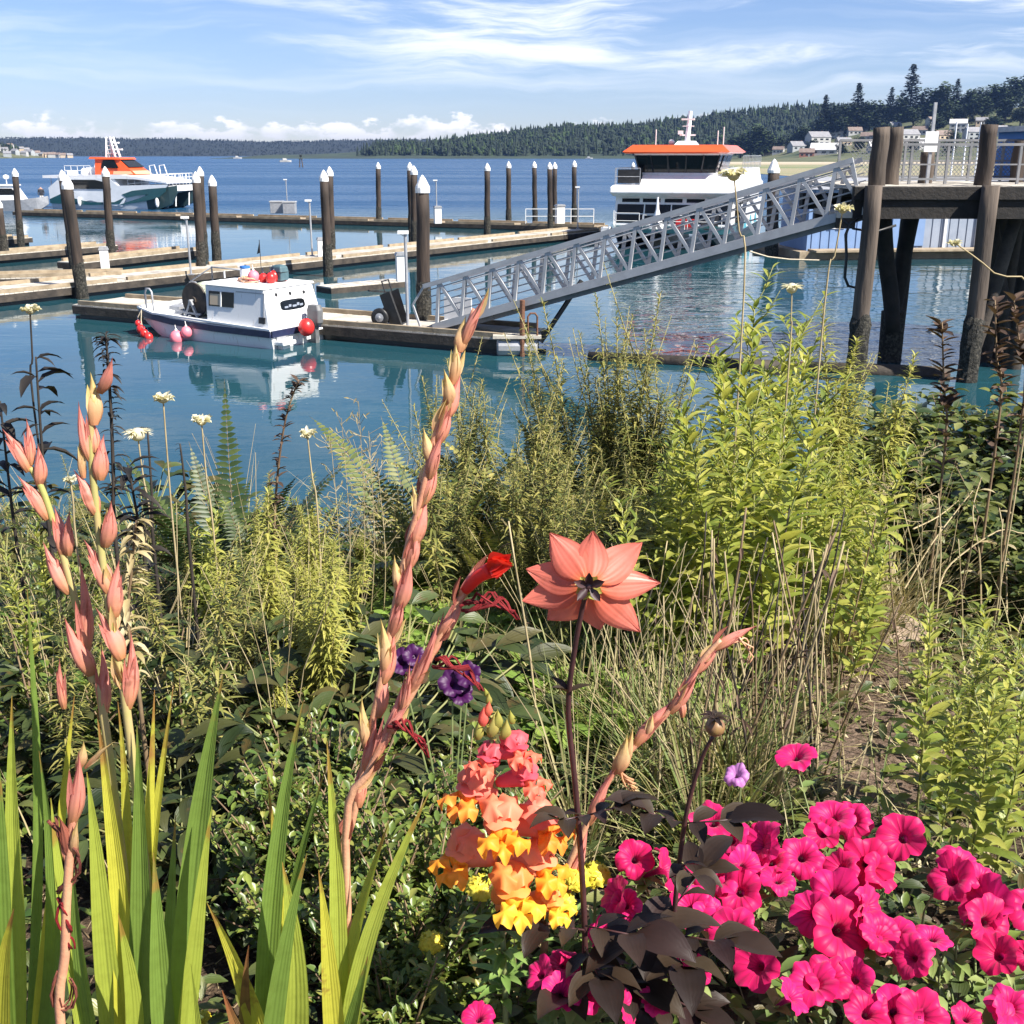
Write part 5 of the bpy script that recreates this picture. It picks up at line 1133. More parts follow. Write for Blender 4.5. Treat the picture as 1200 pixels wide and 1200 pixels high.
def pod(b, p0, p1, w_, mi=0, bend=.12, puff=1.0, n=10, rows=9, tongue=True, facing=None):
    """swollen sheathed bud from p0 to its pointed tip p1"""
    d = p1 - p0; L = d.length; d.normalize(); f = VIEW(p0); s_ = d.cross(f).normalized(); o = s_.cross(d); sg_ = random.choice((-1, 1))
    vs = []; uvs = []; fs = []
    for i in range(rows):
        t_ = i / (rows - 1); r = w_ * .5 * (.34 + .66 * math.sin(PI * min(1, t_ * 1.05 + .06) ** .8) * puff) * (1 - t_ ** 3 * .97); c = p0 + d * (L * t_) + s_ * (bend * sg_ * L * t_ * (1 - t_))
        for j in range(n):
            a = 2 * PI * j / n; rr = r * (1 + .13 * math.sin(a * 3 + i * .5) + .05 * math.sin(a * 7 + i))
            vs.append(c + s_ * (math.cos(a) * rr) + o * (math.sin(a) * rr * .8)); uvs.append((j / n, t_))
    fs = [(i * n + j, i * n + (j + 1) % n, (i + 1) * n + (j + 1) % n, (i + 1) * n + j) for i in range(rows - 1) for j in range(n)]
    b.add(vs, fs, mi, uvs)
    if tongue:
        for k in (-1, 1): b.leaf(p0 - d * L * .03, (d + s_ * (k * .09) + f * .10).normalized(), f, L * ru(.55, .85), w_ * ru(.4, .6), 4, ru(-.25, .05), .35, mi, .45)
def spike(label, path, Y, r0, r1, pods, mm='stalk_pink', kind='pod', stem_m=None, cat='flower spike', name='gladiolus_spike', Y1=None, root_px=None):
    pts = px_path(path, Y, Y1); root = to_ground(pts[0]); t = thing(name, label, cat, root)
    b = MB(); full = [root + V((0, 0, -.03))] + pts; q = stalk(b, full, r0, r1); b.build('stem', M[stem_m or mm], t, loc=root, smooth=True)
    for e in pods:
        (x0, y0, x1, y1, wpx) = e[:5]; mk_ = e[5] if len(e) > 5 else kind
        b = MB(); k = Y / FPX; dz_ = ru(-.012, .006); pod(b, P(x0, y0, Y), P(x1, y1, Y + dz_), wpx * k * .84); b.build('bud', M[mk_], t, loc=root, smooth=True)
    if len(path) > 6:                                   # papery bracts clasping the stalk
        for i in range(14):
            b = MB()
            k_ = random.randrange(4, len(q) - 2); d_ = (q[k_ + 1] - q[k_]).normalized(); a = ru(0, 6.3)
            b.leaf(q[k_], (d_ + V((math.cos(a), math.sin(a), 0)) * ru(.1, .35)), V((math.cos(a), math.sin(a), .1)), ru(.022, .045), ru(.007, .012), 5, ru(-.3, .6), .5, 0, .4)
            b.build('bract', M[random.choice(('pod_cream', 'pod_cream', 'withered_brown'))], t, loc=root, smooth=True)
    return t, root
C_ = 'pod_cream'
spike('leaning gladiolus spike of pink pointed pods at the left edge', [(125, 862), (108, 795), (90, 712), (72, 645), (52, 580), (36, 548)], 1.12, .0055, .0032,
      [(34, 552, 2, 502, 20), (36, 545, 30, 488, 13), (46, 568, 44, 520, 19), (56, 608, 20, 557, 22), (74, 650, 63, 592, 22), (80, 650, 82, 598, 18), (82, 695, 50, 634, 25), (100, 770, 92, 650, 20), (108, 790, 75, 722, 28), (120, 842, 118, 752, 20), (75, 830, 70, 770, 14)], stem_m='stalk_green')
spike('upright gladiolus spike of pink pods just right of the leaning one', [(152, 862), (142, 800), (130, 725), (119, 650), (111, 580), (106, 515), (110, 462)], 1.10, .0055, .0032,
      [(110, 498, 106, 436, 22, C_), (117, 460, 132, 418, 17), (106, 540, 92, 470, 17), (112, 530, 104, 482, 14), (117, 562, 122, 508, 23), (113, 602, 86, 550, 23), (123, 640, 130, 586, 23), (128, 694, 98, 632, 26), (134, 722, 140, 655, 24), (142, 772, 112, 712, 27), (150, 830, 153, 738, 22), (98, 560, 94, 510, 12, C_)], stem_m='stalk_green')
spike('tallest gladiolus stalk with cream and pink spent pods in the middle', [(392, 1050), (412, 965), (428, 890), (445, 805), (462, 715), (478, 640), (493, 585), (506, 525), (523, 465), (540, 405), (556, 362)], 1.15, .0050, .0026,
      [(542, 405, 572, 343, 15), (538, 412, 546, 370, 20, C_), (530, 450, 534, 395, 16, C_), (526, 475, 520, 432, 19, C_), (520, 492, 540, 435, 20), (513, 520, 528, 462, 18), (508, 545, 496, 500, 20, C_), (503, 560, 520, 505, 18), (497, 590, 512, 530, 17), (490, 610, 482, 565, 15, C_), (484, 640, 500, 575, 20), (477, 668, 492, 610, 18), (470, 695, 462, 650, 18, C_), (466, 715, 482, 650, 22), (458, 745, 472, 690, 18), (452, 790, 446, 725, 22, C_), (449, 800, 462, 735, 21), (443, 840, 450, 775, 21), (432, 880, 424, 815, 20, C_), (428, 905, 440, 840, 21), (420, 945, 430, 880, 22), (405, 960, 380, 1000, 14, 'withered_brown')])
t, root = spike('slanting gladiolus stalk with one scarlet flower and crimson withered petals', [(405, 985), (432, 905), (458, 855), (490, 800), (520, 737), (545, 692), (556, 676)], 1.13, .0050, .0032,
      [(436, 895, 478, 782, 17), (470, 835, 480, 775, 13), (478, 815, 515, 722, 18), (505, 770, 520, 716, 15), (515, 745, 548, 690, 18), (540, 700, 556, 662, 17), (455, 860, 478, 826, 18)])
def withered(name, label_none, path, Y, w0, w1, mm, par, root, strips=7):
    b = MB(); pts = px_path(path, Y); L = len(pts)
    for s_ in range(strips):
        ph = ru(0, 6); q = []
        for i in range(9):
            u = i / 8 * (L - 1); k = min(L - 2, int(u)); c = pts[k].lerp(pts[k + 1], u - k); w_ = (w0 + (w1 - w0) * math.sin(PI * min(1, i / 8 + .12)))
            q.append(c + V((math.cos(ph + i * .7) * w_ * .5, math.sin(ph * 2 + i) * w_ * .4, math.sin(ph + i * .6) * w_ * .5)))
        b.tube(q, [w_ * .26 * (1.1 - .5 * i / 8) for i in range(9)], 6)
    return b.build(name, M[mm], par, loc=root, smooth=True)
kq = 1.13 / FPX
b = MB(); p0, p1 = P(545, 692, 1.13), P(575, 668, 1.12); stalk(b, [p0, p0.lerp(p1, .5) + V((0, 0, .004)), p1], .006, .009)
for k in range(5): b.leaf(p1 + V((ru(-.003, .003), ru(-.003, .003), ru(-.005, .005))), (P(603, 652 + (k - 2) * 5, 1.10 + ru(-.01, .02)) - p1), V((ru(-.4, .4), -1, ru(.2, 1))), .036, .022, 5, ru(-.1, .3), .5, 0, .5, .1)
b.build('open_flower', M['fresh_red'], t, loc=root, smooth=True)
withered('withered_flower', 0, [(543, 712), (560, 704), (580, 704), (598, 713), (606, 724)], 1.12, .006, .017, 'withered_red', t, root)
withered('withered_flower', 0, [(508, 778), (525, 776), (545, 786), (558, 798), (564, 808)], 1.12, .006, .015, 'withered_red', t, root)
withered('withered_flower', 0, [(458, 852), (472, 850), (487, 858), (496, 872), (500, 886)], 1.12, .006, .014, 'withered_red', t, root)
t, root = spike('pale spent gladiolus stalk leaning right below the dahlia', [(640, 1085), (668, 1010), (695, 950), (725, 895), (757, 862), (790, 826), (822, 775), (845, 750)], 1.38, .0058, .0035,
      [(660, 1050, 690, 960, 24), (690, 965, 722, 900, 20), (722, 905, 735, 860, 26, C_), (728, 900, 742, 850, 16, C_), (745, 872, 790, 820, 22), (757, 865, 765, 835, 13, C_), (785, 835, 822, 775, 20), (812, 790, 850, 742, 17), (838, 760, 888, 733, 17), (800, 840, 793, 805, 13)])
withered('withered_flower', 0, [(850, 752), (868, 748), (878, 757), (882, 768), (876, 776)], 1.38, .005, .010, 'stalk_pink', t, root, 4)
withered('withered_flower', 0, [(725, 900), (738, 918), (745, 930), (748, 945)], 1.38, .006, .016, 'pod_cream', t, root, 5)
t, root = spike('short withered brown and red gladiolus stalk at the lower left', [(72, 1215), (76, 1120), (78, 1055), (83, 985), (88, 930)], .93, .0055, .004,
      [(84, 965, 92, 880, 24, 'pod'), (92, 900, 98, 868, 17, C_), (80, 1000, 68, 955, 19, 'withered_brown'), (86, 1000, 92, 960, 14, C_), (78, 1010, 72, 962, 14, 'pod'), (100, 900, 136, 868, 8, C_)])
withered('withered_flower', 0, [(62, 962), (72, 975), (86, 995), (90, 1015), (82, 1035), (70, 1045)], .93, .006, .012, 'withered_brown', t, root, 6)
withered('withered_flower', 0, [(70, 1052), (74, 1075), (82, 1095), (84, 1110)], .93, .006, .012, 'withered_red', t, root, 5)
withered('withered_flower', 0, [(72, 1138), (66, 1160), (68, 1180), (80, 1180), (88, 1160), (84, 1148)], .93, .005, .010, 'withered_brown', t, root, 5)

# ---- dahlia
M['dahlia'] = leaf_mat('salmon_dahlia_petal', [(.68, .17, .12), (.72, .20, .145), (.62, .14, .105)], .30, .42, vcols=[(0, (.95, .9, .35)), (.22, (1, .9, .8)), (.6, (1, 1, 1)), (1, (1, .95, .98))], vein=.22)
M['dahlia_stem'] = mat('dark_purple_stem', (.035, .014, .016), (.075, .03, .028), 20, .45)
M['dahlia_leaf'] = leaf_mat('purple_black_leaf', [(.016, .010, .008), (.028, .017, .011), (.045, .032, .018), (.022, .010, .011)], .1, .5, vein=.12, spec=.3)
M['calyx'] = leaf_mat('green_yellow_bract', [(.34, .36, .06), (.42, .36, .10)], .3, .5)
def dahlia_leaf(b, p, d, L):
    """compound leaf of five toothed leaflets"""
    d = V(d).normalized(); s_ = d.cross(V((0, 0, 1))).normalized()
    b.tube([p, p + d * L * .5], .0013, 5, 1)
    for k, (a, f, l) in enumerate([(0, .5, .62), (.85, .42, .48), (-.85, .42, .48), (.95, .12, .36), (-.95, .12, .36)]):
        dd = (d * math.cos(a) + s_ * math.sin(a) + V((0, 0, ru(.0, .35)))).normalized(); b.leaf(p + d * L * f, dd, V((0, 0, 1)) + V((ru(-.3, .3), ru(-.3, .3), 0)), L * l, L * l * .52, 6, ru(.5, 1.1), .2, 0, .42, .12)
DY = 1.17
dpath = [(686, 1150), (683, 1040), (675, 930), (666, 835), (672, 770), (682, 715), (686, 700)]
pts = px_path(dpath, DY + .03, DY); root = to_ground(pts[0]); dh = thing('dahlia', 'salmon pink dahlia seen from behind on a dark stem', 'flower', root)
b = MB(); stalk(b, [root + V((0, 0, -.02))] + pts, .0042, .0028); b.build('stem', M['dahlia_stem'], dh, loc=root, smooth=True)
c0 = P(690, 687, DY - .002); f = VIEW(c0); kk = DY / FPX
ax = (f * -.95 + V((.1, 0, .30))).normalized()                     # the flower looks away and up
tips = [(645, 625, 36), (695, 623, 34), (752, 636, 34), (773, 683, 30), (750, 740, 33), (703, 738, 34), (642, 726, 36), (613, 704, 32), (617, 667, 32), (668, 640, 28), (725, 660, 28)]
for i, (tx, ty, wp) in enumerate(tips):
    tip = P(tx, ty, DY + (.018 if i < 9 else .03)); d = tip - c0; L = d.length; d.normalize(); st_ = c0 + d * L * .10 + f * (-.004)
    b = MB(); n = 12; sdv = d.cross(f).normalized(); nn = sdv.cross(d); vs = []; uvs = []
    for r_ in range(n + 1):
        u = r_ / n; w_ = wp * kk * .67 * (max(.14, math.sin(PI * (u * .97 + .015) ** .78)) if u < 1 else .03); c = st_ + d * (L * .92 * u) - f * (.012 * math.sin(PI * u * .8) * (1 if i < 9 else 1.6)) + f * (.005 * u * u * math.sin(i * 2.1))
        for j in range(7):
            q = (j - 3) / 3; vs.append(c + sdv * (w_ * q) + f * (-.35 * w_ * (1 - q * q) * -1 * .6 + .0016 * math.sin(q * 7.5 + i)) ); uvs.append((j / 6, u))
    b.add(vs, [(r_ * 7 + j, r_ * 7 + j + 1, r_ * 7 + j + 8, r_ * 7 + j + 7) for r_ in range(n) for j in range(6)], 0, uvs); b.build('petal', M['dahlia'], dh, loc=root, smooth=True)
b = MB(); 
for i in range(9):
    a = 2 * PI * i / 9 + .2; s1 = V((math.cos(a), 0, math.sin(a))); b.leaf(c0 + f * .004, (s1 + f * .25), f, .017, .011, 4, 0, .3, 0, .55)
b.build('inner_bract', M['calyx'], dh, loc=root, smooth=True)
b = MB(); b.ball(c0 + f * .007, (.0065, .0055, .0065), 10, 6)
for i in range(5):
    a = 2 * PI * i / 5 + PI / 2; s1 = V((math.cos(a), 0, math.sin(a))); b.leaf(c0 + f * .009, (s1 * .9 + f * .5), f, .022, .010, 4, 0, .4, 0, .6)
b.build('sepals', M['dahlia_stem'], dh, loc=root, smooth=True)
b = MB(); pn_ = P(666, 812, DY + .01); 
for a in (0, 2.2, 4.1): b.leaf(pn_, V((math.cos(a), math.sin(a) * .5, .5)), V((0, 0, 1)), .03, .012, 4, .3, .3)
dahl = [((690, 955), (-.6, -.5, .2), .09), ((690, 955), (.8, -.2, .4), .085), ((686, 1090), (-1, -.2, .3), .13), ((686, 1085), (.8, -.5, .2), .14), ((686, 1110), (.2, -1, .1), .13), ((688, 1150), (-.5, -.8, .3), .12), ((700, 1105), (1, .1, .2), .15), ((690, 1130), (.9, -.7, .0), .13)]
for (x, y), d, L in dahl: dahlia_leaf(b, P(x, y, DY + .02), d, L)
b.build('leaves', [M['dahlia_leaf'], M['dahlia_stem']], dh, loc=root, smooth=True)
pts = px_path([(788, 1105), (795, 1020), (805, 950), (822, 890), (836, 862)], 1.22, 1.2); root = to_ground(pts[0]); d2 = thing('dahlia', 'dark dahlia stem with a closed round bud right of the open dahlia', 'flower', root)
b = MB(); stalk(b, [root + V((0, 0, -.02))] + pts, .004, .0024); b.build('stem', M['dahlia_stem'], d2, loc=root, smooth=True)
b = MB(); b.ball(P(838, 852, 1.2), (.0125, .0125, .0115), 12, 8); b.build('bud', mat('dull_gold_bud', (.28, .17, .05), (.16, .08, .05), 60, .5), d2, loc=root, smooth=True)
b = MB(); pc = P(837, 842, 1.2)
for i in range(9): a = i * .7; b.leaf(pc, V((math.cos(a), math.sin(a), .35)), V((0, 0, 1)), .021, .007, 4, .9, .3)
b.build('sepals', M['dahlia_leaf'], d2, loc=root, smooth=True)
b = MB()
for (x, y), d, L in [((800, 965), (-.9, -.3, .5), .11), ((800, 965), (.9, -.4, .35), .12), ((795, 1010), (.3, -1, .2), .09), ((790, 1090), (-.8, -.6, .2), .14), ((790, 1095), (.9, -.5, .2), .13), ((790, 1100), (0, -1, .2), .14), ((792, 1060), (.6, .6, .4), .12), ((770, 1150), (-.4, -1, .1), .12), ((770, 1160), (.8, -.8, .1), .12)]: dahlia_leaf(b, P(x, y, 1.215), d, L)
b.build('leaves', [M['dahlia_leaf'], M['dahlia_stem']], d2, loc=root, smooth=True)

# ---- ruffled petals shared by snapdragon, petunia and marigold
def disc_petal(b, c, nrm, up, w_, h_, mi=0, cup=.25, ruff=.10, n=22, rings=5, vr=(0, 1)):
    nrm = V(nrm).normalized(); up = V(up); up = (up - nrm * up.dot(nrm)).normalized(); rt_ = up.cross(nrm); ph = ru(0, 6)
    vs = [c]; uvs = [(.5, vr[0])]; fs = []
    for k in range(1, rings + 1):
        q = k / rings
        for j in range(n):
            a = 2 * PI * j / n; rr = q * (1 + .07 * math.sin(a * 3 + ph))
            off = cup * q * q * (w_ + h_) * .25 + ruff * q ** 3 * w_ * .5 * math.sin(a * 5 + ph)
            vs.append(c + rt_ * (math.cos(a) * rr * w_ / 2) + up * (math.sin(a) * rr * h_ / 2) + nrm * off); uvs.append((j / n, vr[0] + (vr[1] - vr[0]) * (.5 + .5 * q * math.sin(a))))
    fs += [(0, 1 + j, 1 + (j + 1) % n) for j in range(n)]
    for k in range(rings - 1): fs += [(1 + k * n + j, 1 + (k + 1) * n + j, 1 + (k + 1) * n + (j + 1) % n, 1 + k * n + (j + 1) % n) for j in range(n)]
    b.add(vs, fs, mi, uvs)
def petal_mat(name, c, c2=None, trans=.32, rough=.5):
    return leaf_mat(name, [c, c2 or c], trans, rough, spec=.3)
SN = {'pink': (petal_mat('coral_pink_petal', (.74, .085, .13), (.78, .14, .16)), petal_mat('coral_lip', (.80, .15, .12), (.84, .22, .12))),
      'mid': (petal_mat('peach_pink_petal', (.80, .19, .15), (.84, .28, .17)), petal_mat('orange_lip', (.88, .25, .03), (.90, .33, .05))),
      'orange': (petal_mat('peach_petal', (.84, .31, .16), (.84, .26, .16)), petal_mat('amber_lip', (.90, .40, .035), (.90, .34, .03))),
      'yellow': (petal_mat('orange_peach_petal', (.88, .32, .07), (.86, .27, .08)), petal_mat('yellow_lip', (.90, .58, .05), (.90, .50, .05)))}
SY = 1.2
spts = px_path([(592, 1160), (588, 1080), (582, 980), (578, 890), (572, 830)], SY); root = to_ground(spts[0]); sd = thing('snapdragon', 'coral, orange and yellow snapdragon spike', 'flower', root)
M['snap_green'] = leaf_mat('soft_green_leaf', [(.16, .27, .06), (.22, .34, .09), (.28, .38, .10)], .3, .5)
b = MB(); stalk(b, [root + V((0, 0, -.02))] + spts, .0042, .0022); b.build('stem', mat('snapdragon_stem', (.16, .20, .07), (.22, .24, .09), 20), sd, loc=root, smooth=True)
def floret(px, py, sz, kind, dx_, dz_, dY=-.02):
    """two lipped flower facing outward; dx_, dz_ tilt its mouth in the picture's plane"""
    c = P(px, py, SY + dY); S = 1.12 * sz * SY / FPX; face = (VIEW(c) * .75 + V((dx_, 0, dz_))).normalized(); up = V((0, 0, 1)); up = (up - face * up.dot(face)).normalized(); rt_ = up.cross(face)
    b = MB(); axis = P(582, py + 12, SY); stalk(b, [axis, c - face * S * .25 - up * S * .05], S * .10, S * .26, 0, 8)
    for k in (-1, 1): disc_petal(b, c + up * S * .24 + rt_ * (k * S * .15) - face * S * .02, face * .62 + up * .55 + rt_ * k * .25, up + rt_ * k * .45, S * .40, S * .52, 0, -.7, .45, 26, 6)
    disc_petal(b, c + up * S * .06 - face * S * .10, face * .3 + up * .9, up + face, S * .5, S * .5, 0, -.5, .1)
    for k in (-1, 1): disc_petal(b, c - up * S * .10 + rt_ * (k * S * .10) + face * S * .02, face * .8 + up * .5 + rt_ * k * .4, up, S * .26, S * .24, 1, -1.4, .05)
    for k in (-1, 0, 1): disc_petal(b, c - up * S * (.27 if k else .36) + rt_ * (k * S * .23) + face * S * (.10 if k else .08), face * .6 + up * .7 + rt_ * k * .30, -up + face * .3 + rt_ * k * .75, S * .32, S * .40, 1, -.55, .55, 26, 6)
    b.build('floret', list(SN[kind]), sd, loc=root, smooth=True)
for a in [(608, 872, 56, 'pink', .35, .25, -.01), (570, 884, 54, 'pink', -.5, .2, -.01), (622, 905, 56, 'pink', .7, .1, -.01), (548, 920, 76, 'mid', -.65, .1, -.01),
          (588, 960, 82, 'orange', .05, 0, -.045), (640, 958, 76, 'mid', .7, .1, -.01), (536, 995, 80, 'orange', -.6, -.05, -.01), (640, 1005, 78, 'orange', .7, .0, -.02), (604, 1040, 84, 'yellow', .2, -.1, -.045), (652, 1052, 60, 'yellow', .7, -.1, -.02)]: floret(*a)
b = MB()
for px, py, s_ in ((572, 832, 9), (566, 842, 11), (582, 845, 11), (575, 853, 13), (590, 857, 12), (560, 858, 11), (573, 820, 7), (570, 812, 5), (601, 842, 8)): pod(b, P(px, py + s_ * .7, SY - .004), P(px + ru(-4, 4), py - s_ * 1.3, SY - .008), s_ * 1.25 * SY / FPX, random.choice((0, 1)), tongue=False)
for k in range(12): a = ru(0, 6); b.leaf(P(575 + ru(-8, 8), 850 + ru(-15, 20), SY), V((math.cos(a), math.sin(a), .5)), V((0, 0, 1)), .016, .006, 3, .4)
b.build('buds', [M['calyx'], SN['pink'][1]], sd, loc=root, smooth=True)
b = MB()
for k in range(34):
    a = ru(0, 6.3); py = 1085 + 90 * rnd(); b.leaf(P(590, py, SY), V((math.cos(a), math.sin(a), ru(.1, .7))), V((0, 0, 1)), ru(.035, .055), ru(.010, .014), 5, ru(.3, .9), .25)
b.build('leaves', M['snap_green'], sd, loc=root, smooth=True)

# ---- petunias
def petunia_mat():
    m, t = new_mat('magenta_petunia_petal')
    uv = t.n('ShaderNodeTexCoord').outputs['UV']; s2 = t.n('ShaderNodeSeparateXYZ', {0: uv}); u, v = s2.outputs[0], s2.outputs[1]
    obr = t.n('ShaderNodeObjectInfo').outputs['Random']
    vein = t.math('POWER', t.math('ABSOLUTE', t.math('SINE', t.math('MULTIPLY', u, PI * 15))), .5)
    base = t.mix(obr, (.66, .006, .10), (.72, .012, .17))
    vs_ = t.math('MULTIPLY', t.math('SUBTRACT', 1.0, vein), t.math('SUBTRACT', 1.0, t.smooth(v, .55, .95)))
    col = t.mix(t.math('MULTIPLY', vs_, .8), base, (.36, .004, .06))
    col = t.mix(t.math('SUBTRACT', 1.0, t.smooth(v, .18, .32)), col, (.24, .004, .07))
    hb = t.n('ShaderNodeBump', {'Height': vein, 'Strength': .5, 'Distance': .001}).outputs[0]
    p = t.n('ShaderNodeBsdfPrincipled', {'Base Color': col, 'Roughness': .5, 'Specular IOR Level': .25, 'Sheen Weight': .15, 'Normal': hb})
    tr = t.n('ShaderNodeBsdfTranslucent', {'Color': t.mix(1.0, col, (1.05, 1.2, 1.15), 'MULTIPLY')})
    t.n('ShaderNodeOutputMaterial', {'Surface': t.n('ShaderNodeMixShader', {0: .3, 1: p.outputs[0], 2: tr.outputs[0]}).outputs[0]}); return m
M['petunia'] = petunia_mat()
M['petunia_tube'] = leaf_mat('petunia_tube_pink', [(.62, .10, .22)], .3, .5)
M['petunia_leaf'] = leaf_mat('sticky_petunia_leaf', [(.12, .19, .05), (.18, .26, .075), (.25, .33, .10), (.30, .34, .13)], .3, .55)
M['petunia_stem'] = mat('petunia_stem', (.15, .20, .07), (.22, .25, .10), 20)
def petunia_mesh(i, tube=True):
    """funnel flower, mouth toward +z, width 1"""
    b = MB(); n = 50; prof = [(.035, -.62, .0), (.045, -.50, .08), (.060, -.34, .16), (.085, -.2, .24), (.13, -.10, .34), (.22, -.03, .48), (.33, .012, .64), (.43, .022, .82), (.50, .0, 1.0)]
    ph = ru(0, 6); vs = []; uvs = []
    droop = ru(-.6, 1.0); am = ru(.4, 1.3); dl = ru(-.3, 1.0)
    for r, z, v in prof:
        for j in range(n + 1):
            a = 2 * PI * j / n; lob = 1 - .12 * v ** 4 * (1 - abs(math.sin(a * 2.5))) ** 1.6 * 1.5 + .02 * v * math.sin(a * 11 + ph)
            zz_ = z + v ** 3 * (am * .075 * math.sin(a * 5 + ph) + .05 * math.sin(a * 2 + ph * 3) + .030 * math.sin(a * 13 + ph * 2) + .11 * droop * math.sin(a + ph)) - .10 * dl * v ** 4 - v ** 4 * .05 * max(0, droop)
            vs.append((math.cos(a) * r * lob, math.sin(a) * r * lob, zz_)); uvs.append((j / n, v))
    b.add(vs, [(k * (n + 1) + j, k * (n + 1) + j + 1, (k + 1) * (n + 1) + j + 1, (k + 1) * (n + 1) + j) for k in range(len(prof) - 1) for j in range(n)], 0, uvs)
    for j in range(4): a = j * 1.6; b.ball((math.cos(a) * .02, math.sin(a) * .02, -.16), (.012, .012, .04), 6, 4, 1)
    for j in range(5):
        a = 2 * PI * j / 5; b.leaf((math.cos(a) * .02, math.sin(a) * .02, -.66), (math.cos(a) * .55, math.sin(a) * .55, 1), (math.cos(a), math.sin(a), -.3), .3, .07, 4, -.1, .3, 2)
    o = b.build('flower', [M['petunia'], M['dahlia_stem'], M['petunia_leaf']], smooth=True); me = o.data; bpy.data.objects.remove(o); return me
PET = [petunia_mesh(i) for i in range(9)]
def petunia_plant(label, flowers, nleaf=110, Yoff=0):
    flowers = flowers + [(x + ru(-42, 42), y + ru(-32, 32), d_ * ru(.75, .95), fx + ru(-.8, .8), fz + ru(-.3, 1.2)) for x, y, d_, fx, fz in flowers if rnd() < .32 and y > 960 and x > 790]
    pc = [P(x, y, PYf(y)) + V((0, ru(-.02, .05), 0)) for x, y, *_ in flowers]; cx_ = sum((p.x for p in pc)) / len(pc); cy_ = sum((p.y for p in pc)) / len(pc) + .05
    root = V((cx_, cy_, ground_z(cx_, cy_))); t = thing('petunia', label, 'plant', root, 0, 'petunias of the flower bed')
    lb_ = MB(); sb_ = MB()
    for (x, y, dia, fx, fz), p in zip(flowers, pc):
        nrm = (VIEW(p) * 1.0 + V((fx + ru(-.55, .55), ru(-.4, .3), fz + ru(-.3, .8))) + (V((random.choice((-1.3, 1.3)), ru(-.2, .6), ru(.0, 1.2))) if rnd() < .28 else V((0, 0, 0)))).normalized(); o = bpy.data.objects.new('flower', random.choice(PET)); COL.objects.link(o); o.parent = t
        S = dia * p.y / FPX * ru(1.05, 1.25); q = nrm.to_track_quat('Z', 'Y') @ Quaternion((0, 0, 1), ru(0, 6)); o.rotation_mode = 'QUATERNION'; o.rotation_quaternion = q; o.scale = (S, S, S); o.location = p - root
        st = p - nrm * S * .64; mid = st.lerp(root, .5) + V((ru(-.03, .03), ru(-.03, .03), .04)) - nrm * .02
        pts = [root + V((ru(-.03, .03), ru(-.03, .03), 0)), mid, st]; qq = stalk(sb_, pts, .0022, .0013, 0, 5)
        for k in range(int(nleaf / len(flowers))):
            c = random.choice(qq[2:]); a = ru(0, 6.3); lb_.leaf(c, V((math.cos(a), math.sin(a), ru(-.1, .8))), V((0, 0, 1)), ru(.022, .045), ru(.011, .018), 4, ru(.2, .9), .2)
    sb_.build('stems', M['petunia_stem'], t, loc=root, smooth=True); lb_.build('leaves', M['petunia_leaf'], t, loc=root, smooth=True); return t
def PYf(py): return 1.58 - (py - 890) / 310 * .50
petunia_plant('magenta petunia at the lower right with two wide open flowers at the frame edge', [(1166, 1076, 76, .0, .1), (1182, 1140, 52, .5, .3), (1112, 1026, 62, -.2, 1.3), (1088, 1086, 54, -.6, .5), (1130, 1020, 52, .9, 1.1), (1205, 1060, 60, .5, .2), (1195, 1200, 60, 0, .3)])
petunia_plant('magenta petunia with the two dark throated flowers facing the viewer', [(994, 1104, 78, 0, .1), (984, 1058, 66, -.1, .2), (1048, 1118, 66, .3, .1), (1022, 1062, 56, .5, .4), (1070, 1128, 56, .6, .1), (955, 1080, 54, -.7, .2), (1030, 1090, 60, .4, .2)])
petunia_plant('magenta petunia behind, under the dry stalks, with one flower turned up to the side', [(1018, 1014, 62, .1, .2), (1052, 972, 58, .2, .4), (975, 953, 54, -.3, 1.5), (938, 896, 54, .5, 1.4), (1008, 982, 46, -.4, .6), (985, 1018, 46, -.5, .5), (948, 1022, 50, -.2, .9)])
petunia_plant('magenta petunia in the middle of the bed with paler flowers among purple leaves', [(892, 985, 58, .0, .35), (862, 1004, 56, -.3, .6), (908, 1024, 54, .6, .9), (868, 1050, 62, .2, .2), (842, 1030, 56, -.6, .7), (835, 960, 54, -.4, 1.2), (880, 1030, 50, .2, .6), (820, 1010, 44, -.4, .8)])
petunia_plant('magenta petunia at the bottom edge with three flowers in a row', [(886, 1132, 72, .0, .0), (983, 1172, 66, -.1, .2), (1050, 1182, 70, .1, .2), (1085, 1200, 70, .3, .3), (1020, 1195, 60, 0, .3), (930, 1165, 50, .3, .4), (1130, 1185, 40, .3, .5)])
petunia_plant('magenta petunia tangled in the dark dahlia leaves at the bottom', [(812, 1072, 60, -.2, .2), (840, 1098, 50, .3, .4), (785, 1030, 54, .0, .4), (745, 1010, 50, -.3, .5), (720, 1040, 50, .4, .2), (770, 1085, 48, 0, .6), (812, 1140, 46, .2, .5), (735, 1075, 44, 0, .5)])
petunia_plant('dark magenta petunia at the bottom edge left of the dahlia leaves', [(660, 1125, 46, .0, .5), (632, 1150, 44, -.4, .4), (690, 1185, 56, .2, .4), (715, 1120, 48, .1, .6), (738, 1190, 50, .2, .3), (560, 1195, 44, -.2, .4), (660, 1195, 50, 0, .3), (770, 1175, 44, .3, .5)])
M['lilac'] = leaf_mat('lilac_petal', [(.50, .20, .50)], .3, .5)
lp_ = P(862, 906, 1.55); root = to_ground(lp_); t = thing('petunia', 'single pale lilac petunia trumpet below the dahlia bud', 'flower', root); b = MB(); stalk(b, [root, lp_ + V((.01, 0, -.04)), lp_ + V((.006, 0, -.028))], .002, .0015, 0, 5); b.build('stems', M['petunia_stem'], t, loc=root)
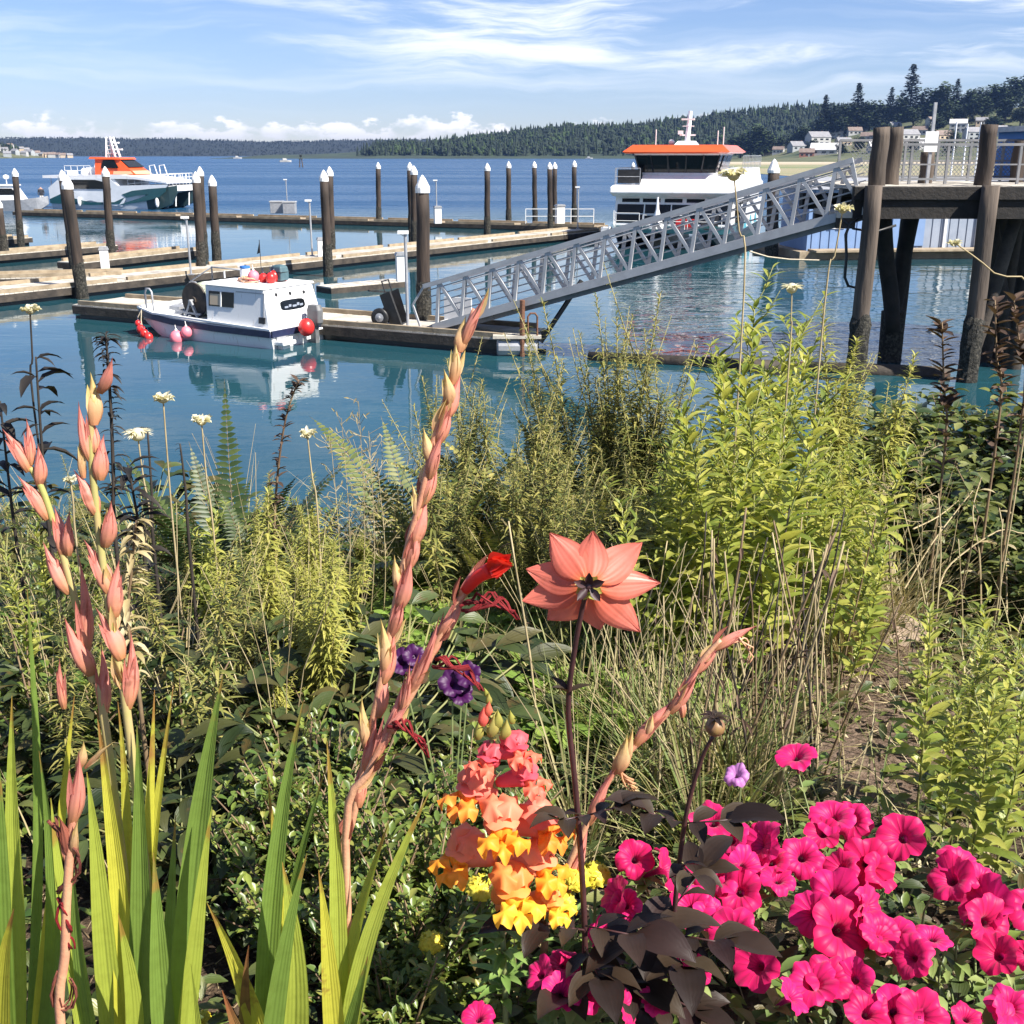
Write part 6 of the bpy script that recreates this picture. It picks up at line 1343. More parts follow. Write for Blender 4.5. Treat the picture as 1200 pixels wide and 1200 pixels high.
o = bpy.data.objects.new('flower', PET[0].copy()); COL.objects.link(o); o.data.materials[0] = M['lilac']; o.parent = t; o.location = lp_ - root; o.scale = (.042, .042, .055); o.rotation_mode = 'QUATERNION'; o.rotation_quaternion = V((-.35, -.25, 1)).to_track_quat('Z', 'Y')
M['violet'] = leaf_mat('dark_violet_petal', [(.045, .005, .055), (.07, .008, .085)], .25, .5)
vps = [(530, 800, 38), (548, 790, 36), (472, 775, 36), (540, 812, 34), (485, 768, 30)]
p_ = P(525, 800, 1.75); root = to_ground(p_); t = thing('petunia', 'dark violet petunia in the shade left of the snapdragon tip', 'plant', root); b = MB()
for x, y, d_ in vps:
    pp = P(x, y, 1.75); o = bpy.data.objects.new('flower', PET[1].copy()); COL.objects.link(o); o.data.materials[0] = M['violet']; o.parent = t; o.location = pp - root; S = d_ * 1.75 / FPX; o.scale = (S, S, S); o.rotation_mode = 'QUATERNION'; o.rotation_quaternion = (VIEW(pp) + V((ru(-.5, .5), 0, .6))).to_track_quat('Z', 'Y'); stalk(b, [root, pp - VIEW(pp) * .03 - V((0, 0, .03))], .002, .0014, 0, 5)
b.build('stems', M['petunia_stem'], t, loc=root)

# ---- marigolds
M['marigold'] = leaf_mat('lemon_marigold_petal', [(.78, .66, .05), (.82, .74, .10), (.72, .55, .04)], .3, .5)
def marigold(px, py, dpx, Y, label):
    c = P(px, py, Y); r = dpx * Y / FPX / 2 * 1.05; root = to_ground(c); t = thing('marigold', label, 'flower', root, 0, 'yellow marigolds'); b = MB()
    for k in range(70):
        a = ru(0, 6.3); e = math.acos(1 - 1.25 * rnd()); d = V((math.sin(e) * math.cos(a), math.sin(e) * math.sin(a), math.cos(e))); d = (d + VIEW(c) * .5).normalized()
        disc_petal(b, c + d * r * ru(.55, .85), d, V((ru(-1, 1), ru(-1, 1), 1)), r * .75, r * .62, 0, -.3, .5, 8, 2)
    b.build('bloom', M['marigold'], t, loc=root, smooth=True); b = MB(); stalk(b, [root, c - V((0, 0, r * .3))], .003, .0025, 0, 6); b.build('stem', M['petunia_stem'], t, loc=root)
    b = MB()
    for k in range(16): a = ru(0, 6.3); q = root.lerp(c, ru(.2, .8)); b.leaf(q, V((math.cos(a), math.sin(a), .4)), V((0, 0, 1)), ru(.03, .05), .008, 4, .5, .2)
    b.build('leaves', M['snap_green'], t, loc=root)
for a in [(506, 1106, 42, 1.3, 'round lemon yellow marigold over the soil at bottom centre'), (563, 1043, 50, 1.34, 'yellow marigold just left of the snapdragon'), (672, 1030, 52, 1.38, 'yellow marigold between the snapdragon and the dahlia stem'), (698, 1028, 46, 1.42, 'yellow marigold touching the dahlia stem'), (735, 1155, 40, 1.25, 'yellow marigold under the dark dahlia leaves'), (238, 1195, 28, 1.3, 'small yellow marigold between the gladiolus fans'), (660, 1060, 40, 1.36, 'yellow marigold behind the lower snapdragon flowers')]: marigold(*a)

# ================================================================ WEEDS, SHRUBS AND GRASS OF THE BANK
def LM(name, cols, trans=.32, rough=.5, **k): M[name] = leaf_mat(name, cols, trans, rough, **k); return M[name]
LM('lance_leaf', [(.15, .20, .04), (.26, .31, .06), (.38, .40, .09), (.50, .48, .12), (.32, .36, .07)], .40, .34, vein=.3)
LM('feather_leaf', [(.05, .075, .02), (.14, .16, .04), (.27, .26, .065), (.40, .36, .11), (.08, .10, .03)], .25, .55)  # paler tints imitate sunlit leaves, light put into the colour
LM('fluff_leaf', [(.22, .24, .05), (.36, .36, .075), (.46, .43, .11), (.28, .30, .06)], .3, .55)
LM('fern_leaf', [(.025, .05, .015), (.045, .075, .02), (.08, .11, .03)], .28, .45)
LM('fern_pale', [(.09, .13, .03), (.14, .17, .045), (.20, .21, .06)], .3, .5)
LM('dark_leaf', [(.016, .028, .010), (.035, .055, .016), (.075, .10, .03), (.03, .045, .014), (.10, .085, .03)], .2, .45, vein=.3, spots=(.09, .06, .02))
LM('bush_leaf', [(.03, .055, .018), (.07, .10, .028), (.19, .21, .06), (.05, .075, .022), (.26, .27, .09)], .25, .38, vein=.3)  # lighter tints, scattered per leaf, stand in for sunlit upper leaves
LM('box_leaf', [(.08, .14, .03), (.14, .20, .04), (.22, .27, .05), (.05, .10, .025), (.30, .30, .07)], .28, .35)
LM('ivy_leaf', [(.14, .24, .04), (.22, .33, .06), (.30, .40, .08)], .35, .45, vein=.2)
LM('grass_blade', [(.10, .15, .04), (.18, .22, .06), (.34, .30, .13), (.42, .35, .18), (.14, .20, .05)], .3, .55)
LM('straw_blade', [(.46, .38, .20), (.38, .30, .15), (.52, .45, .28), (.30, .24, .11), (.28, .27, .09)], .25, .6)
LM('dead_leaf', [(.05, .03, .022), (.09, .055, .035), (.14, .09, .06)], .15, .7)
LM('black_leaf', [(.010, .009, .008), (.02, .016, .013), (.028, .022, .016)], .08, .6)
LM('white_petal', [(.72, .68, .52), (.66, .60, .42), (.78, .76, .66)], .35, .6)
M['green_stem'] = mat('green_stem', (.12, .16, .045), (.24, .22, .08), 12, .6)
M['plume_stem'] = mat('plume_stem', (.22, .20, .07), (.34, .28, .12), 9, .6)
M['brown_stem'] = mat('brown_dry_stem', (.10, .06, .035), (.24, .17, .09), 10, .75)
M['straw_stem'] = mat('straw_stem', (.26, .20, .10), (.46, .38, .22), 9, .75)
M['dark_stem'] = mat('dark_dead_stem', (.016, .012, .010), (.04, .03, .022), 14, .8)
UPV = V((0, 0, 1))
def wob(h, lean, n=7):
    a = ru(0, 6.3); b = ru(0, 6.3); L = V((math.cos(a), math.sin(a), 0)) * lean * h
    return [L * (i / (n - 1)) ** 1.6 + V((math.cos(b + i), math.sin(b + i * 1.3), 0)) * h * .008 * (i > 0) + V((0, 0, h * i / (n - 1))) for i in range(n)]
def along(pts, t_):
    k = t_ * (len(pts) - 1); i = min(len(pts) - 2, int(k)); return pts[i].lerp(pts[i + 1], k - i)
def proto(name, cat, group): t = thing(name, '', cat, (0, 0, -50), 0, group); return t
def lance_plant():
    t = proto('tall_weed', 'plant', 'tall lance leaved weeds on the bank'); h = 1.0; p = wob(h, .12); b = MB(); b.tube([V((0, 0, -.05))] + p[1:], [.0055] + [.0055 - .0006 * i for i in range(1, 7)], 6); lf = MB(); n = 62
    for i in range(n):
        u = .22 + .78 * (i / n) ** .85; c = along(p, min(.999, u)); a = i * 2.4 + ru(-.4, .4); L = ru(.085, .14) * (1.15 - .65 * max(0, u - .55) / .45); lf.leaf(c, V((math.cos(a), math.sin(a), ru(.35, 1.0) + max(0, u - .8) * 3)), UPV, L, L * ru(.26, .35), 5, ru(.4, 1.1), .2, 0, .42, .1)
        if u > .6 and i % 6 == 0:
            d = V((math.cos(a), math.sin(a), 1.0)).normalized(); q = [c, c + d * .07, c + d * .13 + V((0, 0, .03))]; b.tube(q, [.0022, .0018, .0012], 5)
            for k in range(6): a2 = ru(0, 6.3); lf.leaf(along(q, ru(.4, 1)), V((math.cos(a2), math.sin(a2), .8)), UPV, ru(.04, .08), ru(.009, .015), 4, .8, .2)
    b.build('stem', M['green_stem'], t, smooth=True); lf.build('leaves', M['lance_leaf'], t, smooth=True); return t
def feather_plant(lm='feather_leaf', nm='feathery_weed', grp='feathery dark weeds on the bank', n=250, l0=.055, l1=.095, branch=3, wid=.13):
    """upright plume: narrow drooping leaves in rows all along the stem"""
    t = proto(nm, 'plant', grp); h = 1.0; p = wob(h, .14); b = MB(); b.tube([V((0, 0, -.05))] + p[1:], [.0045 - .0005 * i for i in range(7)], 6); lf = MB(); axes = [(p, .22, n)]
    for k in range(branch):
        u = ru(.3, .75); c = along(p, u); a = ru(0, 6.3); d = V((math.cos(a) * .5, math.sin(a) * .5, 1.0)).normalized(); L = ru(.22, .36); q = [c, c + d * L * .5 + V((0, 0, .01)), c + d * L + V((0, 0, L * .15))]; b.tube(q, [.0024, .002, .001], 5); axes.append((q, .1, n // 4))
    for q, s0, m_ in axes:
        for i in range(m_):
            f = i / m_; u = s0 + (1 - s0) * f; c = along(q, min(.999, u)); a = i * 1.9 + ru(-.35, .35); L = ru(l0, l1) * (1.1 - .75 * max(0, f - .5) / .5) * (.6 if q is not p else 1)
            lf.leaf(c, V((math.cos(a), math.sin(a), ru(.15, .75) + max(0, f - .85) * 6)), UPV, L, L * wid * ru(.8, 1.25), 4, ru(.7, 1.7), .12, 0, .35)
    b.build('stem', M['plume_stem'], t, smooth=True); lf.build('leaves', M[lm], t, smooth=True); return t
def frond(lf, b, p0, d, L, w_, lm=0, bendk=1.0):
    """one fern frond with leaflets along both sides"""
    p = V(p0); d = V(d).normalized(); s_ = d.cross(UPV)
    s_ = s_.normalized() if s_.length > .01 else V((1, 0, 0)); pts = [p.copy()]; n = 44
    for i in range(n):
        t_ = i / n; k = math.sin(PI * min(1, .12 + t_ * .9) ** .75) * w_
        up = s_.cross(d)
        if i > 2:
            for sg_ in (-1, 1): lf.leaf(p, s_ * sg_ + d * .35 + up * .1, up, k * ru(.9, 1.1), L / n * .92, 4, .35, .1, lm, .3, 0, .4)
        p = p + d * (L / n); d = (d + V((0, 0, -1)) * (bendk / n)).normalized(); pts.append(p.copy())
    b.tube(pts, [.0028 * (1 - .8 * i / n) for i in range(n + 1)], 5)
def fern_plant(lm='fern_leaf'):
    t = proto('fern', 'fern', 'ferns on the bank'); b = MB(); lf = MB()
    for k in range(8): a = k * .8 + ru(-.3, .3); frond(lf, b, (0, 0, 0), V((math.cos(a), math.sin(a), ru(1.3, 3.2))), ru(.75, 1.05), ru(.085, .12), 0, ru(.5, 1.5))
    b.build('stalks', M['brown_stem'], t, smooth=True); lf.build('fronds', M[lm], t, smooth=True); return t
def broad_plant(lm='dark_leaf', nm='broad_leaved_plant', grp='low dark leafy plants', h=.30, n=60, l0=.06, l1=.12):
    t = proto(nm, 'plant', grp); b = MB(); lf = MB()
    for i in range(n):
        a = ru(0, 6.3); u = rnd() ** .6; d = V((math.cos(a), math.sin(a), ru(.6, 2.2))).normalized(); L = h * ru(.5, 1.05); q = [V((0, 0, -.02)), d * L * .6, d * L + V((math.cos(a), math.sin(a), 0)) * .03]; b.tube(q, [.003, .0025, .0018], 5)
        l = ru(l0, l1)
        for k in range(3): a2 = a + (k - 1) * ru(.6, .9); lf.leaf(q[-1], V((math.cos(a2), math.sin(a2), ru(-.1, .5))), UPV + V((ru(-.4, .4), ru(-.4, .4), 0)), l * (1 if k == 1 else .75), l * ru(.24, .36), 6, ru(.4, 1.1), .15, 0, .5, .12)
    b.build('stalks', M['green_stem'], t, smooth=True); lf.build('leaves', M[lm], t, smooth=True); return t
def small_shrub():
    t = proto('small_leaved_shrub', 'shrub', 'low small leaved shrubs'); b = MB(); lf = MB()
    for k in range(22):
        a = ru(0, 6.3); d = V((math.cos(a), math.sin(a), ru(.5, 2.6))).normalized(); L = ru(.16, .34); q = [V((0, 0, -.02)), d * L * .5 + V((ru(-.02, .02), ru(-.02, .02), 0)), d * L]; b.tube(q, [.003, .0022, .0012], 5)
        for i in range(26):
            u = ru(.3, 1); a2 = ru(0, 6.3); lf.leaf(along(q, min(.999, u)) + V((ru(-.012, .012), ru(-.012, .012), ru(-.01, .01))), V((math.cos(a2), math.sin(a2), ru(.2, 1.4))), UPV, ru(.016, .030), ru(.009, .014), 4, .3, .25, 0, .55)
    b.build('twigs', M['brown_stem'], t, smooth=True); lf.build('leaves', M['box_leaf'], t, smooth=True); return t
def big_bush():
    t = proto('leafy_bush', 'bush', 'dark leafy bushes at the right'); b = MB(); lf = MB()
    for k in range(44):
        a = ru(0, 6.3); d = V((math.cos(a), math.sin(a), ru(.1, 2.0))).normalized(); L = ru(.45, .85); q = [V((0, 0, -.05)), d * L * .5 + V((0, 0, .08)), d * L]; b.tube(q, [.008, .005, .002], 5)
        for i in range(36):
            u = ru(.35, 1) ** .7; a2 = ru(0, 6.3); l = ru(.05, .10); lf.leaf(along(q, min(.999, u)) + V((ru(-.06, .06), ru(-.06, .06), ru(-.05, .05))), V((math.cos(a2), math.sin(a2), ru(-.2, .6))), UPV + V((ru(-.5, .5), ru(-.5, .5), 0)), l, l * ru(.42, .6), 5, ru(.3, .9), .2, 0, .5)
    b.build('branches', M['brown_stem'], t, smooth=True); lf.build('leaves', M['bush_leaf'], t, smooth=True); return t
def grass_tuft(mm, n=70, h=.45):
    t = proto('grass_tuft', 'grass', 'tufts of grass on the bank'); b = MB()
    for i in range(n):
        a = ru(0, 6.3); r = ru(0, .05); b.leaf((math.cos(a) * r, math.sin(a) * r, -.01), V((math.cos(a), math.sin(a), ru(.9, 4))), V((-math.cos(a), -math.sin(a), .3)), h * ru(.5, 1.15), ru(.003, .006), 6, ru(.5, 1.8), .2, 0, .3, 0, .6)
    b.build('blades', M[mm], t, smooth=True)
    b = MB()
    for i in range(5): a = ru(0, 6.3); b.tube([V((0, 0, 0)), V((math.cos(a) * .06, math.sin(a) * .06, h * .7)), V((math.cos(a) * .16, math.sin(a) * .16, h * 1.2))], [.0014, .001, .0007], 4)
    b.build('stalks', M['straw_stem'], t); return t
class Pool:
    """first use moves the prototype itself, later uses are copies"""
    def __init__(s, protos): s.p = protos; s.u = set()
    def put(s, loc, rz=None, sc=1.0, label=None, tilt=(0, 0)):
        i = random.randrange(len(s.p)); r = s.p[i]; rz = ru(0, 6.3) if rz is None else rz
        if i not in s.u:
            s.u.add(i); r.location = loc; r.rotation_euler = (tilt[0], tilt[1], rz); r.scale = (sc,) * 3; r['label'] = label; return r
        return dup(r, loc, rz, sc, label, tilt)
    def clear(s):
        for i, r in enumerate(s.p):
            if i not in s.u:
                for c in list(r.children): bpy.data.objects.remove(c)
                bpy.data.objects.remove(r)
def at_top(px, py, Y, pool, label, h=1.0, tilt=.08, lift=1.0):
    """a plant whose tip shows at the given place"""
    p = P(px, py, Y); g_ = ground_z(p.x, p.y); hh = max(.12, p.z - g_); return pool.put(V((p.x, p.y, g_)), None, hh / h * lift, label, (ru(-tilt, tilt), ru(-tilt, tilt)))
lance = Pool([lance_plant() for _ in range(6)]); feath = Pool([feather_plant() for _ in range(6)])
fluff = Pool([feather_plant('fluff_leaf', 'bushy_yellow_weed', 'yellow green fluffy weeds', 330, .06, .12, 5, .15) for _ in range(4)])
fern = Pool([fern_plant() for _ in range(2)]); fernp = Pool([fern_plant('fern_pale') for _ in range(2)])
fernd = Pool([fern_plant('feather_leaf') for _ in range(2)]); broad = Pool([broad_plant() for _ in range(4)]); ivy = Pool([broad_plant('ivy_leaf', 'light_leaved_creeper', 'light green creepers', .12, 44, .035, .065) for _ in range(3)])
shrub = Pool([small_shrub() for _ in range(3)]); bush = Pool([big_bush() for _ in range(3)])
gr = Pool([grass_tuft('grass_blade'), grass_tuft('grass_blade', 80, .32)]); st = Pool([grass_tuft('straw_blade', 60, .5), grass_tuft('straw_blade', 80, .36)])
def fill_low(pool, n, x0, x1, y0, y1, h, label, s0=.75, s1=1.25):
    """low plants rooted where the line of sight meets the bank"""
    for i in range(n):
        p = march(ru(x0, x1), ru(y0, y1), lambda x, y: ground_z(x, y) + h * .6, .8, 6, .02); pool.put(V((p.x, p.y, ground_z(p.x, p.y))), None, ru(s0, s1), label, (ru(-.1, .1), ru(-.1, .1)))
def fill(pool, n, x0, x1, y0, y1, Y0, Y1, label, h=1.0, topf=None, tilt=.1):
    for i in range(n):
        px = ru(x0, x1); k = rnd(); Y = Y0 + (Y1 - Y0) * k
        py = topf(px) + ru(y0, y1) if topf else ru(y0, y1)
        at_top(px, py + (1 - k) * 30 if topf else py, Y, pool, label, h, tilt)
# tall lance-leaved weeds right of the middle
LB = 'green lance leaved weed in the tall stand before the pier'
tl = lambda x: interp([(770, 560), (800, 500), (840, 420), (880, 350), (905, 350), (940, 400), (975, 470), (1010, 520), (1050, 570)], x)
for px, py, Y in ((880, 345, 3.7), (905, 372, 3.6), (862, 400, 3.5), (925, 395, 3.6), (945, 425, 3.4), (850, 455, 3.3)): at_top(px, py, Y, lance, LB, 1.03, .05)
fill(lance, 30, 775, 1050, 20, 130, 2.5, 3.7, LB, 1.03, tl)
fill(lance, 12, 690, 800, 560, 640, 2.6, 3.4, 'green lance leaved weed among the feathery weeds', 1.03)
fill(lance, 14, 770, 880, 480, 600, 2.5, 3.4, LB, 1.03)
fill(lance, 10, 960, 1060, 500, 620, 2.7, 3.6, LB, 1.03)
# feathery weeds in the middle
tf = lambda x: interp([(460, 470), (490, 430), (540, 420), (600, 440), (640, 400), (680, 360), (740, 335), (775, 380), (800, 460)], x)
for px, py, Y in ((738, 338, 4.0), (690, 355, 4.1), (715, 395, 3.9), (760, 400, 3.8), (775, 440, 3.8), (640, 430, 3.9), (600, 450, 3.8), (545, 440, 3.9)): at_top(px, py, Y, feath, 'feathery dark weed of the tall clump before the gangway', 1.0, .05)
for px, py, Y in ((725, 350, 4.0), (750, 362, 3.9), (705, 372, 4.0), (668, 385, 4.1), (640, 405, 4.0), (612, 425, 3.9), (580, 432, 3.9), (555, 425, 4.0), (520, 440, 3.9), (770, 405, 3.7), (788, 430, 3.7), (742, 385, 3.8), (690, 395, 3.9)): at_top(px, py, Y, feath, 'feathery dark weed of the tall clump before the gangway', 1.0, .05)
fill(feath, 40, 500, 800, 10, 150, 3.0, 4.2, 'feathery dark weed of the tall clump before the gangway', 1.05, tf)
fill(feath, 16, 610, 800, 520, 620, 2.7, 3.4, 'feathery dark weed of the tall clump before the gangway', 1.05)
for px, py, Y in ((497, 430, 3.6), (640, 480, 3.7), (690, 430, 3.9)): at_top(px, py, Y, fernp, 'pale arching fern among the feathery weeds', .95, .1)
for px, py, Y in ((610, 455, 3.7), (565, 470, 3.6), (655, 425, 3.8), (702, 402, 3.9), (625, 505, 3.5), (722, 425, 3.8), (540, 505, 3.5), (675, 470, 3.6), (770, 455, 3.6), (590, 520, 3.4)): at_top(px, py, Y, fernd, 'dark narrow fern within the feathery clump', 1.0, .12)
# goldenrod plume and dark strands by the pier
for px, py, Y in ((1010, 345, 4.0), (985, 380, 4.1), (1025, 400, 3.9), (1000, 430, 3.9), (1012, 480, 3.8)): at_top(px, py, Y, fluff, 'yellow green plume weed standing before the pier post', 1.05, .05)
# left: fluffy weeds, fern, dark leaves
tw = lambda x: interp([(200, 640), (250, 560), (290, 520), (330, 500), (380, 520), (430, 590), (470, 640)], x)
fill(fluff, 34, 225, 470, 20, 240, 2.1, 3.6, 'yellow green fluffy weed left of the tallest pink stalk', 1.05, tw)
for px, py, Y in ((262, 468, 3.3), (300, 515, 3.2), (240, 530, 3.4)): at_top(px, py, Y, fern, 'dark fern among the fluffy weeds at the left', .95, .1)
fill_low(broad, 13, -30, 330, 600, 860, .3, 'dark broad leaved plant in the shade at the left')
fill_low(broad, 8, 150, 480, 720, 960, .3, 'dark broad leaved plant behind the gladiolus leaves')
fill(feath, 10, -20, 150, 520, 640, 3.0, 4.0, 'dark feathery weed behind the pink spikes', 1.05)
fill(feath, 14, -20, 260, 600, 760, 1.9, 3.0, 'dark feathery weed in the shade at the left', 1.05)
fill(lance, 9, 20, 300, 590, 720, 2.2, 3.2, 'lance leaved weed among the dark plants at the left', 1.03)
fill_low(shrub, 20, 0, 420, 640, 880, .25, 'small leaved green shrub in the shade behind the gladiolus leaves', .8, 1.3)
fill_low(gr, 16, 0, 420, 620, 860, .25, 'green grass tuft among the dark plants at the left', .5, 1.1)
fill_low(st, 20, 20, 420, 620, 900, .25, 'dry grass tuft among the dark plants at the left', .5, 1.0)
# low creepers and grass in the middle
fill_low(ivy, 40, 520, 800, 690, 860, .12, 'light green creeper between the red flower and the dahlia', 1.0, 1.6)
fill_low(ivy, 16, 400, 560, 670, 780, .12, 'light green creeper behind the slanting red stalk', 1.0, 1.6)
fill_low(st, 20, 430, 660, 590, 690, .25, 'straw coloured grass tuft behind the red flower', .6, 1.2)
fill_low(gr, 18, 480, 800, 640, 800, .25, 'green grass tuft in the middle of the bank', .6, 1.2)
fill_low(gr, 14, 640, 900, 800, 950, .25, 'green grass tuft beside the dahlia stem', .6, 1.2)
fill_low(st, 10, 960, 1090, 600, 720, .25, 'straw coloured grass tuft beside the bare path', .5, 1.0)
fill_low(gr, 22, 1030, 1120, 520, 620, .25, 'green grass tuft at the bank edge near the pier', .6, 1.2)
fill(fluff, 8, 1040, 1130, 500, 600, 4.0, 5.0, 'yellow green weed at the bank edge beside the dark bush', 1.05)
# shrubs
fill_low(shrub, 26, 310, 570, 870, 1110, .25, 'small leaved green shrub between the gladiolus and the snapdragon', .7, 1.0)
fill_low(shrub, 9, 430, 640, 1080, 1200, .2, 'small leaved green shrub at the foot of the snapdragon', .5, .8)
for px, py, Y in ((1150, 470, 4.8), (1200, 440, 4.9), (1120, 520, 4.7), (1190, 540, 4.2), (1240, 500, 4.5), (1130, 570, 4.3), (1220, 590, 3.9), (1170, 610, 3.9), (1110, 500, 4.4), (1145, 440, 4.6), (1185, 470, 4.4), (1160, 520, 4.0), (1100, 560, 4.3), (1210, 540, 3.6), (1150, 640, 3.6), (1195, 650, 3.4)): at_top(px, py, Y, bush, 'dark leafy bush in front of the pier at the right edge', .72, .05)
# right foreground stand
for px, py, Y in ((1112, 690, 1.9), (1150, 730, 1.8), (1185, 740, 1.75), (1172, 790, 1.6), (1205, 800, 1.6), (1130, 800, 1.75), (1195, 700, 2.0)): at_top(px, py, Y, lance, 'green lance leaved plant at the right edge above the petunias', 1.03, .06)
# bare dry stalks
def dry_stalk(mm, nm):
    t = proto('dry_stalk', 'stalk', 'bare dry stalks'); p = wob(1, .10); b = MB(); b.tube([V((0, 0, -.03))] + p[1:], [.0055 - .0004 * i for i in range(7)], 6); b.build('stem', M[mm], t, smooth=True); lf = MB()
    for i in range(5): a = ru(0, 6.3); lf.leaf(along(p, ru(.3, .95)), V((math.cos(a), math.sin(a), -.3)), UPV, ru(.03, .08), .012, 4, 1.2, .4)
    lf.build('withered_leaves', M['dead_leaf'], t); return t
dry = Pool([dry_stalk('straw_stem', 0), dry_stalk('straw_stem', 0), dry_stalk('brown_stem', 0), dry_stalk('dark_stem', 0)])
fill(dry, 90, 770, 1010, 590, 780, 1.9, 2.9, 'bare dry stalk in the thicket above the petunias', 1.0, None, .14)
fill(dry, 16, 560, 780, 600, 760, 2.0, 3.0, 'bare dry stalk behind the dahlia', 1.0, None, .2)
fill(dry, 10, 1060, 1190, 560, 680, 2.5, 3.5, 'thin dry stalk beside the path', 1.0, None, .2)
# long stems with cream seed flowers
def seed_flower(path, Y, wpx, label, kind='puff', mm='straw_stem'):
    pts = px_path(path, Y); root = to_ground(pts[0]); t = thing('seed_flower', label, 'flower', root, 0, 'pale spent flowers on tall stems'); b = MB(); stalk(b, [root] + pts, .0028, .0018, 0, 6); b.build('stem', M[mm], t, loc=root, smooth=True)
    c = pts[-1]; r = wpx * Y / FPX / 2; b = MB()
    for k in range(46):
        a = ru(0, 6.3); e = ru(-.4, 1.2); d = V((math.cos(a), math.sin(a), e)).normalized()
        if kind == 'star': d = V((math.cos(a), math.sin(a), ru(-.1, .35))).normalized(); b.leaf(c + d * r * .15, d, UPV, r * ru(.9, 1.3), r * .22, 3, .5, .2)
        else: b.leaf(c - UPV * r * ru(.2, .6) + V((math.cos(a), math.sin(a), 0)) * r * ru(.2, .5), V((math.cos(a) * ru(.3, 1.2), math.sin(a) * ru(.3, 1.2), 1)), V((-math.cos(a), -math.sin(a), .2)), r * ru(.7, 1.3), r * ru(.4, .7), 4, ru(.2, 2.2), .35, 0, .6, .5)
    b.ball(c - UPV * r * .15, (r * .62, r * .62, r * .55), 10, 7); b.build('head', M['white_petal'], t, loc=root, smooth=True)
for a in [([(205, 640), (198, 560), (191, 466)], 2.6, 20, 'squarish cream seed head on a straight stem under the skiff reflection'), ([(250, 620), (242, 560), (236, 492)], 2.7, 20, 'cream seed head beside the dark fern'), ([(178, 620), (168, 560), (161, 507)], 2.6, 30, 'spidery white spent daisy left of the squarish seed head', 'star'),
          ([(40, 480), (38, 420), (35, 362)], 2.5, 18, 'olive brown seed head at the left below the float', 'puff', 'dark_stem'), ([(90, 640), (86, 590), (82, 562)], 2.4, 14, 'small cream bud behind the leaning pink spike'), ([(872, 340), (866, 270), (860, 203)], 2.9, 24, 'cream flower on the tallest stem, in front of the ferry'),
          ([(966, 360), (978, 300), (988, 244)], 3.0, 17, 'cream seed head in front of the gangway top'), ([(1215, 380), (1165, 320), (1118, 284)], 3.0, 13, 'cream seed head leaning left before the boathouse'), ([(925, 420), (927, 375), (928, 336)], 3.2, 22, 'ragged white flower above the lance leaved weeds', 'star'),
          ([(372, 600), (366, 560), (360, 508)], 2.8, 18, 'rusty cream seed head above the fluffy weeds')]: seed_flower(*a)
# dark dead spires
def dead_spire(path, Y, leafpx, label, mm='black_leaf', sm='dark_stem', n=70, droopy=1.2, wd=.24):
    pts = px_path(path, Y); root = to_ground(pts[0]); t = thing('dead_spire', label, 'plant', root); b = MB(); q = stalk(b, [root] + pts, .005, .002, 0, 6); b.build('stem', M[sm], t, loc=root, smooth=True); lf = MB(); k = Y / FPX
    for i in range(n): a = ru(0, 6.3); u = ru(.25, 1); c = along(q, min(.999, u)); l = leafpx * k * ru(.5, 1.1); lf.leaf(c, V((math.cos(a), math.sin(a), ru(-.2, .8))), UPV, l, l * wd, 4, droopy, .25)
    lf.build('leaves', M[mm], t, loc=root, smooth=True)
dead_spire([(136, 640), (133, 560), (130, 480), (126, 420), (124, 392)], 2.2, 22, 'tall black dead spire behind the upright pink spike', n=110)
dead_spire([(60, 640), (52, 560), (46, 480), (42, 418)], 2.4, 48, 'dark leafy dead stem at the left edge with drooping leaves', n=26, wd=.3)
dead_spire([(20, 640), (10, 560), (0, 470)], 2.5, 46, 'dark dead stem half out of view at the left edge', n=22, wd=.3)
dead_spire([(180, 640), (178, 580), (173, 506)], 2.4, 8, 'short bare black stem left of two below the seed heads', n=16)
dead_spire([(222, 640), (218, 580), (211, 520)], 2.5, 8, 'short bare black stem right of two below the seed heads', n=16)
dead_spire([(170, 660), (160, 600), (150, 545)], 2.3, 45, 'dark leafy spire right behind the upright pink spike', n=60, wd=.25)
dead_spire([(1108, 520), (1106, 450), (1104, 378)], 3.4, 24, 'brown seed spire in front of the pier', 'dead_leaf', 'brown_stem', 90, .2, .4)
dead_spire([(1172, 480), (1168, 420), (1166, 352)], 3.4, 22, 'brown seed spire before the dark pier piles', 'dead_leaf', 'brown_stem', 70, .2, .4)
dead_spire([(1200, 470), (1194, 400), (1188, 350)], 3.3, 26, 'brown seed spire at the right edge above the bush', 'dead_leaf', 'brown_stem', 70, .2, .4)
dead_spire([(322, 640), (325, 560), (335, 490), (350, 445)], 3.0, 16, 'dark brown seed spire above the fluffy weeds at left', 'dead_leaf', 'brown_stem', 110, .4, .35)
dead_spire([(160, 790), (150, 730), (155, 660), (160, 610)], 1.9, 30, 'withered papery plant behind the pink spikes', 'straw_blade', 'brown_stem', 90, 1.5, .3)
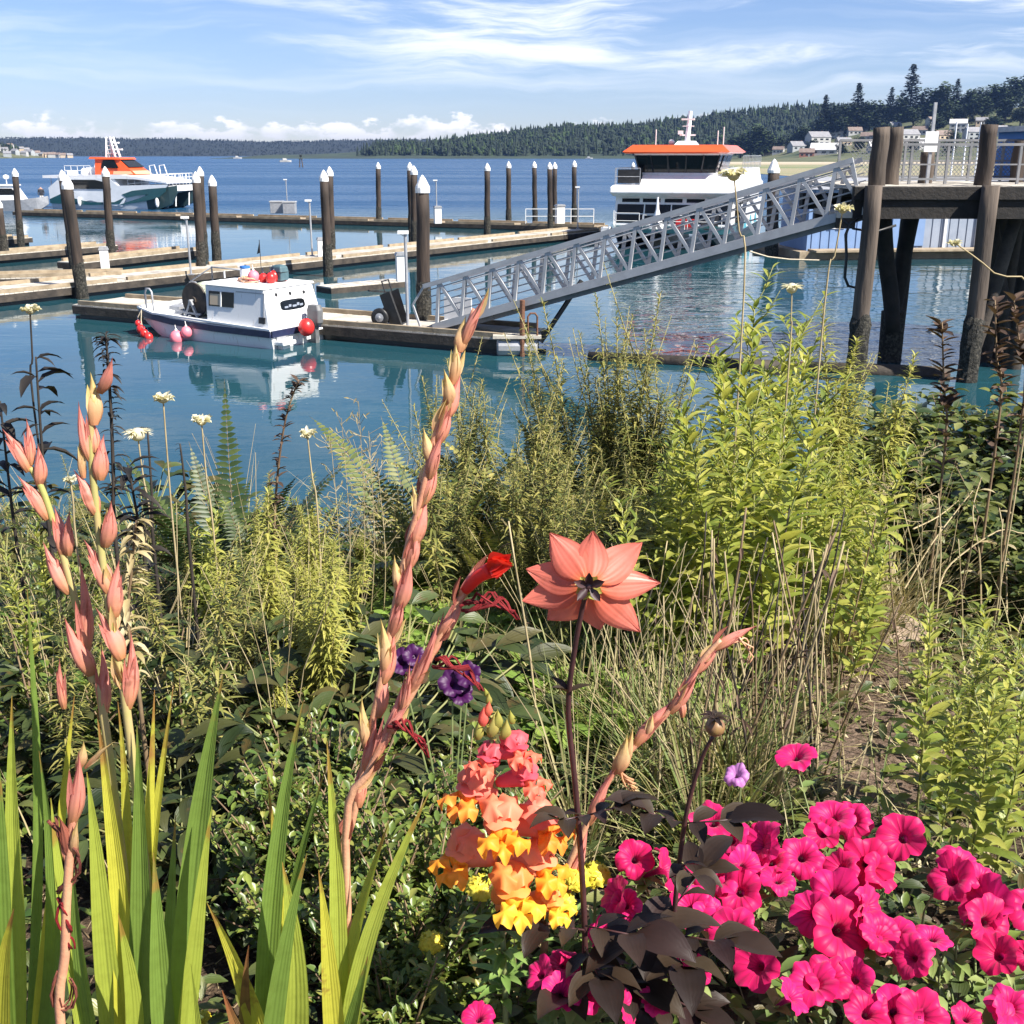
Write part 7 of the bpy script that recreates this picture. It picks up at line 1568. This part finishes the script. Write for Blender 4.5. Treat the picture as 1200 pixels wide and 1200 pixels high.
# wispy grass panicles over the water
for px, py in ((400, 490), (420, 470), (432, 505), (388, 520), (442, 540), (1035, 560), (1080, 530)):
    c = P(px, py, 3.0); root = to_ground(P(px + ru(-10, 10), 640, 3.0)); t = thing('wild_oat_grass', 'wispy pale grass panicle rising over the water' , 'grass', root, 0, 'wispy grass panicles'); b = MB(); q = stalk(b, [root, root.lerp(c, .5) + V((.02, 0, 0)), c], .0016, .0007, 0, 5); lf = MB()
    for k in range(34): u = ru(.5, 1); a = ru(0, 6.3); o_ = along(q, min(.999, u)); e = o_ + V((math.cos(a) * .04, math.sin(a) * .03, ru(.0, .05))) * ru(.4, 1.2); b.tube([o_, e], .0006, 4); lf.leaf(e, V((math.cos(a) * .4, 0, ru(-.6, .8))), V((0, -1, .2)), .018, .004, 3, .4)
    b.build('stalk', M['straw_stem'], t, loc=root); lf.build('seeds', M['straw_blade'], t, loc=root)
# twining bare vines by the bush
vn = to_ground(P(1150, 700, 3.2)); t = thing('bare_vine', 'thin bare pale vines curling in front of the dark bush', 'vine', vn); b = MB()
for pth in ([(1060, 690), (1090, 640), (1120, 600), (1140, 575)], [(1100, 690), (1115, 660), (1170, 622), (1200, 625), (1230, 615)], [(1150, 720), (1148, 650), (1140, 600), (1150, 560)], [(1180, 720), (1178, 640), (1170, 590)], [(1070, 620), (1100, 605), (1125, 585)]): stalk(b, px_path(pth, 3.2, 3.5), .0028, .0014, 0, 5)
b.build('stem', M['straw_stem'], t, loc=vn); lf = MB()
for k in range(12): c = P(ru(1080, 1190), ru(570, 680), 3.3); a = ru(0, 6.3); lf.leaf(c, V((math.cos(a), math.sin(a), .2)), UPV, .05, .02, 4, .6)
lf.build('leaves', M['straw_blade'], t, loc=vn)
# a boulder in the shade and stones on the path
def rock(px, py, Y, r, label, mm):
    c = P(px, py, Y); g_ = ground_z(c.x, c.y); me = bpy.data.meshes.new('rock'); bm_ = bmesh.new(); bmesh.ops.create_icosphere(bm_, subdivisions=4, radius=1)
    s0 = rnd() * 50
    for v in bm_.verts: k = 1 + .30 * mnoise.noise(v.co * 1.3 + V((s0, 0, 0))) + .10 * mnoise.noise(v.co * 4 + V((0, s0, 0))); v.co = V((v.co.x * r * k * 1.25, v.co.y * r * k, v.co.z * r * k * .75))
    for f_ in bm_.faces: f_.smooth = True
    bm_.to_mesh(me); bm_.free(); o = bpy.data.objects.new('rock', me); COL.objects.link(o); me.materials.append(mm); o.location = (c.x, c.y, g_ + r * .2); tag(o, label, 'rock')
M['rock'] = mat('dark_rock', (.045, .042, .040), (.13, .12, .11), 9, .85, .012, 30)
rock(405, 790, 2.2, .20, 'big dark boulder in the shade behind the tallest pink stalk', M['rock']); rock(1040, 690, 3.3, .11, 'flat brown stone at the top of the bare path', mat('brown_stone', (.16, .11, .08), (.30, .23, .17), 7, .9, .01, 40)); rock(500, 830, 2.0, .09, 'small grey stone under the violet petunia', M['rock'])
for pool in (fernd, lance, feath, fluff, fern, fernp, broad, ivy, shrub, bush, gr, st, dry): pool.clear()
# ---- ground cover nobody could count
def on_path(x, y): u = 600 + FPX * x / (y / _c); return 985 < u < 1110 and 2.0 < y < 4.4
def cover(name, label, cat, n, fn, mats, ok=None, near=1.0):
    b = MB(); k = 0
    while k < n:
        y = .7 + 4.9 * rnd() ** near; x = ru(-.62, .62) * (y + .4)
        if ok and not ok(x, y): continue
        fn(b, V((x, y, ground_z(x, y)))); k += 1
    return tag(b.build(name, mats, smooth=True), label, cat, kind='stuff')
def f_leaf(b, p):
    for q in range(3): a = ru(0, 6.3); l = ru(.022, .06); b.leaf(p + V((0, 0, ru(.005, .10))), V((math.cos(a), math.sin(a), ru(-.1, .9))), UPV + V((ru(-.4, .4), ru(-.4, .4), 0)), l, l * ru(.3, .55), 4, ru(.2, 1), .2, random.choice((0, 0, 1, 2)), .5)
cover('ground_cover', 'mixed small green leaves covering the soil between the plants', 'ground cover', 5200, f_leaf, [M['dark_leaf'], M['bush_leaf'], M['box_leaf']], lambda x, y: (not on_path(x, y) or rnd() < .3) and y > 1.15, .8)
def f_grass(b, p): a = ru(0, 6.3); b.leaf(p, V((math.cos(a), math.sin(a), ru(.4, 3))), V((-math.cos(a), -math.sin(a), .3)), ru(.08, .30), ru(.002, .0045), 5, ru(.4, 1.8), .2, random.choice((0, 0, 1)), .3, 0, .6)
cover('grass', 'thin green and straw grass blades all over the bank', 'grass', 7000, f_grass, [M['grass_blade'], M['straw_blade']], lambda x, y: (not on_path(x, y) or rnd() < .4) and y > 1.5 and (x > -.5 * y * .5 or rnd() < .4), .7)
def f_bit(b, p):
    a = ru(0, 6.3)
    if rnd() < .5: l = ru(.015, .06); d = V((math.cos(a), math.sin(a), ru(-.1, .25))).normalized(); b.tube([p + V((0, 0, .003)), p + d * l + V((0, 0, .003))], ru(.0008, .002), 4, random.choice((0, 1)))
    else: l = ru(.012, .04); b.leaf(p + V((0, 0, .004)), V((math.cos(a), math.sin(a), ru(0, .5))), UPV + V((ru(-.6, .6), ru(-.6, .6), 0)), l, l * .45, 3, ru(-.6, .6), .3, random.choice((2, 2, 3)), .5)
cover('litter', 'twigs, bark bits and fallen leaves lying on the soil', 'litter', 9000, f_bit, [M['straw_stem'], M['brown_stem'], M['dead_leaf'], M['straw_blade']], None, .75)
